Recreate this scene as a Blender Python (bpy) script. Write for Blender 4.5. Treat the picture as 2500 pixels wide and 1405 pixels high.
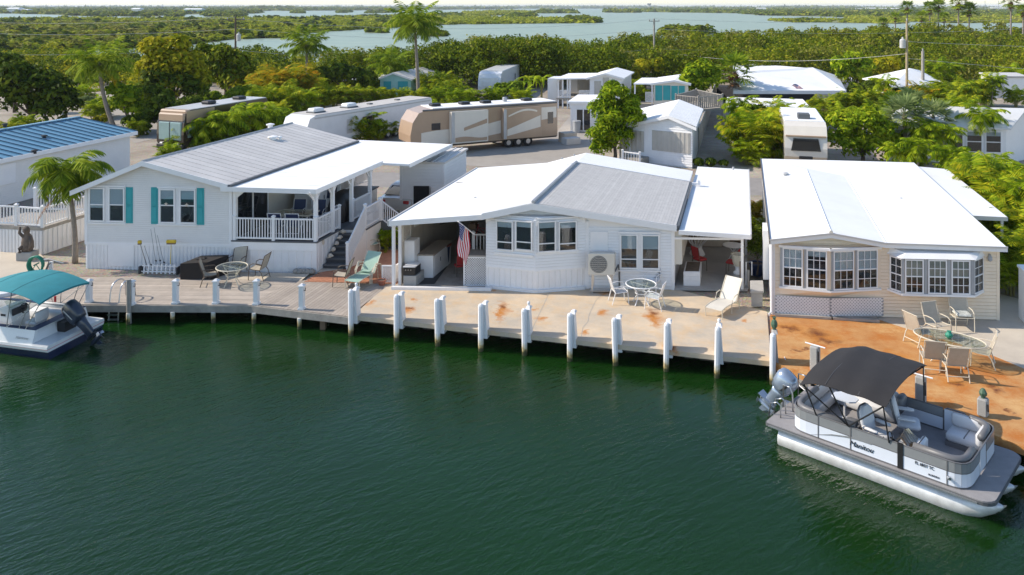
import bpy, math, random
import numpy as np
from mathutils import Vector, Matrix

for o in list(bpy.data.objects): bpy.data.objects.remove(o)
R = random.Random(7); NR = np.random.default_rng(7)
S = bpy.context.scene
FO, HC, V0, WZ = 2000.0, 11.5, 18.0, .17      # focal length in photo pixels, camera height above the water, horizon row, canal level
# ---------------------------------------------------------------- camera, sky, sun, exposure
cam = bpy.data.cameras.new('camera'); co = bpy.data.objects.new('camera', cam); S.collection.objects.link(co)
co.location = (0, 0, HC); co.rotation_euler = (math.pi/2, 0, 0)
cam.sensor_width = 36; cam.lens = 36*FO/2500; cam.shift_y = -(702.5-V0)/2500; cam.clip_start = .5; cam.clip_end = 80000
S.camera = co
SUN_EL, SUN_DIR = math.radians(38), Vector((-1, .13, 0)).normalized()     # towards the sun
w = bpy.data.worlds.new('World'); S.world = w; w.use_nodes = True
nt = w.node_tree; bg = nt.nodes['Background']
sky = nt.nodes.new('ShaderNodeTexSky'); sky.sky_type = 'NISHITA'; sky.sun_disc = False
sky.sun_elevation = SUN_EL; sky.sun_rotation = math.atan2(SUN_DIR.x, SUN_DIR.y); sky.dust_density = .35; sky.air_density = .9; sky.ozone_density = 1.1
nt.links.new(sky.outputs[0], bg.inputs[0]); bg.inputs[1].default_value = .15
sl = bpy.data.lights.new('sun', 'SUN'); sl.energy = 3.6; sl.angle = math.radians(.53); sl.color = (1, .90, .77)
so = bpy.data.objects.new('sun', sl); S.collection.objects.link(so); so.location = (-40, 10, 60)
tosun = Vector((SUN_DIR.x*math.cos(SUN_EL), SUN_DIR.y*math.cos(SUN_EL), math.sin(SUN_EL)))
so.rotation_euler = tosun.to_track_quat('Z', 'Y').to_euler()
S.view_settings.view_transform = 'Standard'; S.view_settings.look = 'None'; S.view_settings.exposure = .62; S.view_settings.gamma = 1
S.render.engine = 'CYCLES'

# ---------------------------------------------------------------- helpers
C = S.collection
ORG = {}
def g(u, v, z=.8):                    # photo pixel -> world point on the level z
    Y = FO*(HC-z)/(v-V0); return Vector(((u-1250)*Y/FO, Y, z))
def at(u, v, Y): return Vector(((u-1250)*Y/FO, Y, HC-(v-V0)*Y/FO))
DD = Vector((565/FO, 1, 0)).normalized()          # the direction in which the lots run away from the canal
class Fr:                             # a local frame
    def __init__(s, o, ex, ey, ez=Vector((0,0,1))): s.o, s.x, s.y, s.z = Vector(o), Vector(ex), Vector(ey), Vector(ez)
    def __call__(s, a, b, c): return s.o+s.x*a+s.y*b+s.z*c
    def loc(s, p):                    # world -> local a,b,c
        return Matrix((s.x, s.y, s.z)).transposed().inverted() @ (Vector(p)-s.o)
    def sub(s, a, b, c, rz=0):
        ca, sa = math.cos(rz), math.sin(rz)
        return Fr(s(a,b,c), s.x*ca+s.y*sa, s.y*ca-s.x*sa, s.z)
W0 = Fr((0,0,0), (1,0,0), (0,1,0))
def rot(o, deg, sc=1):
    a = math.radians(deg); return Fr(o, Vector((math.cos(a), math.sin(a), 0))*sc, Vector((-math.sin(a), math.cos(a), 0))*sc, Vector((0,0,sc)))
class MB:
    def __init__(s): s.v, s.f, s.m = [], [], []
    def add(s, vs, fs, mi=0):
        n = len(s.v); s.v += [tuple(p) for p in vs]; s.f += [tuple(i+n for i in f) for f in fs]; s.m += [mi]*len(fs); return s
    def hexa(s, p, mi=0):             # 4 bottom, 4 top
        return s.add(p, [(3,2,1,0),(4,5,6,7),(0,1,5,4),(1,2,6,5),(2,3,7,6),(3,0,4,7)], mi)
    def box(s, F, a0, a1, b0, b1, c0, c1, mi=0, taper=0):
        t = taper
        return s.hexa([F(a0,b0,c0),F(a1,b0,c0),F(a1,b1,c0),F(a0,b1,c0),F(a0+t,b0+t,c1),F(a1-t,b0+t,c1),F(a1-t,b1-t,c1),F(a0+t,b1-t,c1)], mi)
    def bbox(s, F, a0, a1, b0, b1, c0, c1, e=.01, mi=0):      # box with chamfered top and bottom rims and upright corners
        def ring(i, c): return [F(a0+e+i,b0+i,c),F(a1-e-i,b0+i,c),F(a1-i,b0+e+i,c),F(a1-i,b1-e-i,c),F(a1-e-i,b1-i,c),F(a0+e+i,b1-i,c),F(a0+i,b1-e-i,c),F(a0+i,b0+e+i,c)]
        vs = ring(e*.6,c0)+ring(0,c0+e)+ring(0,c1-e)+ring(e*.6,c1); fs = [tuple(range(7,-1,-1)), tuple(range(24,32))]
        for k in range(3):
            for i in range(8): fs.append((k*8+i, k*8+(i+1)%8, k*8+8+(i+1)%8, k*8+8+i))
        return s.add(vs, fs, mi)
    def prism(s, pts, d, mi=0):       # a polygon extruded by the vector d
        n = len(pts); d = Vector(d); P = [Vector(p) for p in pts]
        return s.add(P+[p+d for p in P], [tuple(range(n-1,-1,-1)), tuple(range(n,2*n))]+[(i,(i+1)%n,(i+1)%n+n,i+n) for i in range(n)], mi)
    def tube(s, pts, r, n=6, mi=0, cap=True):
        P = [Vector(p) for p in pts]; rs = r if isinstance(r, (list,tuple)) else [r]*len(P); vs = []; fs = []
        up = Vector((0,0,1))
        for i, p in enumerate(P):
            t = (P[min(i+1,len(P)-1)]-P[max(i-1,0)]).normalized()
            a = t.cross(up if abs(t.z) < .95 else Vector((1,0,0))).normalized(); b = t.cross(a)
            for k in range(n):
                q = 2*math.pi*(k+.5)/n; vs.append(p+(a*math.cos(q)+b*math.sin(q))*rs[i])
        for i in range(len(P)-1):
            for k in range(n): fs.append((i*n+k, i*n+(k+1)%n, (i+1)*n+(k+1)%n, (i+1)*n+k))
        if cap: fs += [tuple(range(n-1,-1,-1)), tuple(range((len(P)-1)*n, len(P)*n))]
        return s.add(vs, fs, mi)
    def lathe(s, F, prof, n=16, mi=0, cap=True):      # prof: (r,z) bottom to top
        vs = []; fs = []
        for r, z in prof:
            for k in range(n): q = 2*math.pi*k/n; vs.append(F(r*math.cos(q), r*math.sin(q), z))
        for i in range(len(prof)-1):
            for k in range(n): fs.append((i*n+k, i*n+(k+1)%n, (i+1)*n+(k+1)%n, (i+1)*n+k))
        if cap: fs += [tuple(range(n-1,-1,-1)), tuple(range((len(prof)-1)*n, len(prof)*n))]
        return s.add(vs, fs, mi)
    def grid(s, rows, mi=0, thick=None):              # rows of points -> sheet (with thickness along -thick)
        n = len(rows[0]); vs = [p for r in rows for p in r]; m = len(rows); fs = []
        for i in range(m-1):
            for j in range(n-1): fs.append((i*n+j, i*n+j+1, (i+1)*n+j+1, (i+1)*n+j))
        if thick is not None:
            k = len(vs); t = Vector(thick); vs = vs+[Vector(p)-t for p in vs]; fs += [tuple(reversed([i+k for i in f])) for f in fs]
            bd = [j for j in range(n)]+[i*n+n-1 for i in range(1,m)]+[(m-1)*n+j for j in range(n-2,-1,-1)]+[i*n for i in range(m-2,0,-1)]
            for i in range(len(bd)): a, b = bd[i], bd[(i+1)%len(bd)]; fs.append((b, a, a+k, b+k))
        return s.add(vs, fs, mi)
    def obj(s, name, mats, parent=None, smooth=False, org=None, stuff=False, auto=None):
        if parent is not None: L = ORG[parent.name]
        elif org is not None: L = Vector(org)
        else:
            A = np.array(s.v); lo, hi = A.min(0), A.max(0); L = Vector(((lo[0]+hi[0])/2, (lo[1]+hi[1])/2, lo[2]))
        me = bpy.data.meshes.new(name)
        me.from_pydata([(x-L.x, y-L.y, z-L.z) for x, y, z in s.v], [], s.f)
        if not isinstance(mats, (list, tuple)): mats = [mats]
        for q in mats: me.materials.append(q)
        if len(mats) > 1: me.polygons.foreach_set('material_index', s.m)
        if smooth: me.polygons.foreach_set('use_smooth', [True]*len(s.f))
        if auto: me.set_sharp_from_angle(angle=math.radians(auto)) if smooth else None
        o = bpy.data.objects.new(name, me); C.objects.link(o); ORG[o.name] = L
        if parent is not None: o.parent = parent
        else: o.location = L
        if stuff: o['kind'] = 'stuff'
        return o
def tag(o, label=None, cat=None, group=None, kind=None):
    if label: o['label'] = label
    if cat: o['category'] = cat
    if group: o['group'] = group
    if kind: o['kind'] = kind
    return o
def thing(name, label, cat, loc=(0,0,0), group=None):
    o = bpy.data.objects.new(name, None); C.objects.link(o); o.location = loc; ORG[o.name] = Vector(loc); o.empty_display_size = .2
    return tag(o, label, cat, group)
def copy_tree(root, F, label=None, group=None):       # copy a prototype built round the origin to the frame F
    def cp(o, par):
        c = o.copy(); C.objects.link(c); c.parent = par
        for ch in o.children: cp(ch, c)
        return c
    r = cp(root, None); place(r, F)
    if label: r['label'] = label
    if group: r['group'] = group
    return r
def place(o, F):
    M4 = Matrix((F.x, F.y, F.z)).transposed().to_4x4(); M4.translation = F.o; o.matrix_world = M4; return o
def inst(mesh, name, parent, loc, M3=None):           # a piece that shares its mesh; loc in world
    o = bpy.data.objects.new(name, mesh); C.objects.link(o); o.parent = parent; L = Vector(loc)-ORG[parent.name]; ORG[o.name] = ORG[parent.name]
    M4 = (M3.to_4x4() if M3 else Matrix.Identity(4)); M4.translation = L; o.matrix_basis = M4; return o

# ---------------------------------------------------------------- materials
def nodes(name):
    m = bpy.data.materials.new(name); m.use_nodes = True; t = m.node_tree; return m, t, t.nodes['Principled BSDF'], t.nodes.new, t.links.new
def col4(c): return (c[0], c[1], c[2], 1)
M = {}
def mat(name, col, rough=.6, metal=0, var=.12, vs=1.5, bump=.0, bs=30, rnd=0, dirt=None, ds=.6, dw=.5, spec=.5, coat=0, st=(1,1,1)):
    m, t, b, N, L = nodes(name); M[name] = m
    ge = N('ShaderNodeNewGeometry'); mp = N('ShaderNodeMapping'); L(ge.outputs['Position'], mp.inputs[0]); mp.inputs['Scale'].default_value = st
    n1 = N('ShaderNodeTexNoise'); n1.inputs['Scale'].default_value = vs; n1.inputs['Detail'].default_value = 5; n1.inputs['Roughness'].default_value = .65; L(mp.outputs[0], n1.inputs[0])
    mr = N('ShaderNodeMapRange'); mr.inputs[1].default_value = .3; mr.inputs[2].default_value = .7; mr.inputs[3].default_value = 1-var; mr.inputs[4].default_value = 1+var*.6
    L(n1.outputs[0], mr.inputs[0]); val = mr.outputs[0]
    if rnd:
        oi = N('ShaderNodeObjectInfo'); m2 = N('ShaderNodeMapRange'); m2.inputs[3].default_value = 1-rnd; m2.inputs[4].default_value = 1+rnd; L(oi.outputs['Random'], m2.inputs[0])
        mu = N('ShaderNodeMath'); mu.operation = 'MULTIPLY'; L(val, mu.inputs[0]); L(m2.outputs[0], mu.inputs[1]); val = mu.outputs[0]
    mx = N('ShaderNodeVectorMath'); mx.operation = 'SCALE'; mx.inputs[0].default_value = col[:3]; L(val, mx.inputs['Scale']); out = mx.outputs[0]
    if dirt:
        n2 = N('ShaderNodeTexNoise'); n2.inputs['Scale'].default_value = ds; n2.inputs['Detail'].default_value = 8; n2.inputs['Roughness'].default_value = .7; L(mp.outputs[0], n2.inputs[0])
        r2 = N('ShaderNodeMapRange'); r2.inputs[1].default_value = .5; r2.inputs[2].default_value = .75; r2.inputs[4].default_value = dw; L(n2.outputs[0], r2.inputs[0])
        mi = N('ShaderNodeMix'); mi.data_type = 'RGBA'; L(r2.outputs[0], mi.inputs[0]); L(out, mi.inputs[6]); mi.inputs[7].default_value = col4(dirt); out = mi.outputs[2]
    L(out, b.inputs['Base Color']); b.inputs['Roughness'].default_value = rough; b.inputs['Metallic'].default_value = metal; b.inputs['Specular IOR Level'].default_value = spec
    if coat: b.inputs['Coat Weight'].default_value = coat; b.inputs['Coat Roughness'].default_value = .08
    if bump:
        n3 = N('ShaderNodeTexNoise'); n3.inputs['Scale'].default_value = bs; n3.inputs['Detail'].default_value = 4; L(mp.outputs[0], n3.inputs[0])
        bu = N('ShaderNodeBump'); bu.inputs['Strength'].default_value = bump; bu.inputs['Distance'].default_value = .02; L(n3.outputs[0], bu.inputs['Height']); L(bu.outputs[0], b.inputs['Normal'])
    return m
def leafmat(name, cs, trans=.3, ns=.25, rough=.65):     # colours across random leaves and across clumps
    m, t, b, N, L = nodes(name); M[name] = m
    ge = N('ShaderNodeNewGeometry'); no = N('ShaderNodeTexNoise'); no.inputs['Scale'].default_value = ns; no.inputs['Detail'].default_value = 3; L(ge.outputs['Position'], no.inputs[0])
    oi = N('ShaderNodeObjectInfo')
    a = N('ShaderNodeMath'); a.operation = 'MULTIPLY_ADD'; L(ge.outputs['Random Per Island'], a.inputs[0]); a.inputs[1].default_value = .75
    c = N('ShaderNodeMath'); c.operation = 'MULTIPLY_ADD'; L(no.outputs[0], c.inputs[0]); c.inputs[1].default_value = .9; c.inputs[2].default_value = -.42; L(c.outputs[0], a.inputs[2])
    a2 = N('ShaderNodeMath'); a2.operation = 'MULTIPLY_ADD'; L(oi.outputs['Random'], a2.inputs[0]); a2.inputs[1].default_value = .2; L(a.outputs[0], a2.inputs[2])
    cr = N('ShaderNodeValToRGB'); L(a2.outputs[0], cr.inputs[0]); e = cr.color_ramp.elements
    while len(e) < len(cs): e.new(.5)
    for i, q in enumerate(cs): e[i].position = i/(len(cs)-1); e[i].color = col4(q)
    L(cr.outputs[0], b.inputs['Base Color']); b.inputs['Roughness'].default_value = rough; b.inputs['Specular IOR Level'].default_value = .07
    tr = N('ShaderNodeBsdfTranslucent'); L(cr.outputs[0], tr.inputs[0]); mx = N('ShaderNodeMixShader'); mx.inputs[0].default_value = trans
    L(b.outputs[0], mx.inputs[1]); L(tr.outputs[0], mx.inputs[2]); L(mx.outputs[0], t.nodes['Material Output'].inputs[0]); return m
def glassmat(name, tint, f=.1, rough=.02):
    m, t, b, N, L = nodes(name); M[name] = m; t.nodes.remove(b)
    tp = N('ShaderNodeBsdfTransparent'); tp.inputs[0].default_value = col4(tint); gl = N('ShaderNodeBsdfGlossy'); gl.inputs['Roughness'].default_value = rough
    lw = N('ShaderNodeLayerWeight'); pw = N('ShaderNodeMath'); pw.operation = 'POWER'; pw.inputs[1].default_value = 4; L(lw.outputs['Facing'], pw.inputs[0]); ad = N('ShaderNodeMath'); ad.operation = 'MULTIPLY_ADD'; ad.inputs[1].default_value = .7; ad.inputs[2].default_value = f; L(pw.outputs[0], ad.inputs[0])
    mx = N('ShaderNodeMixShader'); L(ad.outputs[0], mx.inputs[0]); L(tp.outputs[0], mx.inputs[1]); L(gl.outputs[0], mx.inputs[2]); L(mx.outputs[0], t.nodes['Material Output'].inputs[0]); return m
def watermat(name, col, bands, rough=.05, bstr=.4, col2=None):
    m, t, b, N, L = nodes(name); M[name] = m
    ge = N('ShaderNodeNewGeometry'); h = None
    for (rz, sx, sy, sc, wt) in bands:
        mp = N('ShaderNodeMapping'); L(ge.outputs['Position'], mp.inputs[0]); mp.vector_type = 'TEXTURE'; mp.inputs['Rotation'].default_value = (0,0,math.radians(rz)); mp.inputs['Scale'].default_value = (sx,sy,1)
        n = N('ShaderNodeTexNoise'); n.inputs['Scale'].default_value = sc; n.inputs['Detail'].default_value = 3; n.inputs['Distortion'].default_value = .3; L(mp.outputs[0], n.inputs[0])
        mu = N('ShaderNodeMath'); mu.operation = 'MULTIPLY_ADD'; L(n.outputs[0], mu.inputs[0]); mu.inputs[1].default_value = wt; mu.inputs[2].default_value = 0
        if h: L(h, mu.inputs[2])
        h = mu.outputs[0]
    bu = N('ShaderNodeBump'); bu.inputs['Strength'].default_value = bstr; bu.inputs['Distance'].default_value = .12; L(h, bu.inputs['Height']); L(bu.outputs[0], b.inputs['Normal'])
    n2 = N('ShaderNodeTexNoise'); n2.inputs['Scale'].default_value = .09; n2.inputs['Detail'].default_value = 3; L(ge.outputs['Position'], n2.inputs[0])
    n5 = N('ShaderNodeTexNoise'); n5.inputs['Scale'].default_value = .16; n5.inputs['Detail'].default_value = 4; L(ge.outputs['Position'], n5.inputs[0]); m5 = N('ShaderNodeMapRange'); m5.inputs[1].default_value = .35; m5.inputs[2].default_value = .68; m5.inputs[3].default_value = bstr*.35; m5.inputs[4].default_value = bstr*1.7; L(n5.outputs[0], m5.inputs[0]); L(m5.outputs[0], bu.inputs['Strength'])
    mi = N('ShaderNodeMix'); mi.data_type = 'RGBA'; mr = N('ShaderNodeMapRange'); mr.inputs[1].default_value = .35; mr.inputs[2].default_value = .65; L(n2.outputs[0], mr.inputs[0]); L(mr.outputs[0], mi.inputs[0]); mi.inputs[6].default_value = col4(col); mi.inputs[7].default_value = col4(col2 or col)
    L(mi.outputs[2], b.inputs['Base Color']); b.inputs['Roughness'].default_value = rough; b.inputs['IOR'].default_value = 1.33; b.inputs['Specular IOR Level'].default_value = .42 if name == 'canal' else .3
    if name == 'canal': b.subsurface_method = 'BURLEY'; b.inputs['Subsurface Weight'].default_value = 1; b.inputs['Subsurface Radius'].default_value = (1,1,1); b.inputs['Subsurface Scale'].default_value = .25
    return m
mat('white', (.80,.79,.78), .45, var=.05, bump=.05); mat('white_vinyl', (.78,.77,.76), .5, var=.06, dirt=(.55,.54,.5), ds=1.2, dw=.25)
mat('roof_white', (.82,.82,.81), .7, var=.04, vs=.8, dirt=(.66,.64,.6), ds=.5, dw=.35, bump=.08, bs=12)
mat('roof_grey', (.61,.575,.53), .5, var=.1, vs=.8, rnd=.06, dirt=(.46,.44,.42), ds=.7, dw=.35)
mat('shingle_grey', (.50,.485,.46), .8, var=.1, vs=3, rnd=.05, bump=.3, bs=60)
mat('beige', (.84,.70,.53), .6, var=.06, dirt=(.72,.58,.42), ds=1, dw=.3); mat('cream', (.62,.58,.50), .6, var=.06)
mat('siding_grey', (.76,.73,.69), .55, var=.05, dirt=(.66,.64,.6), ds=.9, dw=.25)
mat('teal', (.03,.34,.36), .5, var=.1); mat('teal_cloth', (.02,.22,.25), .8, var=.12, vs=2, bump=.2, bs=9); mat('mint', (.36,.62,.56), .6)
mat('dark', (.02,.02,.022), .6); mat('black', (.012,.012,.013), .5); mat('charcoal', (.05,.05,.055), .75, var=.15, bump=.2, bs=40); mat('unlit_dark', (.018,.018,.02), .9, var=.3)  # last one is near black, unlit insides put into the colour
mat('shade', (.62,.66,.70), .9, var=.05); mat('steel', (.55,.56,.57), .3, .9, var=.1); mat('pontoon_alu', (.72,.72,.71), .5, .45, var=.14, vs=5, dirt=(.45,.42,.36), ds=2, dw=.4); mat('alu', (.6,.61,.62), .32, .85, var=.12, vs=3)
mat('grey_paint', (.35,.36,.37), .5); mat('dark_grey', (.10,.105,.11), .6, var=.15); mat('blue_roof', (.12,.27,.38), .4, .0, var=.08, rnd=.05, coat=.2)
mat('concrete_grey', (.36,.35,.33), .85, var=.18, vs=2, bump=.4, bs=25, dirt=(.22,.21,.19), ds=1, dw=.5)
mat('planks', (.42,.36,.30), .8, var=.14, vs=2, rnd=.1, bump=.2, bs=30, dirt=(.3,.26,.22), ds=.8, dw=.4, st=(1,1,1)); mat('planks2', (.36,.31,.26), .8, var=.15, vs=2, rnd=.12, bump=.2, bs=30, dirt=(.27,.23,.2), ds=.8, dw=.4)
mat('wood', (.20,.13,.08), .75, var=.3, vs=4, bump=.3); mat('pole_wood', (.25,.19,.13), .85, var=.25, vs=3, bump=.3); mat('wood_grey', (.34,.31,.27), .85, var=.2, vs=4, bump=.3)
mat('sling', (.44,.39,.31), .8, var=.08, vs=8, bump=.3, bs=120); mat('sling_dark', (.2,.18,.16), .8, var=.1, vs=8, bump=.3, bs=120); mat('bronze', (.10,.075,.055), .5); mat('cream_frame', (.62,.56,.44), .5)
mat('red', (.45,.03,.03), .7); mat('navy', (.015,.03,.09), .5); mat('hull_blue', (.01,.02,.06), .25, coat=.5); mat('gel_white', (.74,.74,.72), .3, coat=.4, var=.05); mat('flag_red', (.55,.02,.04), .8); mat('flag_blue', (.02,.03,.16), .8); mat('flag_white', (.75,.75,.75), .8)
mat('brick', (.46,.20,.11), .9, var=.2, vs=3, rnd=.22, bump=.4, bs=30); mat('rust', (.3,.09,.02), .9); mat('yellow', (.6,.42,.02), .7); mat('green_hose', (.02,.22,.14), .5); mat('aqua_cloth', (.30,.44,.36), .8); mat('terracotta', (.3,.1,.06), .8)
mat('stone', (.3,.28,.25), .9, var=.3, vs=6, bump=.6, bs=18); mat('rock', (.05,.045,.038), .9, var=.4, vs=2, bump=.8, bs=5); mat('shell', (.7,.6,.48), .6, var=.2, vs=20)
mat('road_tan', (.33,.30,.26), .95, var=.12, vs=.8, bump=.4, bs=40, dirt=(.33,.29,.25), ds=.25, dw=.6); mat('asphalt', (.27,.25,.23), .9, var=.12, vs=1.5, bump=.4, bs=50, dirt=(.33,.31,.28), ds=.3, dw=.6)
mat('vinyl_boat', (.62,.62,.62), .5, var=.05); mat('boat_grey', (.13,.13,.135), .45, var=.08); mat('boat_carpet', (.26,.25,.25), .95, var=.12, vs=4, bump=.3, bs=80); mat('bimini', (.022,.02,.02), .85, var=.15, vs=3, bump=.15, bs=14); mat('panel_white', (.66,.70,.76), .3, coat=.3, var=.03)
mat('motor_silver', (.30,.36,.44), .25, .5, coat=.4, var=.08); mat('motor_dark', (.03,.04,.06), .3, coat=.4); mat('rv_tan', (.42,.29,.19), .35, coat=.4, var=.05); mat('rv_cream', (.72,.66,.56), .35, coat=.4, var=.05); mat('rv_brown', (.045,.03,.022), .3, coat=.5); mat('rv_white', (.72,.72,.71), .35, coat=.3, var=.05)
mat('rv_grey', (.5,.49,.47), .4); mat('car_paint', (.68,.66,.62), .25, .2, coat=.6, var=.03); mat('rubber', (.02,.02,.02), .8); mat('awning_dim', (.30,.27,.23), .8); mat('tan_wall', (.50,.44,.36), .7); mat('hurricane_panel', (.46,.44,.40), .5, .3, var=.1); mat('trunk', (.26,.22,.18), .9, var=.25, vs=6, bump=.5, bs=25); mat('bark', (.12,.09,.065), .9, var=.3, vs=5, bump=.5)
glassmat('glass', (.8,.84,.85), .06); glassmat('glass_clear', (.86,.9,.88), .06)
mat('windshield', (.30,.42,.40), .08, var=.1); mat('glass_dark', (.015,.018,.02), .05, spec=.8)
leafmat('leaf_mangrove', [(.024,.046,.004),(.10,.155,.006),(.20,.24,.008),(.31,.29,.02)], .3, .07); leafmat('leaf_marsh', [(.16,.20,.012),(.26,.30,.016),(.36,.38,.022),(.42,.38,.06)], .35, .03)
leafmat('leaf_bright', [(.04,.09,.005),(.16,.26,.008),(.34,.43,.014),(.52,.54,.03)], .38, .5); leafmat('leaf_dark', [(.02,.038,.006),(.055,.09,.008),(.11,.16,.012),(.22,.25,.02)], .3, .4)
leafmat('leaf_palm', [(.045,.09,.008),(.13,.21,.012),(.25,.33,.02),(.42,.45,.04)], .38, .6); leafmat('leaf_areca', [(.05,.10,.006),(.17,.26,.01),(.36,.40,.014),(.56,.47,.02)], .36, .9)
leafmat('leaf_orange', [(.07,.12,.008),(.24,.27,.012),(.48,.37,.015),(.60,.27,.012)], .36, .8); leafmat('leaf_dead', [(.10,.05,.03),(.2,.1,.05),(.3,.17,.09)], .2, 2); leafmat('leaf_yellow', [(.08,.13,.006),(.25,.27,.008),(.42,.38,.012),(.52,.43,.03)], .38, .3)
leafmat('leaf_blue', [(.07,.11,.04),(.16,.22,.07),(.26,.32,.11),(.36,.40,.17)], .38, .6); leafmat('leaf_olive', [(.06,.07,.01),(.15,.16,.02),(.25,.25,.04),(.34,.32,.09)], .34, .1)
watermat('canal', (.005,.0245,.003), [(32,1.5,.45,2.3,1.0),(58,1.1,.42,4.4,.5),(10,.5,.5,8,.2)], .05, .22, (.006,.031,.005))
watermat('lagoon', (.21,.27,.19), [(0,3,1.2,1.2,1.0)], .35, .2, (.27,.32,.22))
# ---------------------------------------------------------------- ground, canal, lagoon
def sheet(name, pts, z, m, kind='structure', thick=None):
    mb = MB(); P = [Vector((p[0], p[1], z)) for p in pts]
    if thick: mb.prism([p-Vector((0,0,thick)) for p in P], (0,0,thick))
    else: mb.add(P, [tuple(range(len(P)))])
    return tag(mb.obj(name, m), kind=kind)
def gravelmat():
    m, t, b, N, L = nodes('gravel'); M['gravel'] = m
    ge = N('ShaderNodeNewGeometry'); n1 = N('ShaderNodeTexNoise'); n1.inputs['Scale'].default_value = .35; n1.inputs['Detail'].default_value = 8; n1.inputs['Roughness'].default_value = .7
    n2 = N('ShaderNodeTexVoronoi'); n2.inputs['Scale'].default_value = 14; L(ge.outputs['Position'], n1.inputs[0]); L(ge.outputs['Position'], n2.inputs[0])
    cr = N('ShaderNodeValToRGB'); e = cr.color_ramp.elements; e[0].position = .3; e[0].color = (.26,.21,.16,1); e[1].position = .7; e[1].color = (.52,.45,.36,1); L(n1.outputs[0], cr.inputs[0])
    hs = N('ShaderNodeMix'); hs.data_type = 'RGBA'; hs.blend_type = 'MULTIPLY'; hs.inputs[0].default_value = .35; L(cr.outputs[0], hs.inputs[6]); L(n2.outputs['Color'], hs.inputs[7]); L(hs.outputs[2], b.inputs['Base Color'])
    bu = N('ShaderNodeBump'); bu.inputs['Strength'].default_value = .5; bu.inputs['Distance'].default_value = .05; L(n2.outputs['Distance'], bu.inputs['Height']); L(bu.outputs[0], b.inputs['Normal']); b.inputs['Roughness'].default_value = .95
gravelmat()
sheet('canal_water', [(-90,-6),(90,-6),(90,60),(-90,60)], WZ, M['canal'])
sheet('lagoon_water', [(-20000,60.5),(20000,60.5),(20000,20000),(-20000,20000)], -.05, M['lagoon'])
# the land of the park: behind the seawall line, out to the mangroves
def off(p, d): return p+DD*d
A0, A1, A2, A3, A4 = g(-250,741), g(615,745), g(852,773), g(1890,885), g(2700,1155)
sw = [off(A0,1.7), off(A1,1.7), off(A2,1.7), off(A3,1.7), A4+Vector((1.2,1.2,0))]
land = [Vector((p.x,p.y,0)) for p in sw]+[Vector((60,40,0)), Vector((190,290,0)), Vector((110,235,0)), Vector((58,205,0)), Vector((25,150,0)), Vector((-10,140,0)), Vector((-40,152,0)), Vector((-75,160,0)), Vector((-125,165,0)), Vector((-80,45,0))]
mb = MB(); P = [Vector((p.x,p.y,.74)) for p in land]; n = len(P)
mb.add(P+[Vector((p.x,p.y,-.6)) for p in P], [tuple(range(n))]+[(i+n,(i+1)%n+n,(i+1)%n,i) for i in range(n)])
tag(mb.obj('ground', M['gravel']), kind='structure')
def road(name, pts, z, m): sheet(name, [g(u,v,z) for u,v in pts], z, m)
road('road', [(250,432),(900,421),(1500,428),(1900,436),(2560,452),(2560,490),(1880,478),(1400,468),(900,456),(230,472)], .746, M['asphalt'])
road('lane', [(1100,402),(1160,372),(1260,345),(1360,322),(1410,262),(1450,262),(1460,330),(1450,400),(1300,415)], .75, M['road_tan'])
road('gravel_lane', [(150,245),(330,265),(420,330),(330,350),(250,300)], .752, M['road_tan'])

# ---------------------------------------------------------------- far landscape: marsh islands and mangrove scrub
def quadmesh(name, V, m, parent=None, org=(0,0,0)):
    V = np.asarray(V, dtype=np.float32)-np.array(org, dtype=np.float32); n = len(V)//4
    me = bpy.data.meshes.new(name); me.vertices.add(n*4); me.vertices.foreach_set('co', V.ravel()); me.loops.add(n*4); me.loops.foreach_set('vertex_index', np.arange(n*4, dtype=np.int32))
    me.polygons.add(n); me.polygons.foreach_set('loop_start', np.arange(0, n*4, 4, dtype=np.int32)); me.polygons.foreach_set('loop_total', np.full(n, 4, dtype=np.int32)); me.materials.append(m); me.update()
    o = bpy.data.objects.new(name, me); C.objects.link(o)
    if parent is not None: o.parent = parent; ORG[o.name] = ORG[parent.name]
    else: o.location = org; ORG[o.name] = Vector(org)
    return o
def unit(a): return a/np.maximum(np.linalg.norm(a, axis=1, keepdims=True), 1e-6)
def leaves(P, Nn, size, asp=.5):      # one pointed quad per leaf
    n = len(P); T = unit(np.cross(Nn, unit(NR.normal(size=(n,3))))); B = unit(np.cross(Nn, T)); s = np.asarray(size).reshape(-1,1)
    out = np.empty((n,4,3)); out[:,0] = P-T*s; out[:,1] = P-B*s*asp+Nn*s*.12; out[:,2] = P+T*s; out[:,3] = P+B*s*asp+Nn*s*.12
    return out.reshape(-1,3)
def blobs(cs, rs, n, flat=.75, inner=.35):   # points and normals through a set of ellipsoid clumps
    cs = np.asarray(cs, float); rs = np.asarray(rs, float); k = NR.choice(len(cs), n, p=rs**2/np.sum(rs**2))
    d = unit(NR.normal(size=(n,3))); d[:,2] = np.where(NR.random(n) < .75, np.abs(d[:,2]), d[:,2]); r = rs[k]*(1-inner*NR.random(n)**1.6)
    P = cs[k]+d*r[:,None]*np.array([1,1,flat]); Nn = unit(d+NR.normal(size=(n,3))*.55+np.array([0,0,.35])); return P, Nn
def inpoly(u, v, poly):
    c = np.zeros(len(u), bool); j = len(poly)-1
    for i in range(len(poly)):
        xi, yi = poly[i]; xj, yj = poly[j]; c ^= ((yi > v) != (yj > v)) & (u < (xj-xi)*(v-yi)/(yj-yi+1e-9)+xi); j = i
    return c
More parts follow.
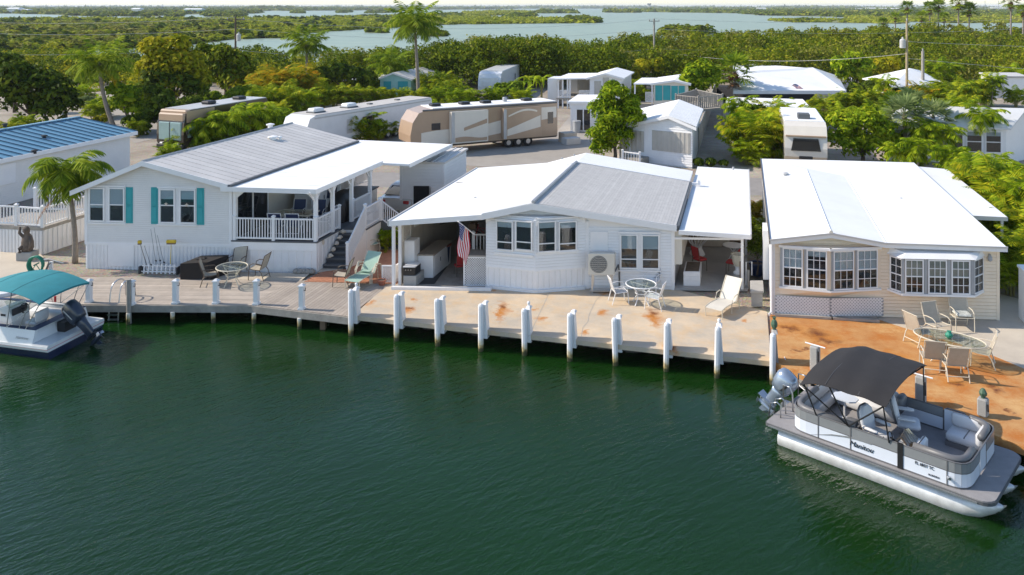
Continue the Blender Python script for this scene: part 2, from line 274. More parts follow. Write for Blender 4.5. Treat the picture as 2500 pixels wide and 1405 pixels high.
def scrub(name, poly, nb, h, m, label, cat, per=40, ls=.0035, sheetm='marsh', spread=1.0, z=.15):
    us = [p[0] for p in poly]; vs = [p[1] for p in poly]; U = NR.uniform(min(us), max(us), nb*6); V = NR.uniform(min(vs), max(vs), nb*6)
    k = inpoly(U, V, poly); U, V = U[k][:nb], V[k][:nb]; Y = FO*(HC-z)/(V-V0); X = (U-1250)*Y/FO
    H = h*NR.uniform(.45, 1.15, len(U)); out = []
    r = np.maximum(H*.75, Y*.006)*NR.uniform(.7, 1.5, len(U))*spread
    kk = np.repeat(np.arange(len(U)), per); d = unit(NR.normal(size=(len(kk),3))); d[:,2] = np.abs(d[:,2]); q = 1-.3*NR.random(len(kk))
    P = np.stack([X[kk]+d[:,0]*r[kk]*q, Y[kk]+d[:,1]*r[kk]*q, z+d[:,2]*H[kk]*q], 1); Nn = unit(d*.6+NR.normal(size=d.shape)*.45+np.array([0,0,.9]))
    o = quadmesh(name, leaves(P, Nn, np.maximum(Y[kk]*ls, .3)*NR.uniform(.7, 1.4, len(kk)), .55), m); tag(o, label, cat, kind='stuff')
    return o
mat('marsh', (.17,.19,.06), .95, var=.35, vs=.08, dirt=(.26,.21,.11), ds=.05, dw=.6)
def isle(poly, z=.1): sheet('marsh_ground', [g(u,v,z) for u,v in poly], z, M['marsh'])
LM, LG = M['leaf_marsh'], M['leaf_mangrove']
isles = [  # outline in photo pixels on the water level, bushes, height, material, label
 ([(-150,19.2),(620,19.2),(640,33),(400,37),(390,41),(200,40),(100,35),(-150,31)], 700, 5.0, LG, 'low green mangrove shore along the horizon at the far left'),
 ([(500,33),(540,31),(590,34),(585,41),(500,41)], 60, 4.5, LG, 'dark mangrove islet in the far left channel'),
 ([(412,38),(440,37),(442,41),(414,42)], 14, 4, LG, 'tiny mangrove islet left of the dark islet'),
 ([(-150,50),(150,47),(340,48),(620,46),(760,45),(980,40),(1090,40),(1100,60),(780,77),(690,92),(560,95),(440,112),(-150,135)], 3600, 1.7, LM, 'wide green marsh of low mangroves behind the park at left'),
 ([(620,19.2),(1260,19.2),(1260,23),(720,27),(620,27)], 330, 6, LG, 'distant dark shoreline along the horizon left of centre'),
 ([(1090,43),(1240,46),(1455,48),(1455,56),(1240,58),(1090,60)], 420, 1.6, LM, 'long low marsh spit reaching into the lagoon'),
 ([(1385,46),(1455,47),(1458,56),(1390,56)], 60, 3.4, LG, 'dark mangrove clump at the tip of the marsh spit'),
 ([(1020,40),(1110,35),(1130,41),(1060,44)], 60, 2.6, LG, 'low green islet above the marsh spit'),
 ([(1130,32),(1255,29),(1300,31),(1290,35),(1140,41)], 120, 2.2, LM, 'pale marsh islet near the middle of the lagoon'),
 ([(1240,37),(1300,37),(1300,43),(1240,44)], 40, 3.2, LG, 'two small round mangrove islets by the marsh spit'),
 ([(1310,27),(1400,27),(1400,33),(1310,33)], 50, 3.4, LG, 'green islet in the far middle of the lagoon'),
 ([(1485,27.5),(1558,27.5),(1558,31.5),(1485,31.5)], 40, 5, LG, 'dark round islet below the far tower'),
 ([(1260,19.2),(1600,19.2),(1600,21.5),(1260,21.8)], 150, 8, LG, 'thin dark line of woods on the middle horizon'),
 ([(1570,20),(2600,19.2),(2600,42),(2200,44),(2000,41),(1860,38),(1800,33),(1570,30)], 1100, 3.8, LG, 'green mangrove shore along the horizon at right'),
 ([(1610,80),(1735,80),(1720,86),(1625,86)], 60, 3.6, LG, 'large round mangrove islet beyond the mid power pole'),
 ([(1040,82),(1088,82),(1085,89),(1045,89)], 16, 2.6, LG, 'small round mangrove islet left of the tall coconut palm'),
 ([(900,76),(935,76),(935,80),(900,81)], 14, 1.2, LG, 'flat little islet near the marsh edge'),
 ([(1885,49),(2200,49),(2230,52),(2200,58),(1990,55),(1890,53)], 90, .9, LM, 'thin grassy spit in the lagoon at right'),
 ([(1945,51),(1985,51),(1985,54),(1945,55)], 14, 2.4, LG, 'small bush islet on the thin spit'),
 ([(2030,44),(2600,40),(2600,56),(2300,56),(2160,50)], 260, 1.8, LM, 'grassy marsh shore behind the fan palms'),
 ([(718,30),(735,30),(735,33),(718,33)], 8, 3.2, LG, 'speck of an islet at far left of the lagoon'), ([(832,29),(850,29),(850,32),(832,32)], 8, 3.2, LG, 'speck of an islet above the marsh'), ([(890,30),(955,29),(955,32),(895,33)], 12, 2.6, LG, 'thin islet left of the tall palm')]
isles += [([(-150,50),(150,47),(340,48),(620,46),(760,45),(980,40),(1090,40),(1100,60),(780,77),(690,92),(560,95),(440,112),(-150,135)], 330, 3.2, M['leaf_dark'], 'dark mangrove clumps dotted over the left marsh'), ([(-150,60),(600,58),(560,95),(440,112),(-150,135)], 500, 2.6, M['leaf_olive'], 'olive bushes dotted over the left marsh'),
 ([(600,22),(715,22),(715,25),(600,25)], 46, 15, LG, 'stand of tall dark trees on the left horizon'), ([(200,22),(600,21.5),(600,24.5),(200,25)], 70, 9, LG, 'row of trees along the far left shore'), ([(1900,20.5),(2090,20.5),(2090,22.5),(1900,22.5)], 60, 16, LG, 'tall wood on the far right shore'), ([(-20,23),(70,23),(70,27),(-20,27)], 30, 9, LG, 'clump of trees by the far left houses')]
for poly, nb, h, m, lab in isles:
    isle(poly); scrub('mangrove_scrub', poly, nb, h, m, lab, 'mangroves', per=46)
# mangrove wood behind the park, one mass of crowns with trunks
def belt(name, n, u0, u1, y0, yb, h, label, m, per=230, pw=1.25, hr=(.6,1.15)):
    U = NR.uniform(u0, u1, n); Yb = np.interp(U, [q[0] for q in yb], [q[1] for q in yb]); Y = y0+(Yb-y0)*NR.random(n)**pw; X = (U-1250)*Y/FO
    cs, rs = [], []
    for i in range(n):
        lump = .85+.22*math.sin(X[i]*.11+1.3)*math.sin(Y[i]*.07+X[i]*.05); H = h*R.uniform(*hr)*lump; r = R.uniform(1.2, 3.0)
        for j in range(8):
            a = R.uniform(0, 6.28); q = R.uniform(.1, 1)*r; cs.append((X[i]+q*math.cos(a), Y[i]+q*math.sin(a), .7+H-R.uniform(.5, 2.4))); rs.append(R.uniform(.5, 1.25))
        cs.append((X[i], Y[i], H*.45)); rs.append(1.5)
    P, Nn = blobs(cs, rs, n*per, .85, .5); sz = np.interp(P[:,1], [100, 260], [.19, .36])*NR.uniform(.6, 1.45, len(P)); P[:,2] = np.maximum(P[:,2], .8)
    tag(quadmesh(name, leaves(P, Nn, sz, .5), m), label, 'mangroves', kind='stuff')
YB = [(-200,190),(300,185),(600,170),(760,150),(900,132),(1250,130),(1400,142),(1560,165),(1700,190),(1850,225),(2100,235),(2700,250)]
YL = [(-200,175),(300,170),(600,160),(760,145),(850,132)]
belt('mangrove_wood', 260, -150, 830, 112, YL, 3.6, 'low mangrove wood behind the left end of the park', LG, 250); belt('mangrove_wood', 90, -150, 830, 104, YL, 3.6, 'yellow green mangroves mixed into the left wood', M['leaf_yellow'], 250)
belt('mangrove_wood', 380, 800, 1600, 108, YB, 6.0, 'dense mangrove wood behind the middle of the park', LG, 260); belt('mangrove_wood', 90, 800, 1600, 112, YB, 6.0, 'olive crowns scattered through the middle mangrove wood', M['leaf_olive'], 240); belt('mangrove_wood', 70, 800, 1600, 106, YB, 5.2, 'dark crowns scattered through the middle mangrove wood', M['leaf_dark'], 240)
belt('mangrove_wood', 700, 1580, 2700, 112, YB, 6.0, 'deep mangrove wood behind the right end of the park', LG, 220); belt('mangrove_wood', 160, 1580, 2700, 112, YB, 6.2, 'olive crowns scattered through the right mangrove wood', M['leaf_olive'], 200); belt('mangrove_wood', 120, 1580, 2700, 112, YB, 5.6, 'dark crowns scattered through the right mangrove wood', M['leaf_dark'], 220)
# far buildings and tower on the horizon
def far_building(u, v0, v1, wpx, Y, m, lab):
    p = at(u, v1, Y); wd = wpx*Y/FO; F = Fr((p.x, Y, 0), (1,0,0), (0,1,0)); h = max(2.5, at(u, v0, Y).z); t = thing('far_building', lab, 'building', F.o, 'buildings on the far shore')
    b = MB(); b.box(F, -wd/2, wd/2, 0, 20, 0, h*.8); b.obj('wall', m, t); b = MB(); b.hexa([F(-wd/2-2,-2,h*.8),F(wd/2+2,-2,h*.8),F(wd/2+2,22,h*.8),F(-wd/2-2,22,h*.8),F(-wd/2,8,h),F(wd/2,8,h),F(wd/2,12,h),F(-wd/2,12,h)]); b.obj('roof', M['roof_white'], t)
    return t
for u, wd, v0, lab in [(2098,30,21.5,'long white building at the left of the far town'),(2128,22,19.5,'white building block in the middle of the far town'),(2155,26,20,'tallest white building in the far town'),(2190,20,20.5,'white building at the right end of the far town'),(1860,20,19.5,'pale building on the far right shore'),(2440,34,19,'low pale building behind the far right palms'),(470,40,21,'long pale building on the far left shore'),(330,18,20,'small white house on the far left shore'),(30,26,19,'pale house at the left edge of the far shore'),(55,18,23,'white shed below the far left house')]:
    far_building(u, v0, 24, wd, 2600 if u > 1000 else 1500, M['white'] if u != 470 else M['mint'], lab)
t = thing('water_tower', 'tall grey control tower standing on the middle horizon', 'tower', (at(1585,19,4500).x,4500,0)); F = Fr((at(1585,19,4500).x,4500,0),(1,0,0),(0,1,0))
b = MB(); b.lathe(F, [(9,0),(7,22),(7,24)], 8); b.obj('shaft', M['grey_paint'], t); b = MB(); b.lathe(F, [(7,24),(11,26),(11,31),(9,32)], 8); b.obj('cab', M['dark_grey'], t)
for u in (2348,2373,2405,2438):
    p = at(u, 20, 1800); tag(MB().tube([(p.x,1800,0),(p.x,1800,26)], .5, 5).obj('radio_mast', M['grey_paint']), {2348:'leftmost',2373:'second from left',2405:'third from left',2438:'rightmost'}[u]+' thin radio mast on the right horizon', 'mast', 'radio masts on the right horizon')
# ---------------------------------------------------------------- docks and patios
def ray_a(F, u, b=0):                 # frame coordinate a where the pixel column u meets the plane b of the frame
    k = (u-1250)/FO; o = F.o+F.y*b; return (k*o.y-o.x)/(F.x.x-k*F.x.y)
def px(F, u, v, b=0):
    a = ray_a(F, u, b); Y = (F.o+F.y*b+F.x*a).y; return a, HC-(v-V0)*Y/FO
def side(F, u, v, a):                 # pixel on the upright plane a of the frame -> (b, z)
    k = (u-1250)/FO; o = F.o+F.x*a; b = (k*o.y-o.x)/(F.y.x-k*F.y.y); return b, HC-(v-V0)*(o.y+b*F.y.y)/FO
def stainmat(name, c1, c2, spots, rustc=(.34,.11,.015), base_rust=0.0):
    m, t, b, N, L = nodes(name); M[name] = m
    ge = N('ShaderNodeNewGeometry'); n1 = N('ShaderNodeTexNoise'); n1.inputs['Scale'].default_value = .8; n1.inputs['Detail'].default_value = 9; n1.inputs['Roughness'].default_value = .7; L(ge.outputs['Position'], n1.inputs[0])
    cr = N('ShaderNodeValToRGB'); e = cr.color_ramp.elements; e[0].position = .33; e[0].color = col4(c1); e[1].position = .66; e[1].color = col4(c2); L(n1.outputs[0], cr.inputs[0]); out = cr.outputs[0]
    n2 = N('ShaderNodeTexNoise'); n2.inputs['Scale'].default_value = 2.2; n2.inputs['Detail'].default_value = 6; n2.inputs['Roughness'].default_value = .7; L(ge.outputs['Position'], n2.inputs[0])
    sb = N('ShaderNodeVectorMath'); sb.operation = 'SUBTRACT'; sb.inputs[1].default_value = (.5,.5,.5); L(n2.outputs['Color'], sb.inputs[0]); sc = N('ShaderNodeVectorMath'); sc.operation = 'SCALE'; sc.inputs['Scale'].default_value = 1.1; L(sb.outputs[0], sc.inputs[0])
    ad = N('ShaderNodeVectorMath'); L(ge.outputs['Position'], ad.inputs[0]); L(sc.outputs[0], ad.inputs[1])
    def blend(fac, c):
        nonlocal out
        mi = N('ShaderNodeMix'); mi.data_type = 'RGBA'; L(fac, mi.inputs[0]); L(out, mi.inputs[6]); mi.inputs[7].default_value = col4(c); out = mi.outputs[2]
    if base_rust:
        n4 = N('ShaderNodeTexNoise'); n4.inputs['Scale'].default_value = 1.1; n4.inputs['Detail'].default_value = 8; n4.inputs['Roughness'].default_value = .75; L(ge.outputs['Position'], n4.inputs[0])
        r4 = N('ShaderNodeMapRange'); r4.inputs[1].default_value = .47; r4.inputs[2].default_value = .66; r4.inputs[4].default_value = base_rust; L(n4.outputs[0], r4.inputs[0]); blend(r4.outputs[0], rustc)
    for (p, rx, ry, c) in spots:
        d = N('ShaderNodeVectorMath'); d.operation = 'SUBTRACT'; L(ad.outputs[0], d.inputs[0]); d.inputs[1].default_value = tuple(p); ml = N('ShaderNodeVectorMath'); ml.operation = 'MULTIPLY'; L(d.outputs[0], ml.inputs[0]); ml.inputs[1].default_value = (1/rx, 1/ry, 0)
        ln = N('ShaderNodeVectorMath'); ln.operation = 'LENGTH'; L(ml.outputs[0], ln.inputs[0]); mr = N('ShaderNodeMapRange'); mr.inputs[1].default_value = 1; mr.inputs[2].default_value = .1; mr.inputs[4].default_value = .95; L(ln.outputs['Value'], mr.inputs[0]); blend(mr.outputs[0], c)
    L(out, b.inputs['Base Color']); b.inputs['Roughness'].default_value = .85
    bu = N('ShaderNodeBump'); bu.inputs['Strength'].default_value = .25; bu.inputs['Distance'].default_value = .01; n3 = N('ShaderNodeTexNoise'); n3.inputs['Scale'].default_value = 30; L(ge.outputs['Position'], n3.inputs[0]); L(n3.outputs[0], bu.inputs['Height']); L(bu.outputs[0], b.inputs['Normal'])
RO, RD = (.46,.16,.01), (.13,.035,.008)
sp = []
for u, v, rx, ry in [(1228,753,.22,.45),(1222,766,.10,.5),(995,757,.25,.16),(900,739,.2,.12),(1010,733,.14,.1),(1597,772,.35,.42),(1600,785,.12,.4),(1472,762,.2,.2),(1318,777,.2,.14),(1206,709,.12,.1),(1642,853,.2,.2),(1818,785,.1,.1),(1478,718,.4,.15),(1428,812,.14,.1),(1310,757,.12,.08)]:
    sp.append((g(u,v), rx*1.25, ry*2.0, RO)); 
for u, v, r in [(1228,748,.18),(1597,765,.2),(997,755,.1),(1641,850,.13)]: sp.append((g(u,v), r*1.2, r*1.6, RD))
stainmat('patio', (.42,.37,.30), (.62,.49,.34), sp, (.60,.36,.14), .45)
sp = [(g(u,v), rx, ry, c) for u,v,rx,ry,c in [(1932,800,.6,.5,RO),(1932,802,.35,.3,RD),(2000,820,.9,.7,RO),(1996,815,.5,.45,RD),(2020,832,.4,.25,RD),(1945,855,.25,.12,RD),(2180,870,.8,.6,RO),(2330,935,.6,.35,RO),(2335,938,.3,.2,RD),(2412,942,.4,.3,RO),(2415,943,.2,.2,RD),(2440,955,.2,.22,RD),(2230,905,.5,.3,RD),(2464,1006,.2,.1,RD),(1965,850,.2,.1,RD)]]
stainmat('rusty_slab', (.40,.16,.04), (.58,.35,.14), sp, (.43,.13,.01), .95)
stainmat('pale_slab', (.46,.40,.32), (.56,.49,.39), [])
# concrete patio slab of the middle lot, the underside open above dark water
def slab(name, pts, z, m, th=.15, lump=False):
    mb = MB(); P = [Vector((p.x,p.y,z)) for p in pts]; mb.prism([p-Vector((0,0,th)) for p in P], (0,0,th)); return tag(mb.obj(name, m), kind='structure')
slab('concrete_patio', [g(862,771), g(1882,883), g(1882,883)+DD*4.2, g(1645,712)+DD*.3, g(950,700)+DD*.6, g(940,700)], .8, M['patio'])
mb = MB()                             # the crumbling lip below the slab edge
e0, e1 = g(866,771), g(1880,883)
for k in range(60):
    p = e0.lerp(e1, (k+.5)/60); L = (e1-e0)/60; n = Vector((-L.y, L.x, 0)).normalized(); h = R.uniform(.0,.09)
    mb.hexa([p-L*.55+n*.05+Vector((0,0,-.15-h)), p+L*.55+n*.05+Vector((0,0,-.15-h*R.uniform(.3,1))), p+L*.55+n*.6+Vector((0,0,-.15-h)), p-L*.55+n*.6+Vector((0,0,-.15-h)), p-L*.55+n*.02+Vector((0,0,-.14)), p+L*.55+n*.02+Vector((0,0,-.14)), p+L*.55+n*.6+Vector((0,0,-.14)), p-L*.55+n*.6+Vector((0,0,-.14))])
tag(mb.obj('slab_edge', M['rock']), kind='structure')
slab('rusty_patio', [g(1884,884)+Vector((.02,0,0)), g(1898,888), g(1980,917), g(2430,1063), g(2520,1098), g(2620,1140), g(2560,925), g(2389,853), g(2216,803), g(2137,778), g(1880,768)], .79, M['rusty_slab'], .22)
slab('pale_patio', [g(2137,776), g(2216,803), g(2389,853), g(2560,925), g(2600,760), g(2300,680), g(1880,690), g(1880,766)], .796, M['pale_slab'], .1)
slab('dock_fascia', [g(1898,889.5), g(1979,918), g(1979,918)+Vector((.06,.1,0)), g(1898,889.5)+Vector((.03,.12,0))], .57, M['wood_grey'], .2)
# dark rocky seawall under the slabs
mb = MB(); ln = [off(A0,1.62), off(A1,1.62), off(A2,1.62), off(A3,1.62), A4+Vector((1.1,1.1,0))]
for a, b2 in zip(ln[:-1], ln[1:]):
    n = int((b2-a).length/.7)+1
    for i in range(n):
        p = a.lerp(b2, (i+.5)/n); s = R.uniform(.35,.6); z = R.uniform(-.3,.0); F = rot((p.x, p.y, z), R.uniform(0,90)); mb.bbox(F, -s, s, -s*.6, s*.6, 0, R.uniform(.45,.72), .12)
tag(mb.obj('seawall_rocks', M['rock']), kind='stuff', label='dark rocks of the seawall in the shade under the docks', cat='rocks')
# wooden dock, left: boards along the edge; right of the bend: boards away from the water
dock = tag(MB().prism([p+Vector((0,0,-.25)) for p in (A0+DD*.1, A1+DD*.1, A2+DD*.1, A2+DD*2.9, A1+DD*2.9, A0+DD*2.9)], (0,0,.18)).obj('wooden_dock', M['dark']), 'long weathered wooden dock with fascia boards in front of the shuttered home', 'dock')
def board(p, q, wdir, wd, name, m, parent, z=.8, th=.045, gap=.012):
    o = MB().hexa([p+Vector((0,0,-th)), q+Vector((0,0,-th)), q+wdir*(wd-gap)+Vector((0,0,-th)), p+wdir*(wd-gap)+Vector((0,0,-th)), p, q, q+wdir*(wd-gap), p+wdir*(wd-gap)]).obj(name, m, parent); return o
nb = 22
for k in range(nb):
    d = DD*(3.05*k/nb); j = Vector((0,0,R.uniform(-.003,.003)))
    cut = [0, R.uniform(.25,.45), R.uniform(.6,.8), 1]
    for c0, c1 in zip(cut[:-1], cut[1:]): board(A0.lerp(A1, c0)+d+j, A0.lerp(A1, c1)+d+j-(A1-A0).normalized()*.008, DD, 3.05/nb, 'plank', M['planks'], dock)
nb = 27
for k in range(nb):
    t0 = k/nb; p = A1.lerp(A2, t0); bl = g(737,686).lerp(g(985,694), t0); q = p+DD*max(.5, (bl-p).dot(DD)); st = (A2-A1)/nb
    MB().hexa([p+Vector((0,0,-.045)), p+st*.92+Vector((0,0,-.045)), q+st*.92+Vector((0,0,-.045)), q+Vector((0,0,-.045)), p, p+st*.92, q+st*.92, q]).obj('plank', M['planks2'], dock)
for a, b2 in ((A0, A1), (A1, A2)):
    f = (b2-a).normalized(); n = Vector((f.y,-f.x,0)); m_ = MB()
    m_.hexa([a+n*.04+Vector((0,0,-.27)), b2+n*.04+Vector((0,0,-.27)), b2+Vector((0,0,-.27)), a+Vector((0,0,-.27)), a+n*.04+Vector((0,0,-.03)), b2+n*.04+Vector((0,0,-.03)), b2+Vector((0,0,-.03)), a+Vector((0,0,-.03))]); m_.obj('fascia_board', M['wood_grey'], dock)
sheet('side_dock', [g(-200,684), g(100,684), g(118,640), g(90,610), g(-200,612)], .8, M['pale_slab'])
sheet('paver_strip', [g(450,682), g(735,686), g(758,668), g(470,664)], .806, M['pale_slab'])
# brick paving at the foot of the stairs
mb = MB(); B0, B1, B2 = g(742,689), g(985,695), g(800,668)
ex = (B1-B0).normalized(); nx_ = int((B1-B0).length/.21); ny_ = 14
mb.prism([B0+Vector((0,0,-.02)), B1+Vector((0,0,-.02)), B1+DD*4.5+Vector((0,0,-.02)), B0+DD*4.5+ex*.6+Vector((0,0,-.02))], (0,0,.012), 1)
tag(mb.obj('brick_bed', [M['brick'], M['brick']]), kind='structure')
mb = MB()
for j in range(20):
    for i in range(nx_):
        p = B0+ex*(.21*(i+(j%2)*.5))+DD*(.105*j+.02)
        F = Fr((p.x,p.y,.79), ex, DD); mb.box(F, 0, .2, 0, .095, 0, .02+R.uniform(0,.008))
tag(mb.obj('brick_paving', M['brick']), 'orange red brick paving at the foot of the porch stairs', 'paving', kind='stuff')
tag(MB().prism([g(775,667,.79), g(850,657,.79), g(862,650,.79), g(797,648,.79)], (0,0,.03)).obj('stair_pad', M['pale_slab']), kind='structure')

# ---------------------------------------------------------------- pilings
def piling(u, vt, vb, i, lab, w_=.2, grey=False):
    p = g(u, vb, WZ); p.z = 0; Y = p.y; zt = HC-(vt-V0)*Y/FO; t = thing('dock_piling', lab, 'piling', p, 'white pilings along the concrete dock')
    n = (e1-e0).normalized(); F = Fr(p, n, Vector((-n.y,n.x,0))); h = w_/2
    b = MB(); ring = [(h*math.cos(q), h*math.sin(q)) for q in [math.pi/8+k*math.pi/4 for k in range(8)]] if not grey else [(h*math.cos(q), h*math.sin(q)) for q in [k*math.pi/8 for k in range(16)]]
    lean = R.uniform(-.03,.03)
    rows = [(-1.2,1),(zt-.06,1),(zt-.0,.8),(zt+.03,.3)]
    vs = []; nn = len(ring)
    for z, s in rows: vs += [F(x*s+lean*z, y*s, z) for x, y in ring]
    fs = [tuple(range(3*nn, 4*nn))]
    for k in range(3): fs += [(k*nn+j, k*nn+(j+1)%nn, k*nn+nn+(j+1)%nn, k*nn+nn+j) for j in range(nn)]
    b.add(vs, fs); b.obj('pile', M['pile_white'], t)
    b = MB(); y0 = h-.01; mt = M['concrete_grey'] if grey else M['white_vinyl']
    pr = [(-h*.7,.55),(h*1.4+.04,.55),(h*.9,zt-.02),(-h*.6,zt-.02)]
    b.prism([F(x+.03, y0, z) for x, z in pr], F.y*.32); b.obj('knee_post', mt, t)
    b = MB(); b.hexa([F(-h*.7+.05,y0-.01,zt-.03),F(h*1.2+.05,y0-.01,zt-.03),F(h*1.2+.05,y0+.34,zt-.03),F(-h*.7+.05,y0+.34,zt-.03),F(-h*.2+.05,y0+.08,zt+.04),F(h*.8+.05,y0+.08,zt+.04),F(h*.8+.05,y0+.26,zt+.04),F(-h*.2+.05,y0+.26,zt+.04)]); b.obj('cap', mt, t)
    if i in (0, 4, 8): b = MB(); b.lathe(F.sub(.06,y0+.2,zt+.03), [(.04,0),(.04,.06),(.055,.07),(.05,.12),(.01,.15)], 8); b.obj('dock_light', mt, t)
    if grey: b = MB(); b.lathe(F.sub(.06,y0+.2,zt+.03), [(.05,0),(.05,.04),(.09,.1),(.1,.18),(.07,.28),(.03,.32),(.06,.38)], 8); b.obj('pineapple_finial', M['green_pat'], t)
    return t
def pilemat():
    m, t, b, N, L = nodes('pile_white'); M['pile_white'] = m
    ge = N('ShaderNodeNewGeometry'); sx = N('ShaderNodeSeparateXYZ'); L(ge.outputs['Position'], sx.inputs[0]); no = N('ShaderNodeTexNoise'); no.inputs['Scale'].default_value = 9; no.inputs['Detail'].default_value = 5; L(ge.outputs['Position'], no.inputs[0])
    ad = N('ShaderNodeMath'); ad.operation = 'MULTIPLY_ADD'; L(no.outputs[0], ad.inputs[0]); ad.inputs[1].default_value = -.3; L(sx.outputs[2], ad.inputs[2])
    cr = N('ShaderNodeValToRGB'); e = cr.color_ramp.elements; e[0].position = .12; e[0].color = (.05,.05,.02,1); e[1].position = .46; e[1].color = (.74,.75,.77,1); q = e.new(.2); q.color = (.35,.26,.10,1); q = e.new(.3); q.color = (.6,.55,.42,1); L(ad.outputs[0], cr.inputs[0]); L(cr.outputs[0], b.inputs['Base Color']); b.inputs['Roughness'].default_value = .55
pilemat(); mat('green_pat', (.06,.12,.07), .6)
ordn = ['first (leftmost)', 'second', 'third', 'fourth', 'fifth', 'sixth', 'seventh', 'eighth', 'ninth', 'tenth (rightmost)']
for i, (u, vt, vb) in enumerate([(857,709,819),(968,721,832),(1069,732,844),(1174,744,857),(1281,756,867),(1391,767,881),(1503,779,892),(1626,790,906),(1750,800,922),(1886,816,938)]):
    piling(u, vt, vb, i, 'white piling with knee post, %s of the row along the concrete dock' % ordn[i] if i < 9 else 'round white piling with grey knee post and green finial, right end of the row', .18, i == 9)
# white capped posts on the wooden dock
for i, (u, vt, vb, leg) in enumerate([(214,684,741,0),(318,686,747,1),(426,684,744,1),(525,684,744,1),(624,684,746,1),(735,696,758,1)]):
    p = g(u, vb, .8)+Vector((0,.1,0)); t = thing('dock_post', 'white square post with pyramid cap, %s on the wooden dock' % ['leftmost, half behind the teal canopy','beside the swim ladder','third from the left','fourth from the left','fifth, at the bend','rightmost, beyond the bend'][i], 'post', p, 'white posts on the wooden dock')
    z = HC-(vt-V0)*p.y/FO; F = Fr((p.x,p.y,0), (1,0,0), DD)
    b = MB(); b.box(F, -.075, .075, -.075, .075, .79, z-.05); b.obj('shaft', M['white'], t); b = MB(); b.box(F, -.1,.1,-.1,.1, z-.05, z-.02); b.box(F, -.095,.095,-.095,.095, z-.02, z+.04, taper=.06); b.obj('cap', M['white'], t); b = MB(); b.box(F, -.1,.1,-.1,.1, .79, .87); b.obj('foot', M['white'], t)
    if leg: b = MB(); b.tube([F(0,-.16,-1), F(0,-.16,.55)], .075, 8); b.obj('leg', M['pile_white'], t)
    b = MB(); b.tube([F(.08,0,z-.2),F(.13,0,z-.2),F(.13,0,z-.1)], .018, 5); b.obj('light', M['dark'], t)
p = g(318,790,WZ); tag(MB().tube([(p.x-.03,p.y,-1),(p.x-.06,p.y,1.75)], .085, 10).obj('mooring_pole', M['wood_grey']), 'weathered grey mooring pole in front of the dock beside the swim ladder', 'pole')
p = g(789,803,WZ); b = MB(); b.box(Fr((p.x,p.y,0),(1,0,0),(0,1,0)), -.1,.1,-.1,.1,-1,.72,taper=.006); tag(b.obj('wooden_pile', M['wood']), 'short brown wooden pile standing in the water by the dock bend', 'pile')
# swim ladder
p = g(283,738,.8); F = Fr((p.x,p.y,0), (1,0,0), DD); t = thing('swim_ladder', 'shiny steel swim ladder hooked over the wooden dock', 'ladder', p)
for s in (-.17,.17):
    arc = [F(s,.75,.8),F(s,.7,1.2)]+[F(s,.35+.35*math.cos(q),1.25+.25*math.sin(q)) for q in np.linspace(0.1,3.0,8)]+[F(s,-.05,1.1),F(s,-.12,.3),F(s,-.14,-.9)]
    MB().tube(arc, .026, 7).obj('rail', M['alu'], t, smooth=True)
for z in (.55,.38,.2,.0): MB().box(F, -.17,.17,-.2,-.08, z, z+.035).obj('step', M['alu'], t)

cr_ = [(1470,718),(1455,735),(1448,752),(1440,770),(1436,785),(1426,800),(1420,822)]
mb = MB(); P = [g(u+R.uniform(-3,3),v,.804) for u, v in cr_]; mb.add([p+Vector((-.006,0,0)) for p in P]+[p+Vector((.008,0,0)) for p in P], [(i,i+1,i+1+len(P),i+len(P)) for i in range(len(P)-1)]); tag(mb.obj('patio_crack', M['concrete_grey']), kind='structure')
for u0, v0, u1, v1 in ((1345,706,1345.5,825),): mb = MB(); p, q = g(u0,v0,.8035), g(1290,822,.8035); mb.add([p,p+Vector((.015,0,0)),q+Vector((.015,0,0)),q], [(0,1,2,3)]); tag(mb.obj('patio_joint', M['concrete_grey']), kind='structure')
# ---------------------------------------------------------------- house helpers
def siding(F, a0, a1, c0, c1, pitch, parent, m, b=0, name='siding'):
    mb = MB(); c = c0; fa0 = a0 if callable(a0) else (lambda z: a0); fa1 = a1 if callable(a1) else (lambda z: a1)
    while c < c1-.01:
        d = min(c+pitch*.86, c1); x0, x1, y0, y1 = fa0(c), fa1(c), fa0(d), fa1(d)
        if y1-y0 > .02: mb.hexa([F(x0,b-.045,c),F(x1,b-.045,c),F(x1,b,c),F(x0,b,c),F(y0,b-.022,d),F(y1,b-.022,d),F(y1,b,d),F(y0,b,d)])
        c += pitch
    return mb.obj(name, m, parent, stuff=True)
def battens(F, a0, a1, c0, c1, pitch, parent, m, b=0, name='skirt_ribs', w_=.06):
    mb = MB(); n = max(1, int((a1-a0)/pitch))
    for i in range(n): x = a0+(i+.3)*(a1-a0)/n; mb.hexa([F(x,b-.022,c0),F(x+w_,b-.022,c0),F(x+w_*1.5,b,c0),F(x-w_*.5,b,c0),F(x,b-.022,c1),F(x+w_,b-.022,c1),F(x+w_*1.5,b,c1),F(x-w_*.5,b,c1)])
    return mb.obj(name, m, parent, stuff=True)
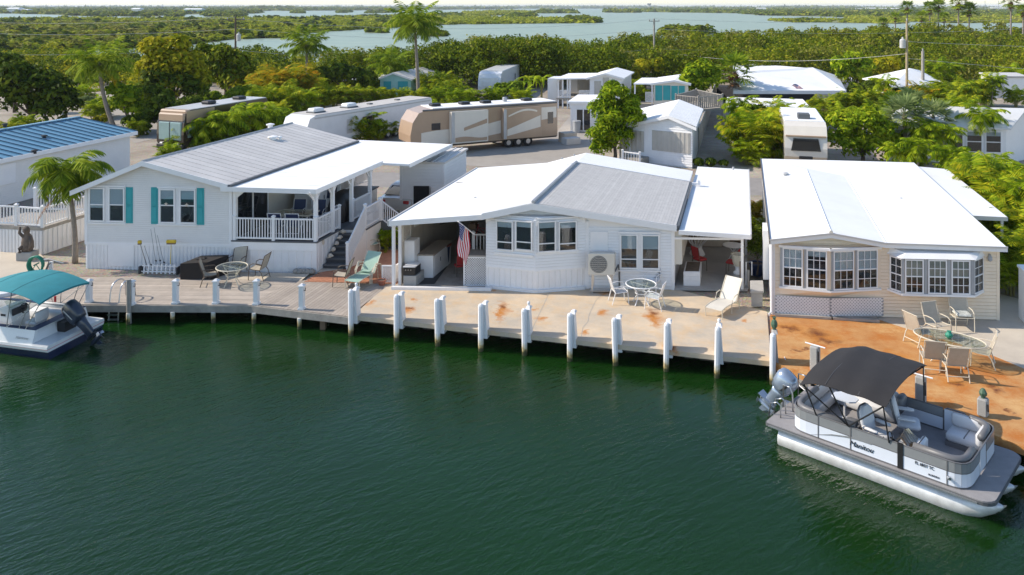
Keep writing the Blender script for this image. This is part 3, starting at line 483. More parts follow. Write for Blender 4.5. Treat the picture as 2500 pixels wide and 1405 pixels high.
def window(F, a0, a1, c0, c1, parent, b=0, nx=1, ny=2, fw=.05, fm='white', shade=.45, mid=.5, mt=.018, name='window', shade_m='shade'):
    """one sash pair: frame proud of the wall, each pane its own piece, a roller shade and a dark sheet coloured as the unlit inside"""
    m = MB(); o = b-.07
    m.box(F, a0, a0+fw, o, b, c0, c1); m.box(F, a1-fw, a1, o, b, c0, c1); m.box(F, a0+fw, a1-fw, o, b, c1-fw, c1); m.box(F, a0+fw, a1-fw, o, b, c0, c0+fw); zm = c0+(c1-c0)*mid; m.box(F, a0+fw, a1-fw, o+.008, b-.01, zm-fw*.4, zm+fw*.4)
    wn = m.obj(name, M[fm], parent)
    i0, i1, j0, j1 = a0+fw, a1-fw, c0+fw, c1-fw
    MB().box(F, i0, i1, b-.018, b-.006, j0, j1).obj('dark_backing', M['unlit_dark'], wn)  # dark sheet on the wall face, its colour stands for the unlit inside
    if shade: MB().box(F, i0+.01, i1-.01, b-.026, b-.020, j1-(j1-j0)*shade, j1).obj('shade', M[shade_m], wn)
    mun = MB(); wd = (i1-i0)/nx
    for (y0, y1, n) in ((j0, zm-fw*.4, max(1, ny//2)), (zm+fw*.4, j1, max(1, ny//2))):
        h = (y1-y0)/n
        for i in range(nx):
            for k in range(n): MB().box(F, i0+i*wd+.004, i0+(i+1)*wd-.004, b-.042, b-.036, y0+k*h+.004, y0+(k+1)*h-.004).obj('pane', M['glass'], wn)
        for i in range(1, nx): mun.box(F, i0+i*wd-mt/2, i0+i*wd+mt/2, b-.052, b-.030, y0, y1)
        for k in range(1, n): mun.box(F, i0, i1, b-.050, b-.032, y0+k*h-mt/2, y0+k*h+mt/2)
    if mun.v: mun.obj('muntins', M[fm], wn)
    return wn
def railing(P, Q, h, parent, sp=.115, m='white', newels=True, br=.018, zb=.09):   # P, Q: world points at deck level
    P, Q = Vector(P), Vector(Q); d = Q-P; n = max(2, int(d.length/sp)); up = Vector((0,0,1)); hv = Vector((d.x,d.y,0)).normalized(); s = Vector((hv.y,-hv.x,0))*.035
    for z0, z1, nm in ((h-.06, h, 'top_rail'), (zb-.03, zb+.03, 'bottom_rail')):
        MB().hexa([P-s+up*z0,Q-s+up*z0,Q+s+up*z0,P+s+up*z0,P-s+up*z1,Q-s+up*z1,Q+s+up*z1,P+s+up*z1]).obj(nm, M[m], parent)
    key = 'bal%.2f%s' % (h-zb, m)
    if key not in BAL: b = MB(); b.box(W0, -br, br, -br, br, 0, h-.06-zb); o = b.obj('baluster', M[m], org=(0,0,0)); BAL[key] = o.data; bpy.data.objects.remove(o)
    for i in range(1, n): inst(BAL[key], 'baluster', parent, P+d*(i/n)+up*zb)
    if newels:
        for p in (P, Q): newel(p, h, parent, m)
NEW = set()
def newel(p, h, parent, m='white', r=.06):
    k = (round(p[0],1), round(p[1],1), round(p[2]*2))
    if k in NEW: return
    NEW.add(k)
    F = Fr(p, (1,0,0), (0,1,0)); b = MB(); b.box(F, -r, r, -r, r, 0, h+.05); b.box(F, -r*1.35, r*1.35, -r*1.35, r*1.35, h+.05, h+.08); b.box(F, -r*1.3, r*1.3, -r*1.3, r*1.3, h+.08, h+.13, taper=r); b.obj('newel_post', M[m], parent)
BAL = {}
def slope(F, pts, th, name, m, parent, smooth=False): # roof slab: pts in frame coordinates (a,b,z), thickness downwards
    P = [F(*p) for p in pts]; return MB().prism([p-Vector((0,0,th)) for p in P], (0,0,th)).obj(name, m, parent)
def roof_panels(F, e0, e1, r0, r1, n, parent, m, name='roof_panel', lift=.004, rib=.025, gap=0):  # panels running eave->ridge; e0,r0 front, e1,r1 back (a,b,z)
    e0, e1, r0, r1 = [F(*q) for q in (e0,e1,r0,r1)]; up = Vector((0,0,1))
    for i in range(n):
        t0, t1 = i/n, (i+1)/n; a, b_, c_, d = e0.lerp(e1,t0), e0.lerp(e1,t1), r0.lerp(r1,t1), r0.lerp(r1,t0)
        mb = MB(); k = .16; a2, d2 = a.lerp(b_,k), d.lerp(c_,k); z = R.uniform(0,.004)
        mb.prism([a+up*lift, a2+up*lift, d2+up*lift, d+up*lift], up*rib); mb.prism([a2+up*lift, b_+up*lift, c_+up*lift, d2+up*lift], up*(rib*.25+z)); mb.obj(name, m, parent)
def shingles(F, e0, e1, r0, r1, n, parent, m, name='shingle_course', th=.022):   # courses along the eave
    e0, e1, r0, r1 = [F(*q) for q in (e0,e1,r0,r1)]; up = Vector((0,0,1))
    for i in range(n):
        t0, t1 = i/n, (i+1.25)/n if i < n-1 else 1; mb = MB(); a, b_, c_, d = e0.lerp(r0,t0), e1.lerp(r1,t0), e1.lerp(r1,min(1,t1)), e0.lerp(r0,min(1,t1))
        mb.hexa([a,b_,c_,d,a+up*th,b_+up*th,c_+up*.004,d+up*.004]); mb.obj(name, m, parent)
def vent(F, a, b, z, parent, m='roof_white', r=.07, h=.18, cap=True):
    mb = MB(); mb.lathe(F.sub(a,b,z), [(r,-.05),(r,h)]+([(r*1.7,h),(r*1.6,h+.05),(r*.4,h+.09)] if cap else []), 10); mb.obj('roof_vent', M[m], parent)
def star(F, a, b, c, r, parent, m):
    mb = MB(); mb.prism([F(a+math.sin(k*math.pi/5)*(r if k%2 == 0 else r*.36), b, c+math.cos(k*math.pi/5)*(r if k%2 == 0 else r*.36)) for k in range(10)], F.y*-.015); return mb.obj('starfish', M[m], parent)

# ================================================================ home with turquoise shutters and porch
F1 = Fr(*(lambda p, q: (Vector((p.x,p.y,0)), (q-p).normalized(), DD))(g(210,652), g(773,665)))
WT = ray_a(F1, 773); W1 = ray_a(F1, 566); LB = 11.0
zs = px(F1,210,593)[1]; ze = px(F1,210,462)[1]; aa, za = px(F1,360,400); zw = px(F1,563,455)[1]
h1 = thing('mobile_home', 'pale grey mobile home with turquoise shutters and a covered white porch', 'house', F1(W1/2,LB/2,.75))
MB().prism([F1(0,0,.7),F1(W1,0,.7),F1(W1,0,zw),F1(aa,0,za),F1(0,0,ze)], F1.y*LB).obj('wall', M['siding_grey'], h1)
siding(F1, lambda c: max(0, (c-ze)/(za-ze)*aa) if c > ze else 0, lambda c: W1-max(0, (c-zw)/(za-zw)*(W1-aa)) if c > zw else W1, zs+.05, za-.03, .085, h1, M['siding_grey'])
for a, b in ((-.03,.09),(W1-.09,W1+.03)): MB().box(F1, a, b, -.045, .1, zs, ze-.02).obj('corner_trim', M['white'], h1)
MB().box(F1, -.02, W1, -.05, -.001, zs-.06, zs+.05).obj('skirt_trim', M['white'], h1)
MB().box(F1, 0, W1, -.02, 0, .72, zs-.05).obj('skirt', M['white_vinyl'], h1); battens(F1, .02, W1-.05, .74, zs-.06, .16, h1, M['white_vinyl'], b=-.021)
a0, c0 = px(F1,268,650); a1, c1 = px(F1,329,597); MB().box(F1, a0-.04, a1, -.055, -.045, c0+.02, c1).obj('skirt_hatch', M['white'], h1)
def sash(F, u0, v0, u1, v1, par, b=0, **k):
    a0, c1 = px(F, u0, v0, b); a1, c0 = px(F, u1, v1, b); return window(F, a0, a1, c0, c1, par, b, **k)
def framed(F, u0, v0, u1, v1, par, b=0, fw=.09, nm='window_trim', sill=True):
    a0, c1 = px(F, u0, v0, b); a1, c0 = px(F, u1, v1, b); mb = MB(); o = b-.045
    mb.box(F, a0, a1, o, b, c0, c1); 
    if sill: mb.box(F, a0-.03, a1+.03, o-.06, b, c0-.05, c0); mb.box(F, a0-.02, a1+.02, o-.05, b, c1, c1+.06)
    return mb.obj(nm, M['white'], par)
w1 = framed(F1, 217,455,309,544, h1); sash(F1, 219,458,257,541, h1, b=-.046, shade=.6, mid=.5); sash(F1, 267,458,306,542, h1, b=-.046, shade=.5, mid=.5)
w2 = framed(F1, 388,459,482,548, h1); sash(F1, 391,461,429,545, h1, b=-.046, shade=.28, mid=.52); sash(F1, 440,462,479,546, h1, b=-.046, shade=.28, mid=.52)
for u0, u1, v0, v1 in ((309.5,326,457,545),(371,387.5,457,547),(482.5,500,459,549)):
    a0, c1 = px(F1,u0,v0); a1, c0 = px(F1,u1,v1); s = MB().box(F1, a0, a1, -.06, -.029, c0, c1).obj('shutter', M['teal'], h1)
    cm = (c0+c1)/2; b_ = MB()
    for q0, q1 in ((c0+.07,cm-.03),(cm+.03,c1-.07)): b_.bbox(F1, a0+.05, a1-.05, -.075, -.058, q0, q1, .012)
    b_.obj('shutter_panel', M['teal'], s)
for u, v in ((411,497),(461,499)): a, c = px(F1,u,v); star(F1, a, -.13, c, .085, h1, 'shell')
for u, v in ((304,642),(437,630)): pass
# roof
ov = .32; er = W1+.02; zl = ze-(za-ze)/aa*.38
slope(F1, [(-.4,-ov,zl+.12),(aa,-ov,za+.13),(aa,LB+.2,za+.13),(-.4,LB+.2,zl+.12)], .1, 'roof_slope', M['roof_grey'], h1)
rf = slope(F1, [(aa,-ov,za+.13),(er,-ov,zw+.1),(er,LB+.2,zw+.1),(aa,LB+.2,za+.13)], .1, 'roof', M['roof_grey'], h1)
roof_panels(F1, (er,-ov,zw+.1), (er,LB+.2,zw+.1), (aa,-ov,za+.13), (aa,LB+.2,za+.13), 24, rf, M['roof_grey'], rib=.022)
roof_panels(F1, (-.4,-ov,zl+.12), (-.4,LB+.2,zl+.12), (aa-.01,-ov,za+.13), (aa-.01,LB+.2,za+.13), 34, rf, M['roof_grey'])
for (x0, z0, x1, z1) in ((-.42,zl,aa,za+.02),(aa,za+.02,er,zw)): MB().prism([F1(x0,-ov-.03,z0-.06),F1(x1,-ov-.03,z1-.06),F1(x1,-ov-.03,z1+.14),F1(x0,-ov-.03,z0+.14)], F1.y*.028).obj('fascia', M['white'], h1)
MB().tube([F1(aa,-ov,za+.15),F1(aa,LB+.2,za+.15)], .05, 6).obj('ridge_cap', M['grey_paint'], h1)
for u, v, r in ((660,333,.12),(666,352,.14),(684,350,.06)):
    p = g(u, v, zw+.5); q = F1.loc(p); vent(F1, q.x, q.y, zw+.1+(za-zw)*max(0,min(1,(er-q.x)/(er-aa))), h1, 'roof_white', r, .12)
# porch floor, skirt, roof
zd = px(F1,765,590)[1]; PB = 10.5; WR = WT+1.25
bn = 6.0
b3 = side(F1,905,500,WT-.06)[0]+.1
MB().box(F1, W1, WT+.05, -.06, b3, zd-.06, zd).obj('porch_floor', M['dark_grey'], h1); MB().box(F1, W1, WT, 0, b3, .72, zd-.065).obj('porch_base', M['white_vinyl'], h1)
MB().box(F1, W1, WT-2, b3, PB, zd-.06, zd).obj('porch_floor', M['dark_grey'], h1); MB().box(F1, W1, WT-2.1, b3, PB, .72, zd-.065).obj('porch_base', M['white_vinyl'], h1)
MB().box(F1, W1, WT+.01, -.04, -.001, zd-.38, zd-.065).obj('porch_band', M['white'], h1); battens(F1, W1+.05, WT-.02, .74, zd-.39, .3, h1, M['white_vinyl'], w_=.03)
FS = Fr(F1(WT,0,0), DD, -F1.x)         # porch side plane: a along depth, b inwards
battens(FS, .05, 3.2, .74, zd-.12, .3, h1, M['white_vinyl'], w_=.03)
MB().tube([FS(.5,-.02,px(F1,775,600)[1]),FS(.5,-.05,px(F1,775,600)[1])], .1, 12).obj('sand_dollar', M['shell'], h1)
zr0, zr1 = zw+.02, px(F1,769,460)[1]+.1
zwide = zr1-.1
pr = slope(F1, [(W1-.25,-.35,zr0),(WT+.12,-.35,zr1-.1),(WT+.12,bn,zr1-.1),(W1-.25,bn,zr0)], .1, 'porch_roof', M['roof_white'], h1)
slope(F1, [(W1-.25,bn+.002,zr0),(WR+.15,bn+.002,zr1-.22),(WR+.15,PB+1.4,zr1-.22),(W1-.25,PB+1.4,zr0)], .1, 'porch_roof', M['roof_white'], h1)
n = 8
for i in range(1, n): b = -.35+i*(bn+.35)/n; MB().prism([F1(W1-.2,b,zr0+.0),F1(WT+.12,b,zr1-.1),F1(WT+.12,b+.025,zr1-.1),F1(W1-.2,b+.025,zr0)], (0,0,.012)).obj('roof_seam', M['roof_white'], pr)
MB().prism([F1(W1-.25,-.37,zr0-.16),F1(WT+.14,-.37,zr1-.26),F1(WT+.14,-.37,zr1-.07),F1(W1-.25,-.37,zr0+.03)], F1.y*.018).obj('fascia', M['white'], h1)
MB().box(F1, WT+.122, WT+.15, -.35, bn, zr1-.27, zr1-.075).obj('fascia', M['white'], h1); MB().box(F1, WR+.152, WR+.18, bn, PB+1.4, zr1-.38, zr1-.2).obj('fascia', M['white'], h1)
MB().prism([F1(er+.01,-ov,zw+.02),F1(er+.12,-ov,zw+.02),F1(er+.12,LB+.2,zw+.02),F1(er+.01,LB+.2,zw+.02)], (0,0,.09)).obj('gutter', M['dark_grey'], h1)
pb = [0.05]+[max(.3, side(F1,u,500,WT-.06)[0]) for u in (812,858,903)]
for b in pb:
    MB().box(F1, WT-.13, WT, b-.06, b+.07, zd, zr1-.2).obj('porch_post', M['white'], h1); mb = MB(); mb.box(F1, WT-.16, WT+.03, b-.09, b+.1, zr1-.34, zr1-.2)
    for s in (-1, 1): mb.prism([F1(WT-.1,b+s*.06,zr1-.62),F1(WT-.1,b+s*.12,zr1-.62),F1(WT-.1,b+s*.5,zr1-.2),F1(WT-.1,b+s*.42,zr1-.2)], F1.x*.05)
    mb.obj('post_bracket', M['white'], h1)
MB().box(F1, W1+.05, W1+.18, -.02, .11, zd, zr0-.2).obj('porch_post', M['white'], h1)
mb = MB()
for a, s in ((W1+.18,1),(WT-.13,-1)): mb.prism([F1(a,.0,zr1-.62),F1(a+s*.02,0,zr1-.55),F1(a+s*.45,0,zr1-.2),F1(a+s*.3,0,zr1-.15),F1(a,0,zr1-.2)], F1.y*.05)
mb.obj('post_bracket', M['white'], h1)
up = Vector((0,0,zd)); RH = px(F1,765,535)[1]-zd
um = ray_a(F1,667); railing(F1(W1+.1,.02,zd), F1(um,.02,zd), RH, h1); railing(F1(um,.02,zd), F1(WT-.06,.02,zd), RH, h1)
b1 = side(F1,828,555,WT-.06)[0]; b2 = side(F1,861,534,WT-.06)[0]
railing(F1(WT-.06,.1,zd), F1(WT-.06,b1,zd), RH, h1); railing(F1(WT-.06,b2,zd), F1(WT-.06,pb[3],zd), RH, h1); railing(g(790,486,zd), g(905,443,zd), .95, h1, newels=False)
# landing and stairs
SW = 1.02; MB().box(F1, WT+.06, WT+SW+.12, b1, b2+.25, zd-.06, zd).obj('landing', M['dark_grey'], h1); MB().box(F1, WT+.06, WT+SW+.1, b1+.02, b2+.2, .72, zd-.065).obj('landing_base', M['white_vinyl'], h1)
ns = 6; run = .27; rise = (zd-.8)/(ns+1)
for k in range(ns):
    z = zd-rise*(k+1); bb = b1-run*(k+1); MB().box(F1, WT+.04, WT+SW, bb, bb+run+.03, z-.05, z).obj('stair_tread', M['dark_grey'], h1); MB().box(F1, WT+.04, WT+SW, bb+.02, bb+.05, z-rise, z-.05).obj('stair_riser', M['charcoal'], h1)
bz = b1-run*ns
MB().prism([F1(WT+SW+.02,bz-.05,.75),F1(WT+SW+.02,b2+.2,.75),F1(WT+SW+.02,b2+.2,zd+.02),F1(WT+SW+.02,b1,zd+.02),F1(WT+SW+.02,bz-.05,.95)], F1.x*.06).obj('stringer_wall', M['white_vinyl'], h1)
railing(F1(WT+SW+.05,bz,.88), F1(WT+SW+.05,b1,zd+.02), .95, h1); railing(F1(WT+SW+.05,b1,zd), F1(WT+SW+.05,b2+.2,zd), RH, h1); railing(F1(WT+SW+.1,b2+.22,zd), F1(WT+SW+1.5,b2+.5,.85), RH, h1)
MB().prism([F1(WT+SW+.08,b2+.25,.75),F1(WT+SW+1.45,b2+.5,.75),F1(WT+SW+.08,b2+.25,zd)], F1.y*.9).obj('back_stairs', M['dark_grey'], h1)
# house wall towards the porch: sliding door, door, siding
FP = Fr(F1(W1+.002,0,0), -DD, -F1.x)    # plane facing the porch (a runs towards the canal)
mb = MB(); mb.box(F1, W1+.005, W1+.02, .3, 2.6, zd+.02, zd+2.05); mb.obj('sliding_door', M['glass_dark'], h1)
mb = MB()
for b in (.26,1.4,2.55): mb.box(F1, W1+.004, W1+.05, b, b+.07, zd, zd+2.1)
mb.box(F1, W1+.004, W1+.05, .26, 2.62, zd+2.05, zd+2.13); mb.obj('door_frame', M['white'], h1)
mb = MB(); mb.box(F1, W1+.005, W1+.03, 2.62, 3.1, zd, zd+2.15); mb.obj('curtain', M['cream'], h1)
mb = MB(); mb.box(F1, W1, W1+.012, 3.1, PB, zd, zw); mb.obj('porch_wall', M['cream'], h1)

# ================================================================ middle white home
F2 = Fr(*(lambda p, q: (Vector((p.x,p.y,0)), (q-p).normalized(), DD))(g(1187,702), g(1645,708)))
h2 = thing('mobile_home', 'white mobile home with grey shingle gable and white awnings on both sides', 'house', F2(4,5,.75))
WA = 0.0; aB = ray_a(F2,1430); W2 = ray_a(F2,1645); aC = ray_a(F2,1308); zL = px(F2,1187,522)[1]; zA = px(F2,1308,504,-.4)[1]; zR = px(F2,1650,557,-.1)[1]; zBt = px(F2,1430,522)[1]
aL = ray_a(F2,950,-.35); zLL = px(F2,952,545,-.35)[1]
BF = -.5                               # how far the fold of the bay stands forward
zbw = px(F2,1430,524)[1]
aCb = ray_a(F2,1308,BF)
MB().prism([F2(0,0,.8),F2(aCb,BF,.8),F2(aB,0,.8),F2(aB,3,.8),F2(0,3,.8)], (0,0,zL-.8-.05)).obj('bay_wall', M['white'], h2)
MB().prism([F2(aB-.2,.02,.8),F2(W2,.02,.8),F2(W2,.02,zR),F2(aC,.02,zA-.1),F2(0,.02,zL),F2(0,.02,.8)], F2.y*9.8).obj('wall', M['white'], h2)
FL = Fr(F2(0,0,0), (F2(aCb,BF,0)-F2(0,0,0)).normalized(), DD); FR_ = Fr(F2(aCb,BF,0), (F2(aB,0,0)-F2(aCb,BF,0)).normalized(), DD); lL, lR = (F2(aCb,BF,0)-F2(0,0,0)).length, (F2(aB,0,0)-F2(aCb,BF,0)).length
zk = px(F2,1250,650)[1]
for F, l in ((FL, lL), (FR_, lR)):
    siding(F, 0, l, zk, zL-.08, .11, h2, M['white']); battens(F, 0, l, .88, zk-.03, .2, h2, M['white_vinyl'], w_=.03); MB().box(F, 0, l, -.04, -.001, zk-.05, zk).obj('skirt_trim', M['white'], h2); MB().box(F, 0, l, -.10, -.001, .8, .9).obj('skirt_foot', M['white_vinyl'], h2)
mb = MB(); mb.prism([F2(0,0,zL-.06),F2(aCb,BF,zL-.06),F2(aB,0,zL-.06),F2(aB,.3,zL-.06),F2(0,.3,zL-.06)], (0,0,.06)); mb.obj('bay_soffit', M['white'], h2)
for u0, u1, F in ((1212,1253,FL),(1259,1300,FL)): sash(F, u0, 537, u1, 613, h2, b=-.046, shade=.2, mid=.28, fw=.045)
for u0, u1, F in ((1314,1358,FR_),(1365,1409,FR_)): sash(F, u0, 541, u1, 614, h2, b=-.046, shade=.2, mid=.28, fw=.045)
for F, u0, u1 in ((FL,1208,1303),(FR_,1312,1413)):
    a0, c0 = px(F,u0,614); a1 = ray_a(F,u1); c1 = px(F,u0,536)[1]; MB().box(F, a0, a1, -.1, -.03, c0-.07, c0).obj('window_sill', M['white'], h2); MB().box(F, a0, a1, -.1, -.03, c1, c1+.05).obj('window_head', M['white'], h2)
siding(F2, aB, W2, .95, zR-.02, .11, h2, M['white'], b=.02); MB().box(F2, aB-.02, aB+.12, -.02, .02, .8, zR+.2).obj('downspout', M['white'], h2); MB().box(F2, W2-.09, W2+.03, -.03, .1, .8, zR).obj('corner_trim', M['white'], h2)
framed(F2, 1512,569,1612,659, h2, b=0); sash(F2, 1515,572,1557,656, h2, b=-.046, shade=.42, mid=.28, fw=.04); sash(F2, 1567,573,1610,657, h2, b=-.046, shade=.42, mid=.28, fw=.04)
a0, c1 = px(F2,1442,565); a1, c0 = px(F2,1484,617); MB().box(F2, a0, a1, -.04, -.005, c0, c1).obj('wall_panel', M['white'], h2)
# grey shingle gable
bG = 7.9; o2 = -.42
r2 = slope(F2, [(-.02,o2,zL+.1),(aC,o2,zA+.12),(aC,bG,zA+.12),(-.02,bG,zL+.1)], .1, 'roof', M['shingle_grey'], h2); slope(F2, [(aC,o2,zA+.12),(W2+.1,o2+.3,zR+.1),(W2+.1,bG,zR+.1),(aC,bG,zA+.12)], .1, 'roof_slope', M['shingle_grey'], h2)
shingles(F2, (-.02,o2,zL+.1), (-.02,bG,zL+.1), (aC,o2,zA+.12), (aC,bG,zA+.12), 30, r2, M['roof_pale'], th=.012) if 'roof_pale' in M else shingles(F2, (-.02,o2,zL+.1), (-.02,bG,zL+.1), (aC,o2,zA+.12), (aC,bG,zA+.12), 30, r2, mat('roof_pale', (.66,.66,.65), .7, var=.06, rnd=.03), th=.012)  # left courses paler than the right, sunward side put into the colour
shingles(F2, (W2+.1,o2+.3,zR+.1), (W2+.1,bG,zR+.1), (aC,o2,zA+.12), (aC,bG,zA+.12), 46, r2, M['shingle_grey'], th=.012)
MB().tube([F2(aC,o2-.02,zA+.17),F2(aC,bG,zA+.17)], .07, 5).obj('ridge_cap', M['grey_paint'], h2)
for (x0,y0,z0,x1,y1,z1) in ((-.04,o2-.02,zL,aC,o2-.02,zA),(aC,o2-.02,zA,W2+.12,o2+.28,zR)): MB().prism([F2(x0,y0-.02,z0-.13),F2(x1,y1-.02,z1-.13),F2(x1,y1-.02,z1+.11),F2(x0,y0-.02,z0+.11)], F2.y*.03).obj('fascia', M['white'], h2)
MB().box(F2, W2+.1, W2+.2, o2+.3, bG, zR-.02, zR+.09).obj('gutter', M['dark_grey'], h2); MB().box(F2, W2+.2, W2+.55, bG-.15, bG-.05, zR-.02, zR+.08).obj('gutter_elbow', M['white'], h2); MB().box(F2, W2+.5, W2+.6, bG-.2, bG+.0, zR-.02, zR+.2).obj('gutter_elbow', M['white'], h2)
MB().prism([F2(aC,.0,zA-.15),F2(0,.0,zL-.1),F2(0,0,zL-.3),F2(aB,0,zbw-.3),F2(aB,0,zbw-.05)], F2.y*-.06).obj('gable_board', M['white'], h2)
# white roofs: left awning, rear gable, right carport
bW = 10.4
aw = slope(F2, [(aL,-.35,zLL+.06),(-.03,-.35,zL+.04),(-.03,bW,zL+.04),(aL,bW,zLL+.06)], .09, 'awning_roof', M['roof_white'], h2)
slope(F2, [(-.02,bG+.02,zL+.05),(aC,bG+.02,zA+.16),(aC,bW,zA+.16),(-.02,bW,zL+.05)], .1, 'rear_roof', M['roof_white'], h2); slope(F2, [(aC,bG+.02,zA+.16),(W2+.1,bG+.02,zR+.13),(W2+.1,bW,zR+.13),(aC,bW,zA+.16)], .1, 'rear_roof', M['roof_white'], h2)
aK, zK = px(F2,1832,577,-.25); MB
cp = slope(F2, [(W2+.22,-.25,zR-.06),(aK,-.25,zK+.04),(aK,12.6,zK+.04),(W2+.22,12.6,zR-.06)], .08, 'carport_roof', M['roof_white'], h2)
MB().prism([F2(aL-.02,-.38,zLL-.12),F2(0,-.38,zL-.14),F2(0,-.38,zL+.05),F2(aL-.02,-.38,zLL+.08)], F2.y*.025).obj('fascia', M['white'], h2); MB().prism([F2(W2+.2,-.28,zR-.2),F2(aK+.02,-.28,zK-.12),F2(aK+.02,-.28,zK+.05),F2(W2+.2,-.28,zR-.05)], F2.y*.025).obj('fascia', M['white'], h2)
MB().box(F2, aL-.06, aL-.002, -.38, bW, zLL-.1, zLL+.1).obj('gutter', M['rv_grey'], h2); MB().box(F2, aK+.002, aK+.05, -.28, 12.6, zK-.1, zK+.07).obj('gutter', M['rv_grey'], h2)
for u, v in ((1160,480),(1372,396),(1402,388),(1790,420)): q = F2.loc(g(u,v,3.6)); vent(F2, q.x, q.y, 3.5 if u < 1300 else 3.75, h2, 'rv_grey', .05, .08, False)
# under the left awning
for u in (961,):
    a = ray_a(F2,u,-.1); MB().box(F2, a-.05, a+.05, -.15, -.05, .8, zLL).obj('awning_post', M['white'], h2); MB().box(F2, a+.14, a+.24, .0, .1, .8, zLL).obj('awning_post', M['white'], h2)
MB().box(F2, aL+.1, 0, -.25, 7, .79, .83).obj('awning_floor', M['wood_grey'], h2)
MB().box(F2, aL+.1, .3, -.42, -.26, .79, .9).obj('awning_curb', M['white_vinyl'], h2)
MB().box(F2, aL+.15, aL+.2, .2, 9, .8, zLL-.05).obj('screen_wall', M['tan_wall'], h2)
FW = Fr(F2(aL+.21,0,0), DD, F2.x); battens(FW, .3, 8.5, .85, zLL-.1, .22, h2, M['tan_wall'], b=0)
MB().box(F2, aL+.2, 0, 6.6, 6.7, .8, zLL+.1).obj('back_wall', M['awning_dim'], h2)  # back and side walls coloured darker to carry the awning's shade
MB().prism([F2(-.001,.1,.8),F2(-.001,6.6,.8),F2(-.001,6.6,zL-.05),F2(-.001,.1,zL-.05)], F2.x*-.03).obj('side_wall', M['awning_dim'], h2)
def lattice(F, a0, a1, c0, c1, parent, m='white', b=0, p=.11, wd=.03, name='lattice', frame=True, fn=None):
    mb = MB(); W_, H = a1-a0, c1-c0
    def clip(x0, z0, dx, dz):       # segment within the rectangle
        ts = sorted([(0-x0)/dx, (W_-x0)/dx]); tz = sorted([(0-z0)/dz, (H-z0)/dz]); t0, t1 = max(ts[0],tz[0]), min(ts[1],tz[1]); return (t0,t1) if t1 > t0 else None
    for s, bo in ((1,0),(-1,-.012)):
        x = -H if s > 0 else 0
        while x < (W_ if s > 0 else W_+H):
            c = clip(x, 0, s*1.0, 1.0)
            if c and c[1]-c[0] > .02:
                P = [(a0+x+s*t, c0+t) for t in c]; q = wd*.7
                mb.hexa([F(P[0][0]-q,b+bo,P[0][1]),F(P[0][0]+q,b+bo,P[0][1]),F(P[0][0]+q,b+bo+.01,P[0][1]),F(P[0][0]-q,b+bo+.01,P[0][1]),F(P[1][0]-q,b+bo,P[1][1]),F(P[1][0]+q,b+bo,P[1][1]),F(P[1][0]+q,b+bo+.01,P[1][1]),F(P[1][0]-q,b+bo+.01,P[1][1])])
            x += p
    o = mb.obj(name, M[m], parent, stuff=True)
    if frame:
        mb = MB(); e = .05; mb.box(F,a0-e,a0,b-.03,b+.02,c0-e,c1+e); mb.box(F,a1,a1+e,b-.03,b+.02,c0-e,c1+e); mb.box(F,a0,a1,b-.03,b+.02,c1,c1+e); mb.box(F,a0,a1,b-.03,b+.02,c0-e,c0); mb.obj(name+'_frame', M[m], parent)
    return o
a0, c1 = px(F2,1135,630,.1); a1, c0 = px(F2,1186,686,.1); ls = thing('lattice_screen', 'white lattice screen with wooden top beside the flag under the awning', 'screen', F2(a0,.1,.8)); lattice(F2, a0, a1, .86, c1, ls, b=.1, p=.09, wd=.022); MB().box(F2, a0-.06, a1+.05, .08, .9, c1+.05, c1+.1).obj('screen_top', M['wood_grey'], ls)
lattice(Fr(F2(aL+.24,0,0), DD, F2.x), .4, 1.1, zLL-.85, zLL-.15, h2, 'cream', name='hex_lattice', p=.13); lattice(Fr(F2(aL+.24,0,0), DD, F2.x), 1.6, 2.4, zLL-.6, zLL-.15, h2, 'cream', name='hex_lattice', p=.13)
a0 = ray_a(F2,1156,2.2); railing(F2(a0,2.2,1.35), F2(-.06,2.2,1.35), .9, h2, sp=.14); MB().box(F2, a0-.05, -.03, 2.15, 6.5, .8, 1.34).obj('entry_deck', M['wood_grey'], h2)
# carport
MB().box(F2, W2+.02, aK-.1, -.05, 9, .79, .86).obj('carport_floor', M['concrete_grey'], h2); MB().box(F2, W2+.02, aK-.1, 5.6, 5.7, .86, zK-.1).obj('carport_wall', M['wood'], h2); MB().box(F2, W2+.5, W2+2.0, 5.52, 5.58, .9, 2.0).obj('wood_board', M['tan_wall'], h2)
MB().box(F2, W2+.002, W2+.3, .05, 5.5, 1.75, zR-.15).obj('wall_cabinet', M['cream'], h2)
a = ray_a(F2,1812,0); MB().box(F2, a-.05, a+.05, -.05, .05, .86, zK-.03).obj('carport_post', M['white'], h2); MB().box(F2, W2+.02, a, -.02, .03, zK-.22, zK-.14).obj('carport_beam', M['white'], h2)
for b in (4.5, 8.5, 12): MB().box(F2, aK-.2, aK-.1, b-.05, b+.05, .75, zK-.03).obj('carport_post', M['white'], h2)

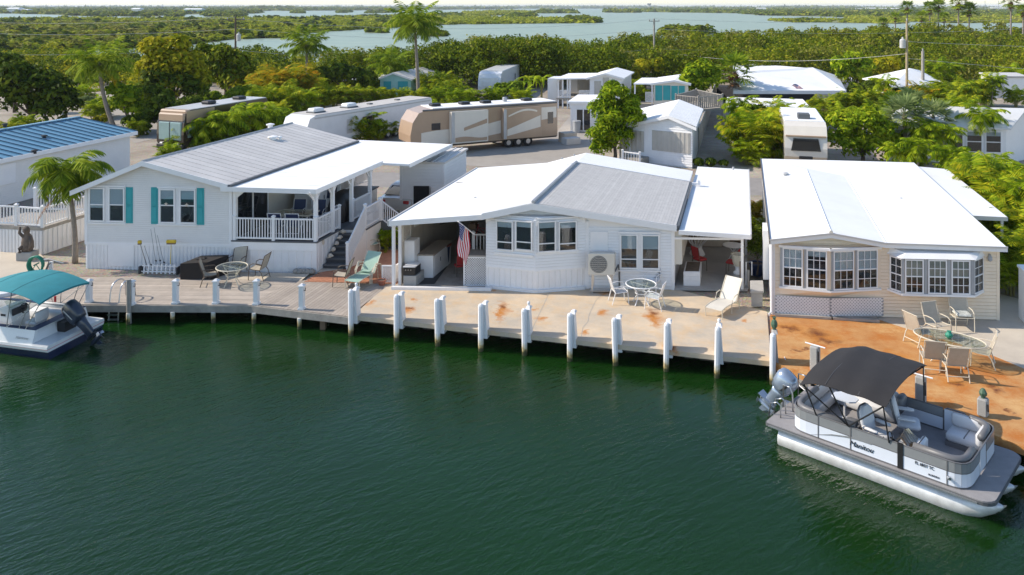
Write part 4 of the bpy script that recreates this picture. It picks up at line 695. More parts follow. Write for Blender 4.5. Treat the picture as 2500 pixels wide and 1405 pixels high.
# ================================================================ beige home at right
F3 = Fr(*(lambda p, q: (Vector((p.x,p.y,0)), (q-p).normalized(), DD))(g(1888,768), g(2437,781)))
h3 = thing('mobile_home', 'beige lap sided home with white roof and two many paned bay windows', 'house', F3(4,6,.75))
W3 = ray_a(F3,2437); aP = ray_a(F3,2030,-.3); aV = ray_a(F3,2163,-.3); aE = ray_a(F3,2458,-.3); z0_ = px(F3,1886,586,-.3)[1]; zP = px(F3,2030,570,-.3)[1]; zV = px(F3,2163,594,-.3)[1]; zE = px(F3,2456,604,-.3)[1]
MB().prism([F3(0,0,.75),F3(W3,0,.75),F3(W3,0,zE-.02),F3(aV,0,zV-.02),F3(aP,0,zP-.1),F3(0,0,z0_-.02)], F3.y*11).obj('wall', M['beige'], h3); MB().box(F3, 0, W3, 11.01, 14.5, .75, zE-.14).obj('rear_wall', M['beige'], h3)
siding(F3, 0, W3, .82, zE-.05, .118, h3, M['beige']); siding(F3, lambda c: max(0,(c-z0_+.1)/(zP-z0_)*aP), lambda c: aV-max(0,(c-zV+.1)/(zP-zV)*(aV-aP))-.05, zE-.05, zP-.08, .118, h3, M['beige'], name='gable_siding')
for a in (-.04, W3-.06): MB().box(F3, a, a+.1, -.045, .1, .78, zE-.05).obj('corner_trim', M['beige'] if a > 0 else M['white'], h3)
MB().tube([F3(-.06,-.08,zE-.1),F3(-.06,-.08,.95),F3(-.16,-.2,.86)], .05, 8).obj('downspout', M['white'], h3)
BK = 15.4; zb_ = z0_+.02
rw = slope(F3, [(-.12,-.3,z0_),(aP,-.3,zP),(aP,11.2,zP),(-.12,BK,z0_)], .12, 'roof', M['roof_white'], h3); slope(F3, [(aP,-.3,zP),(aV,-.3,zV),(aV,11.2,zV),(aP,11.2,zP)], .12, 'roof_slope', M['roof_white'], h3)
slope(F3, [(aV+.003,-.3,zV),(aE,-.3,zE),(aE,BK,zE),(aV+.003,BK,zV)], .12, 'roof_slope', M['roof_white'], h3); slope(F3, [(-.12,BK,z0_),(aP,11.2,zP),(aV,11.2,zV)], .1, 'roof_rear', M['roof_white'], h3); slope(F3, [(-.12,BK,z0_),(aV,11.202,zV),(aV+.003,BK,zV)], .1, 'roof_rear', M['roof_white'], h3)
MB().tube([F3(aP,-.3,zP+.005),F3(aP,11.2,zP+.005)], .025, 6).obj('ridge_seam', M['roof_white'], h3); MB().tube([F3(aV,-.3,zV+.005),F3(aV,11.2,zV+.005)], .02, 6).obj('valley_seam', M['roof_white'], h3)
for (x0,z0,x1,z1) in ((-.14,z0_,aP,zP),(aP,zP,aV,zV),(aV,zV,aE+.02,zE)):
    MB().prism([F3(x0,-.33,z0-.16),F3(x1,-.33,z1-.16),F3(x1,-.33,z1+.02),F3(x0,-.33,z0+.02)], F3.y*.025).obj('fascia', M['white'], h3); MB().prism([F3(x0,-.37,z0-.03),F3(x1,-.37,z1-.03),F3(x1,-.37,z1+.025),F3(x0,-.37,z0+.025)], F3.y*.035).obj('drip_edge', M['roof_grey'], h3)
MB().box(F3, -.15, -.122, -.35, BK, z0_-.13, z0_+.05).obj('gutter', M['bronze'], h3)
MB().tube([F3(aP-.02,-.36,zP+.03),F3(aP-.02,-.2,zP+.03)], .07, 7).obj('ridge_end', M['cream'], h3)
q = F3.loc(g(1917,434,3.5)); vent(F3, q.x, q.y, 3.45, h3, 'rv_grey', .1, .22); q = F3.loc(g(1943,428,3.5)); vent(F3, q.x, q.y, 3.4, h3, 'rv_grey', .04, .1, False); q = F3.loc(g(2200,485,3.4)); vent(F3, q.x, q.y, 3.38, h3, 'rv_grey', .05, .05, False)
# side roof at right
sb = F3.loc(g(2372,530,3.15)); sr = F3.loc(g(2460,531,3.05)); sk = F3.loc(g(2306,402,3.05))
slope(F3, [(aE-.5,sb.y,3.22),(sr.x,sr.y,3.05),(sr.x,BK,3.05),(aE-.5,BK,3.22)], .09, 'side_roof', M['roof_white'], h3); MB().prism([F3(aE-.5,sb.y-.02,3.06),F3(sr.x,sr.y-.02,2.9),F3(sr.x,sr.y-.02,3.06),F3(aE-.5,sb.y-.02,3.23)], F3.y*-.02).obj('fascia', M['roof_grey'], h3)
for b in (sr.y+.2, BK-2): MB().box(F3, sr.x-.2, sr.x-.1, b, b+.1, .75, 2.96).obj('side_post', M['white'], h3)
# left wall of the home: white panels
MB().box(F3, -.3, -.05, 2.2, 3.4, 1.3, z0_-.35).obj('side_bay', M['white'], h3)
MB().box(F3, -.075, -.002, 0, 14.4, .8, z0_-.15).obj('side_siding', M['white_vinyl'], h3)
# left bay: two facets meeting at a fold
B3 = -.42; ab0, abm, ab1 = ray_a(F3,1903), ray_a(F3,2028,B3), ray_a(F3,2150); zs0 = px(F3,1905,698)[1]; zt0 = px(F3,1905,603)[1]
MB().prism([F3(ab0,-.01,zs0-.42),F3(abm,B3*.1,zs0-.42),F3(ab1,-.01,zs0-.42),F3(ab1,-.01,zs0-.05),F3(ab0,-.01,zs0-.05)], F3.y*-.01).obj('bay_apron', M['beige'], h3)
mb = MB(); lo = [F3(ab0,-.03,zs0-.3),F3(abm,-.03,zs0-.42),F3(ab1,-.03,zs0-.3),F3(ab1,.1,zs0-.3),F3(ab0,.1,zs0-.3)]; hi = [F3(ab0,-.03,zs0),F3(abm,B3,zs0),F3(ab1,-.03,zs0),F3(ab1,.1,zs0),F3(ab0,.1,zs0)]
mb.add(lo+hi, [(4,3,2,1,0),(5,6,7,8,9)]+[(i,(i+1)%5,(i+1)%5+5,i+5) for i in range(5)]); mb.obj('bay_base', M['beige'], h3)
MB().prism([F3(ab0,-.03,zs0),F3(abm,B3,zs0),F3(ab1,-.03,zs0),F3(ab1,.1,zs0),F3(ab0,.1,zs0)], (0,0,zt0-zs0+.1)).obj('bay_wall', M['beige'], h3)
G1 = Fr(F3(ab0,-.03,0), (F3(abm,B3,0)-F3(ab0,-.03,0)).normalized(), DD); G2 = Fr(F3(abm,B3,0), (F3(ab1,-.03,0)-F3(abm,B3,0)).normalized(), DD); l1, l2 = (F3(abm,B3,0)-F3(ab0,-.03,0)).length, (F3(ab1,-.03,0)-F3(abm,B3,0)).length
for G, l in ((G1,l1),(G2,l2)):
    MB().box(G, -.02, l+.02, -.09, -.001, zs0-.05, zs0+.01).obj('bay_sill', M['white'], h3); MB().box(G, -.03, l+.03, -.12, -.001, zt0+.02, zt0+.1).obj('bay_head', M['white'], h3)
    for k in range(2):
        x0 = .1+k*(l-.1)/2; window(G, x0, x0+(l-.34)/2, zs0+.02, zt0+.01, h3, 0, 3, 4, fw=.045, shade=.5 if not (G is G1 and k) else .15, mid=.5, mt=.02)
    for x in (.04, l/2-.0): MB().box(G, x-.02, x+.06, -.05, -.001, zs0+.02, zt0).obj('mullion', M['grey_paint'], h3)
# lattice skirt below it
c0 = .9; a1 = ray_a(F3,2157); c1 = px(F3,1900,720)[1]; am = ray_a(F3,2028,-.2)
MB().prism([F3(.06,-.035,.82),F3(am,-.22,.82),F3(a1,-.035,.82)], (0,0,c1-.84)).obj('lattice_backing', M['grey_paint'], h3)
K1 = Fr(F3(.06,-.05,0), (F3(am,-.25,0)-F3(.06,-.05,0)).normalized(), DD); K2 = Fr(F3(am,-.25,0), (F3(a1,-.05,0)-F3(am,-.25,0)).normalized(), DD)
lattice(K1, .02, (F3(am,-.25,0)-F3(.06,-.05,0)).length-.05, .88, c1, h3, b=-.02, p=.11, wd=.042, frame=False); lattice(K2, .0, (F3(a1,-.05,0)-F3(am,-.25,0)).length-.05, .88, c1, h3, b=-.02, p=.11, wd=.042, frame=False)
for k in range(3): MB().box(K1 if k < 2 else K2, [.0,1.9,.2][k], [1.85,3.4,2.6][k] if k < 2 else 1.6, -.14, .0, .80, .88).obj('sill_log', M['wood_grey'], h3)
# right box bay: three faces, white hood
bx = -.5; r0, r1 = ray_a(F3,2168), ray_a(F3,2400); f0, f1 = ray_a(F3,2205,bx), ray_a(F3,2375,bx); zb0 = px(F3,2205,717,bx)[1]; zb1 = px(F3,2205,630,bx)[1]
MB().prism([F3(r0,0,zb0),F3(f0,bx,zb0),F3(f1,bx,zb0),F3(r1,0,zb0)], (0,0,zb1-zb0)).obj('box_bay', M['cream'], h3)
mb = MB(); mb.add([F3(r0-.08,0,zb1),F3(f0-.08,bx-.1,zb1),F3(f1+.08,bx-.1,zb1),F3(r1+.08,0,zb1),F3(r0+.05,0,zb1+.22),F3(f0+.1,bx+.1,zb1+.14),F3(f1-.1,bx+.1,zb1+.14),F3(r1-.05,0,zb1+.22)], [(3,2,1,0),(4,5,6,7),(0,1,5,4),(1,2,6,5),(2,3,7,6),(3,0,4,7)]); mb.obj('bay_hood', M['white'], h3)
MB().prism([F3(r0-.06,0,zb0-.06),F3(f0-.05,bx-.08,zb0-.06),F3(f1+.05,bx-.08,zb0-.06),F3(r1+.06,0,zb0-.06)], (0,0,.07)).obj('bay_sill', M['white'], h3)
Q1 = Fr(F3(r0,0,0), (F3(f0,bx,0)-F3(r0,0,0)).normalized(), DD); Q2 = Fr(F3(f0,bx,0), F3.x, DD); Q3 = Fr(F3(f1,bx,0), (F3(r1,0,0)-F3(f1,bx,0)).normalized(), -F3.x)
ql = (F3(f0,bx,0)-F3(r0,0,0)).length; window(Q1, .06, ql-.04, zb0+.02, zb1-.03, h3, 0, 2, 4, fw=.045, shade=.0, mt=.02)
qw = f1-f0
for k in range(3): window(Q2, .05+k*qw/3, .05+(k+1)*qw/3-.14, zb0+.02, zb1-.03, h3, 0, 3, 4, fw=.045, shade=.5, mt=.02, shade_m='tan_wall')
for k in range(4): x = min(k*qw/3-.06, qw-.06); MB().box(Q2, x-.01, x+.09, -.05, -.001, zb0+.02, zb1).obj('mullion', M['grey_paint'], h3)
Q3 = Fr(F3(f1,bx,0), (F3(r1,0,0)-F3(f1,bx,0)).normalized(), Vector((0,1,0))); window(Q3, .05, (F3(r1,0,0)-F3(f1,bx,0)).length-.04, zb0+.02, zb1-.03, h3, 0, 2, 4, fw=.04, shade=0, mt=.02)
a, c = px(F3,2415,630); mb = MB(); mb.lathe(Fr(F3(a,-.1,c-.1),(1,0,0),(0,1,0)), [(.02,0),(.07,.05),(.07,.16),(.02,.22)], 8); mb.box(F3, a-.03,a+.03,-.1,0,c+.08,c+.14); mb.obj('wall_lamp', M['grey_paint'], h3)
# ---------------------------------------------------------------- lettering
def lettering(txt, F, h, m, parent, name='lettering', shear=0, b=0, sx=1):
    cu = bpy.data.curves.new('t', 'FONT'); cu.body = txt; cu.size = 1; cu.shear = shear; cu.extrude = .004; to = bpy.data.objects.new('t', cu); C.objects.link(to)
    dg = bpy.context.evaluated_depsgraph_get(); me = to.evaluated_get(dg).to_mesh(); vs = [(v.co.x, v.co.y, v.co.z) for v in me.vertices]; fs = [tuple(p.vertices) for p in me.polygons]
    mb = MB(); mb.add([F(x*h*sx, b-z, y*h) for x, y, z in vs], fs); to.to_mesh_clear() if hasattr(to,'to_mesh_clear') else None; bpy.data.objects.remove(to); bpy.data.curves.remove(cu); return mb.obj(name, m, parent)
def loft(mb, secs, n=16, p=2.6, mi=0, cap=True):      # secs: (centre, right vector, up vector)
    vs = []; fs = []
    for c, r, u in secs:
        for k in range(n):
            q = 2*math.pi*k/n; x, y = math.cos(q), math.sin(q); x = math.copysign(abs(x)**(2/p), x); y = math.copysign(abs(y)**(2/p), y); vs.append(Vector(c)+Vector(r)*x+Vector(u)*y)
    for i in range(len(secs)-1):
        for k in range(n): fs.append((i*n+k, i*n+(k+1)%n, (i+1)*n+(k+1)%n, (i+1)*n+k))
    if cap: fs += [tuple(range(n-1,-1,-1)), tuple(range((len(secs)-1)*n, len(secs)*n))]
    mb.add(vs, fs, mi); return mb
def ribbon(mb, pts, z0, z1, th=.03):                  # upright band along a path of world xy points
    n = len(pts)
    for i in range(n-1):
        p, q = Vector(pts[i]), Vector(pts[i+1]); d = (q-p).normalized(); s = Vector((d.y,-d.x,0))*th/2
        mb.hexa([Vector((v.x,v.y,z0)) for v in (p-s,q-s,q+s,p+s)]+[Vector((v.x,v.y,z1)) for v in (p-s,q-s,q+s,p+s)])
    return mb
# ================================================================ pontoon boat
ZD = .70
ob = g(1869,1030,ZD); ob.z = 0; bxd = Vector((3.755,-3.53,0)).normalized(); byd = Vector((-bxd.y,bxd.x,0)); FB = Fr(ob, bxd, byd); BL, BW = 5.24, 2.8
pt = thing('pontoon_boat', 'grey and white pontoon boat with black canopy and silver outboard moored at the rusty dock', 'boat', FB(2.6,1.3,WZ))
def rr(a0, a1, b0, b1, r, n=5, rr4=None):             # rounded rectangle in boat coordinates
    P = []
    for (cx, cy, s, rad) in ((a1-r,b0+r,-90,r),(a1-r,b1-r,0,r),(a0+r*.3,b1-r*.3,90,r*.3),(a0+r*.3,b0+r*.3,180,r*.3)):
        for k in range(n+1): q = math.radians(s+90*k/n); P.append((cx+rad*math.cos(q), cy+rad*math.sin(q)))
    return P
MB().prism([FB(a,b,ZD-.03) for a, b in rr(0,BL,0,BW,.3)], (0,0,.034)).obj('deck', M['boat_carpet'], pt)
MB().prism([FB(a,b,ZD-.09) for a, b in rr(-.02,BL+.02,-.02,BW+.02,.3)], (0,0,.075)).obj('deck_trim', M['dark_grey'], pt)
MB().box(FB, .1, BL-.3, -.05, -.02, ZD-.075, ZD-.045).obj('rub_rail', M['alu'], pt)
for b in (.38, BW/2, BW-.38):
    mb = MB(); s = []; r = .31
    for a, k, dz in ((.28,.96,0),(.33,1,0),(4.2,1,0),(4.6,.93,.02),(4.95,.72,.09),(5.2,.42,.17),(5.36,.1,.24)): s.append((FB(a,b,ZD-.09-r+dz), byd*r*k, Vector((0,0,r*k))))
    loft(mb, s, 18, 2); mb.obj('pontoon', M['pontoon_alu'], pt, smooth=True, auto=40)
    mb = MB(); mb.box(FB, .3, 4.9, b-.05, b+.05, ZD-.14, ZD-.08); mb.obj('pontoon_bracket', M['alu'], pt)
    mb = MB(); mb.prism([FB(4.3,b-.012,ZD-.38),FB(5.3,b-.012,ZD-.14),FB(5.42,b-.012,ZD-.1),FB(5.3,b-.012,ZD-.28),FB(4.6,b-.012,ZD-.56)], byd*.024); mb.obj('nose_keel', M['alu'], pt)
FH = .56                               # fence height
def path(cs, r=.32):                   # rounded polyline in boat coordinates
    out = [cs[0]]
    for p, q, s in zip(cs[:-2], cs[1:-1], cs[2:]):
        d1 = Vector((p[0]-q[0],p[1]-q[1])).normalized(); d2 = Vector((s[0]-q[0],s[1]-q[1])).normalized(); Q = Vector(q)
        for k in range(6): t = k/5; e = Q+d1*r*(1-t)**2+d2*r*t**2; out.append((e.x, e.y))
    out.append(cs[-1]); return [FB(a,b,0) for a, b in out]
near = path([(.62,1.0),(.62,.12),(4.72,.12),(4.72,1.05)], .42); far = path([(4.72,1.65),(4.72,BW-.12),(4.1,BW-.12)], .42); far2 = path([(3.5,BW-.12),(.62,BW-.12),(.62,1.75)], .42)
z1 = ZD+.02
for P, nm in ((near,'near'),(far,'bow'),(far2,'far')):
    mb = MB(); ribbon(mb, P, z1+.02, z1+FH*.58, .03); mb.obj('fence_panel', M['panel_white'], pt)
    mb = MB(); ribbon(mb, P, z1+FH*.58, z1+FH-.02, .028); mb.obj('fence_band', M['fence_grey'] if 'fence_grey' in M else mat('fence_grey', (.22,.23,.235), .4, coat=.3), pt)
    for z in (z1, z1+FH*.58, z1+FH-.01): MB().tube([Vector((p.x,p.y,z)) for p in P], .02, 6).obj('fence_rail', M['boat_grey'], pt)
for a in (1.35, 2.15, 3.35, 4.3): MB().box(FB, a-.012, a+.012, .095, .12, z1, z1+FH).obj('fence_post', M['boat_grey'], pt)
# dark sweep on the near side, doors
mb = MB(); cv = [(1.1+t*1.55, z1+.30*math.sin(min(1,t*1.1)*math.pi*.5)) for t in np.linspace(0,1,10)]
mb.prism([FB(a,.098,z) for a, z in cv]+[FB(2.65,.098,z1+.335),FB(2.2,.098,z1+.335),FB(1.7,.098,z1+.22)], byd*.004); mb.obj('side_sweep', M['fence_grey'], pt)
MB().box(FB, 3.24, 3.36, .085, .135, z1-.01, z1+FH+.02).obj('side_post', M['black'], pt)
for a0, a1 in ((3.52,4.08),): mb = MB(); mb.tube([FB(a0,BW-.12,z1),FB(a0,BW-.12,z1+.5),FB(a0+.08,BW-.12,z1+.58),FB(a1-.08,BW-.12,z1+.58),FB(a1,BW-.12,z1+.5),FB(a1,BW-.12,z1)], .02, 6); mb.obj('gate_frame', M['boat_grey'], pt); MB().box(FB, a0+.02, a1-.02, BW-.135, BW-.115, z1+.02, z1+.55).obj('gate', M['panel_white'], pt)
mb = MB(); mb.tube([FB(4.72,1.08,z1),FB(4.72,1.08,z1+.55),FB(4.72,1.62,z1+.55),FB(4.72,1.62,z1)], .02, 6); mb.obj('gate_frame', M['boat_grey'], pt); MB().box(FB, 4.71, 4.73, 1.1, 1.6, z1+.02, z1+.53).obj('gate', M['panel_white'], pt)
FN = Fr(FB(0,.098,0), bxd, byd)
lettering('Manitou', FN.sub(2.12,0,z1+.12), .17, M['black'], pt, shear=.35, b=-.004); lettering('FL 6837 TC', FN.sub(3.62,0,z1+.23), .1, M['black'], pt, b=-.004, sx=.85); lettering('AURORA', FN.sub(3.9,0,z1+.08), .06, M['black'], pt, b=-.004, shear=.15)
MB().tube([FB(4.33,.09,z1+.2),FB(4.38,.02,z1+.2)], .035, 8).obj('dock_lamp', M['steel'], pt)
# cushions
def cushion(a0, a1, b0, b1, z0, z1_, m, nm='cushion', e=.05): return MB().bbox(FB, a0, a1, b0, b1, z0, z1_, e).obj(nm, m, pt, smooth=True, auto=50)
V, GR = M['vinyl_boat'], M['boat_grey']
def coam(P, z): MB().tube([Vector((p.x,p.y,z)) for p in P], .085, 8).obj('coaming', GR, pt, smooth=True)
ins = lambda pts: path(pts, .38)
coam(ins([(.72,1.5),(.72,.22),(2.2,.22)]), z1+FH+.0); coam(ins([(3.55,.24),(4.6,.24),(4.6,1.0)]), z1+FH-.0); coam(ins([(4.6,1.7),(4.6,BW-.24),(4.15,BW-.24)]), z1+FH)
cushion(.66,.98,.3,2.4,ZD+.05,ZD+.3,V,'rear_seat'); cushion(.98,2.15,.2,.62,ZD+.05,ZD+.3,V,'side_seat'); cushion(1.0,1.5,.14,.24,ZD+.3,ZD+.62,V,'seat_back'); cushion(1.55,2.15,.16,.5,ZD+.31,ZD+.52,GR,'seat_pad'); cushion(.68,.8,.4,2.3,ZD+.3,ZD+.62,V,'seat_back')
cushion(1.0,2.5,2.1,2.55,ZD+.05,ZD+.34,V,'far_lounge'); cushion(1.0,2.5,2.42,2.6,ZD+.3,ZD+.68,V,'far_lounge_back'); cushion(2.5,2.68,2.15,2.6,ZD+.3,ZD+.7,GR,'arm_pad')
MB().box(FB, 2.2, 2.24, .2, .9, ZD, ZD+.5).obj('seat_bulkhead', GR, pt); cushion(1.75,2.2,.55,.95,ZD+.02,ZD+.42,GR,'storage_seat')
cushion(3.75,4.6,1.95,2.5,ZD+.12,ZD+.32,V,'bow_seat'); MB().box(FB, 3.75, 4.55, 1.95, 2.5, ZD, ZD+.13).obj('bow_seat_base', GR, pt); cushion(3.75,4.5,2.46,2.6,ZD+.3,ZD+.62,V,'bow_backrest'); cushion(4.46,4.62,1.75,2.5,ZD+.3,ZD+.62,V,'bow_backrest'); MB().box(FB, 4.16, 4.18, 1.96, 2.45, ZD+.3, ZD+.33).obj('seat_seam', GR, pt)
cushion(3.6,4.55,.2,.6,ZD+.05,ZD+.3,V,'bow_lounge'); cushion(3.56,3.7,.2,.85,ZD+.2,ZD+.62,V,'bow_backrest')
# table
mb = MB(); F = FB.sub(1.45,1.55,ZD); mb.lathe(F, [(.14,0),(.14,.02),(.03,.04),(.03,.55)], 10); mb.obj('table_leg', V, pt); MB().prism([F(x,y,.55) for x, y in [(-.3,-.12),(-.18,-.22),(.2,-.22),(.32,-.1),(.32,.12),(.18,.22),(-.2,.22),(-.3,.1)]], (0,0,.035)).obj('table_top', M['panel_white'], pt)
# captain chairs
def capchair(a, b, rz):
    F = FB.sub(a, b, ZD, rz); mb = MB(); mb.lathe(F, [(.2,0),(.2,.03),(.06,.05),(.06,.28)], 10); mb.obj('chair_post', GR, pt)
    c = MB(); c.bbox(F, -.26, .26, -.26, .28, .28, .42, .05); c.obj('chair_seat', V, pt, smooth=True, auto=50)
    c = MB(); P = [F(0,-.22,.38),F(0,-.28,.6),F(0,-.34,.85),F(0,-.36,.95)]; loft(c, [(P[0],F.x*.24,F.y*.06),(P[1],F.x*.28,F.y*.075),(P[2],F.x*.25,F.y*.07),(P[3],F.x*.14,F.y*.04)], 14, 3); c.obj('chair_back', V, pt, smooth=True, auto=60)
    c = MB(); loft(c, [(q+F.y*-.05,r*1.04,u*.7) for q, r, u in [(P[0],F.x*.24,F.y*.06),(P[1],F.x*.28,F.y*.075),(P[2],F.x*.25,F.y*.07),(P[3],F.x*.14,F.y*.04)]], 14, 3); c.obj('chair_shell', GR, pt, smooth=True)
    for s in (-1,1): c = MB(); c.bbox(F, s*.3-.045, s*.3+.045, -.24, .16, .52, .59, .025); c.obj('chair_arm', V, pt, smooth=True)
capchair(2.62,.62,math.radians(-100)); capchair(2.95,1.75,math.radians(-70))
# helm console
F = FB.sub(3.0,.2,ZD); mb = MB(); mb.prism([F(0,0,0),F(.55,0,0),F(.5,0,.42),F(.18,0,.5),F(.05,0,.4)], byd*.78); mb.obj('console', M['gel_white'], pt)
MB().prism([F(.05,.04,.41),F(.17,.04,.505),F(.17,.74,.505),F(.05,.74,.41)], (0,0,.012)).obj('dashboard', M['black'], pt)
mb = MB(); mb.tube([F(-.06,.3,.46)+byd*.13*math.cos(q)+Vector((-.03*math.sin(q)*bxd.x, -.03*math.sin(q)*bxd.y, .12*math.sin(q))) for q in np.linspace(0,2*math.pi,17)], .014, 5); mb.tube([F(-.06,.3,.46),F(.06,.3,.42)], .02, 5); mb.obj('steering_wheel', M['black'], pt)
mb = MB(); rows = [[F(.2+.2*t, .06+.66*s, .5+.22*(1-t)*(1-.3*abs(2*s-1))) for s in np.linspace(0,1,7)] for t in (1,0)]; mb.grid([[F(.46,.06+.66*s,.46) for s in np.linspace(0,1,7)], [F(.24,.1+.58*s,.72-.08*abs(2*s-1)) for s in np.linspace(0,1,7)]], thick=(.01,0,.01)); mb.obj('windscreen', mat('smoke_glass', (.12,.075,.03), .1, spec=.7), pt)
mb = MB(); mb.tube([F(-.1,.0,.35),F(-.12,.02,.5)], .02, 5); mb.lathe(Fr(F(-.12,.02,.5),(1,0,0),(0,1,0)), [(.01,0),(.035,.02),(.01,.06)], 7); mb.obj('throttle', M['black'], pt)
# canopy on black bows
ca0, ca1, cb0, cb1 = 1.0, 3.08, -.18, 2.85
def cz(s, t): return ZD+1.72-.2*abs(2*t-1)**3-(.28*max(0,.22-s)**1*3 if s < .22 else 0)-(.12*max(0,s-.8)*2 if s > .8 else 0)
mb = MB(); mb.grid([[FB(ca0+(ca1-ca0)*s, cb0+(cb1-cb0)*t, cz(s,t)+.012*math.sin(s*19+t*3)) for t in np.linspace(0,1,13)] for s in np.linspace(0,1,17)], thick=(0,0,.015)); cn = mb.obj('canopy', M['bimini'], pt, smooth=True, auto=50)
for s in (.3,.68): mb = MB(); mb.grid([[FB(ca0+(ca1-ca0)*(s+ds), cb0+(cb1-cb0)*t, cz(s,t)+.006) for t in np.linspace(0.01,.99,13)] for ds in (0,.01)], thick=(0,0,.01)); mb.obj('canopy_seam', M['charcoal'], cn, smooth=True)
for b in (.1, BW-.1):
    e = cb0+.04 if b < 1 else cb1-.04; t = 0 if b < 1 else 1
    for (a, z, s) in ((2.1,z1+FH,.03),(2.1,z1+FH,.35),(2.1,z1+FH,.97),(1.3,z1+FH,.05),(3.05,z1+FH*.9,.96)): MB().tube([FB(a,b,z), FB(ca0+(ca1-ca0)*s, e, cz(s,t)-.02)], .019, 6).obj('canopy_strut', M['black'], pt)
for s in (.03,.35,.68,.97): MB().tube([FB(ca0+(ca1-ca0)*s, cb0+(cb1-cb0)*t, cz(s,t)-.03) for t in np.linspace(.01,.99,9)], .017, 6).obj('canopy_bow', M['black'], pt)
# outboard, tilted up
F = FB.sub(-.05, BW/2+.05, ZD); up_ = (Vector((0,0,1))*math.cos(.65)-bxd*math.sin(.65)*-1); ax = (bxd*-.55+Vector((0,0,-.83))).normalized(); fw = bxd*.83+Vector((0,0,-.55)); 
top = F(.06,0,.72); ax = ax*1.05; fw = fw*1.0; byd_ = byd*1.0
mb = MB(); loft(mb, [(top-ax*.06, fw*.16, byd_*.1), (top, fw*.27, byd_*.19), (top+ax*.14, fw*.32, byd_*.235), (top+ax*.34, fw*.30, byd_*.235), (top+ax*.5, fw*.26, byd_*.2)], 18, 2.6); mb.obj('motor_cowl', M['motor_silver'], pt, smooth=True)
mb = MB(); mb.prism([top+ax*.16+fw*.1+byd_*-.24, top+ax*.42+fw*.04+byd_*-.24, top+ax*.36+fw*.1+byd_*-.24, top+ax*.2+fw*.15+byd_*-.24], byd_*.02); mb.obj('cowl_vent', M['black'], pt)
mb = MB(); loft(mb, [(top+ax*.5, fw*.22, byd_*.15), (top+ax*.7, fw*.16, byd_*.1), (top+ax*1.0, fw*.15, byd_*.06), (top+ax*1.12, fw*.2, byd_*.055)], 14, 2.4); mb.obj('motor_leg', M['motor_silver'], pt, smooth=True)
c0 = top+ax*1.02; mb = MB(); mb.hexa([c0-fw*.34-byd_*.16,c0+fw*.18-byd_*.09,c0+fw*.18+byd_*.09,c0-fw*.34+byd_*.16]+[p-ax*.02 for p in (c0-fw*.34-byd_*.16,c0+fw*.18-byd_*.09,c0+fw*.18+byd_*.09,c0-fw*.34+byd_*.16)]); mb.obj('cavitation_plate', M['motor_silver'], pt)
c0 = top+ax*1.2; mb = MB(); loft(mb, [(c0+fw*.3,byd_*.02,ax*.02),(c0+fw*.15,byd_*.07,ax*.07),(c0-fw*.12,byd_*.075,ax*.075),(c0-fw*.24,byd_*.055,ax*.055)], 10, 2); mb.prism([c0+fw*.1+ax*.05-byd_*.01,c0-fw*.1+ax*.05-byd_*.01,c0-fw*.12+ax*.22-byd_*.01,c0+fw*.0+ax*.2-byd_*.01], byd_*.02); mb.obj('gearcase', M['motor_silver'], pt, smooth=True, auto=50)
mb = MB()
for k in range(3): q = 2.1*k+.4; d = ax*math.cos(q)+byd_*math.sin(q); e = ax*-math.sin(q)+byd_*math.cos(q); mb.add([c0-fw*.25+d*.03, c0-fw*.22+d*.12+e*.07, c0-fw*.28+d*.17, c0-fw*.3+d*.1-e*.06], [(0,1,2,3),(3,2,1,0)])
mb.obj('propeller', M['steel'], pt)
mb = MB(); mb.box(FB, -.2, .35, BW/2-.1, BW/2+.2, ZD-.5, ZD-.05); mb.obj('motor_pod', M['alu'], pt)
for b in (BW/2-.42, BW/2+.52): MB().tube([FB(.3,b,ZD),FB(.28,b,ZD+.5),FB(.2,b+.05,ZD+.62),FB(-.0,b+.08,ZD+.6),FB(-.02,b+.1,ZD)], .022, 6).obj('stern_rail', M['steel'], pt, smooth=True)
for b in (.45,.75): MB().tube([FB(.2,b,ZD),FB(.2,b,ZD+.32),FB(.1,b,ZD+.38),FB(-.08,b,ZD+.3),FB(-.14,b,ZD-.2)], .02, 6).obj('boarding_ladder', M['steel'], pt, smooth=True)
for z in (-.05,-.2): MB().tube([FB(-.13,.45,ZD+z),FB(-.13,.75,ZD+z)], .022, 6).obj('ladder_step', M['steel'], pt)
p0, p1 = g(1915,872,.82), FB(.05,BW-.5,ZD+.05)
tag(MB().tube([p0.lerp(p1,t)+Vector((0,0,.55*(1-t)*0-.25*math.sin(math.pi*t)+.3*t*(1-t))) for t in np.linspace(0,1,12)], .014, 5).obj('mooring_line', M['flag_white']), 'white mooring line from the rusty dock to the pontoon boat stern', 'rope')

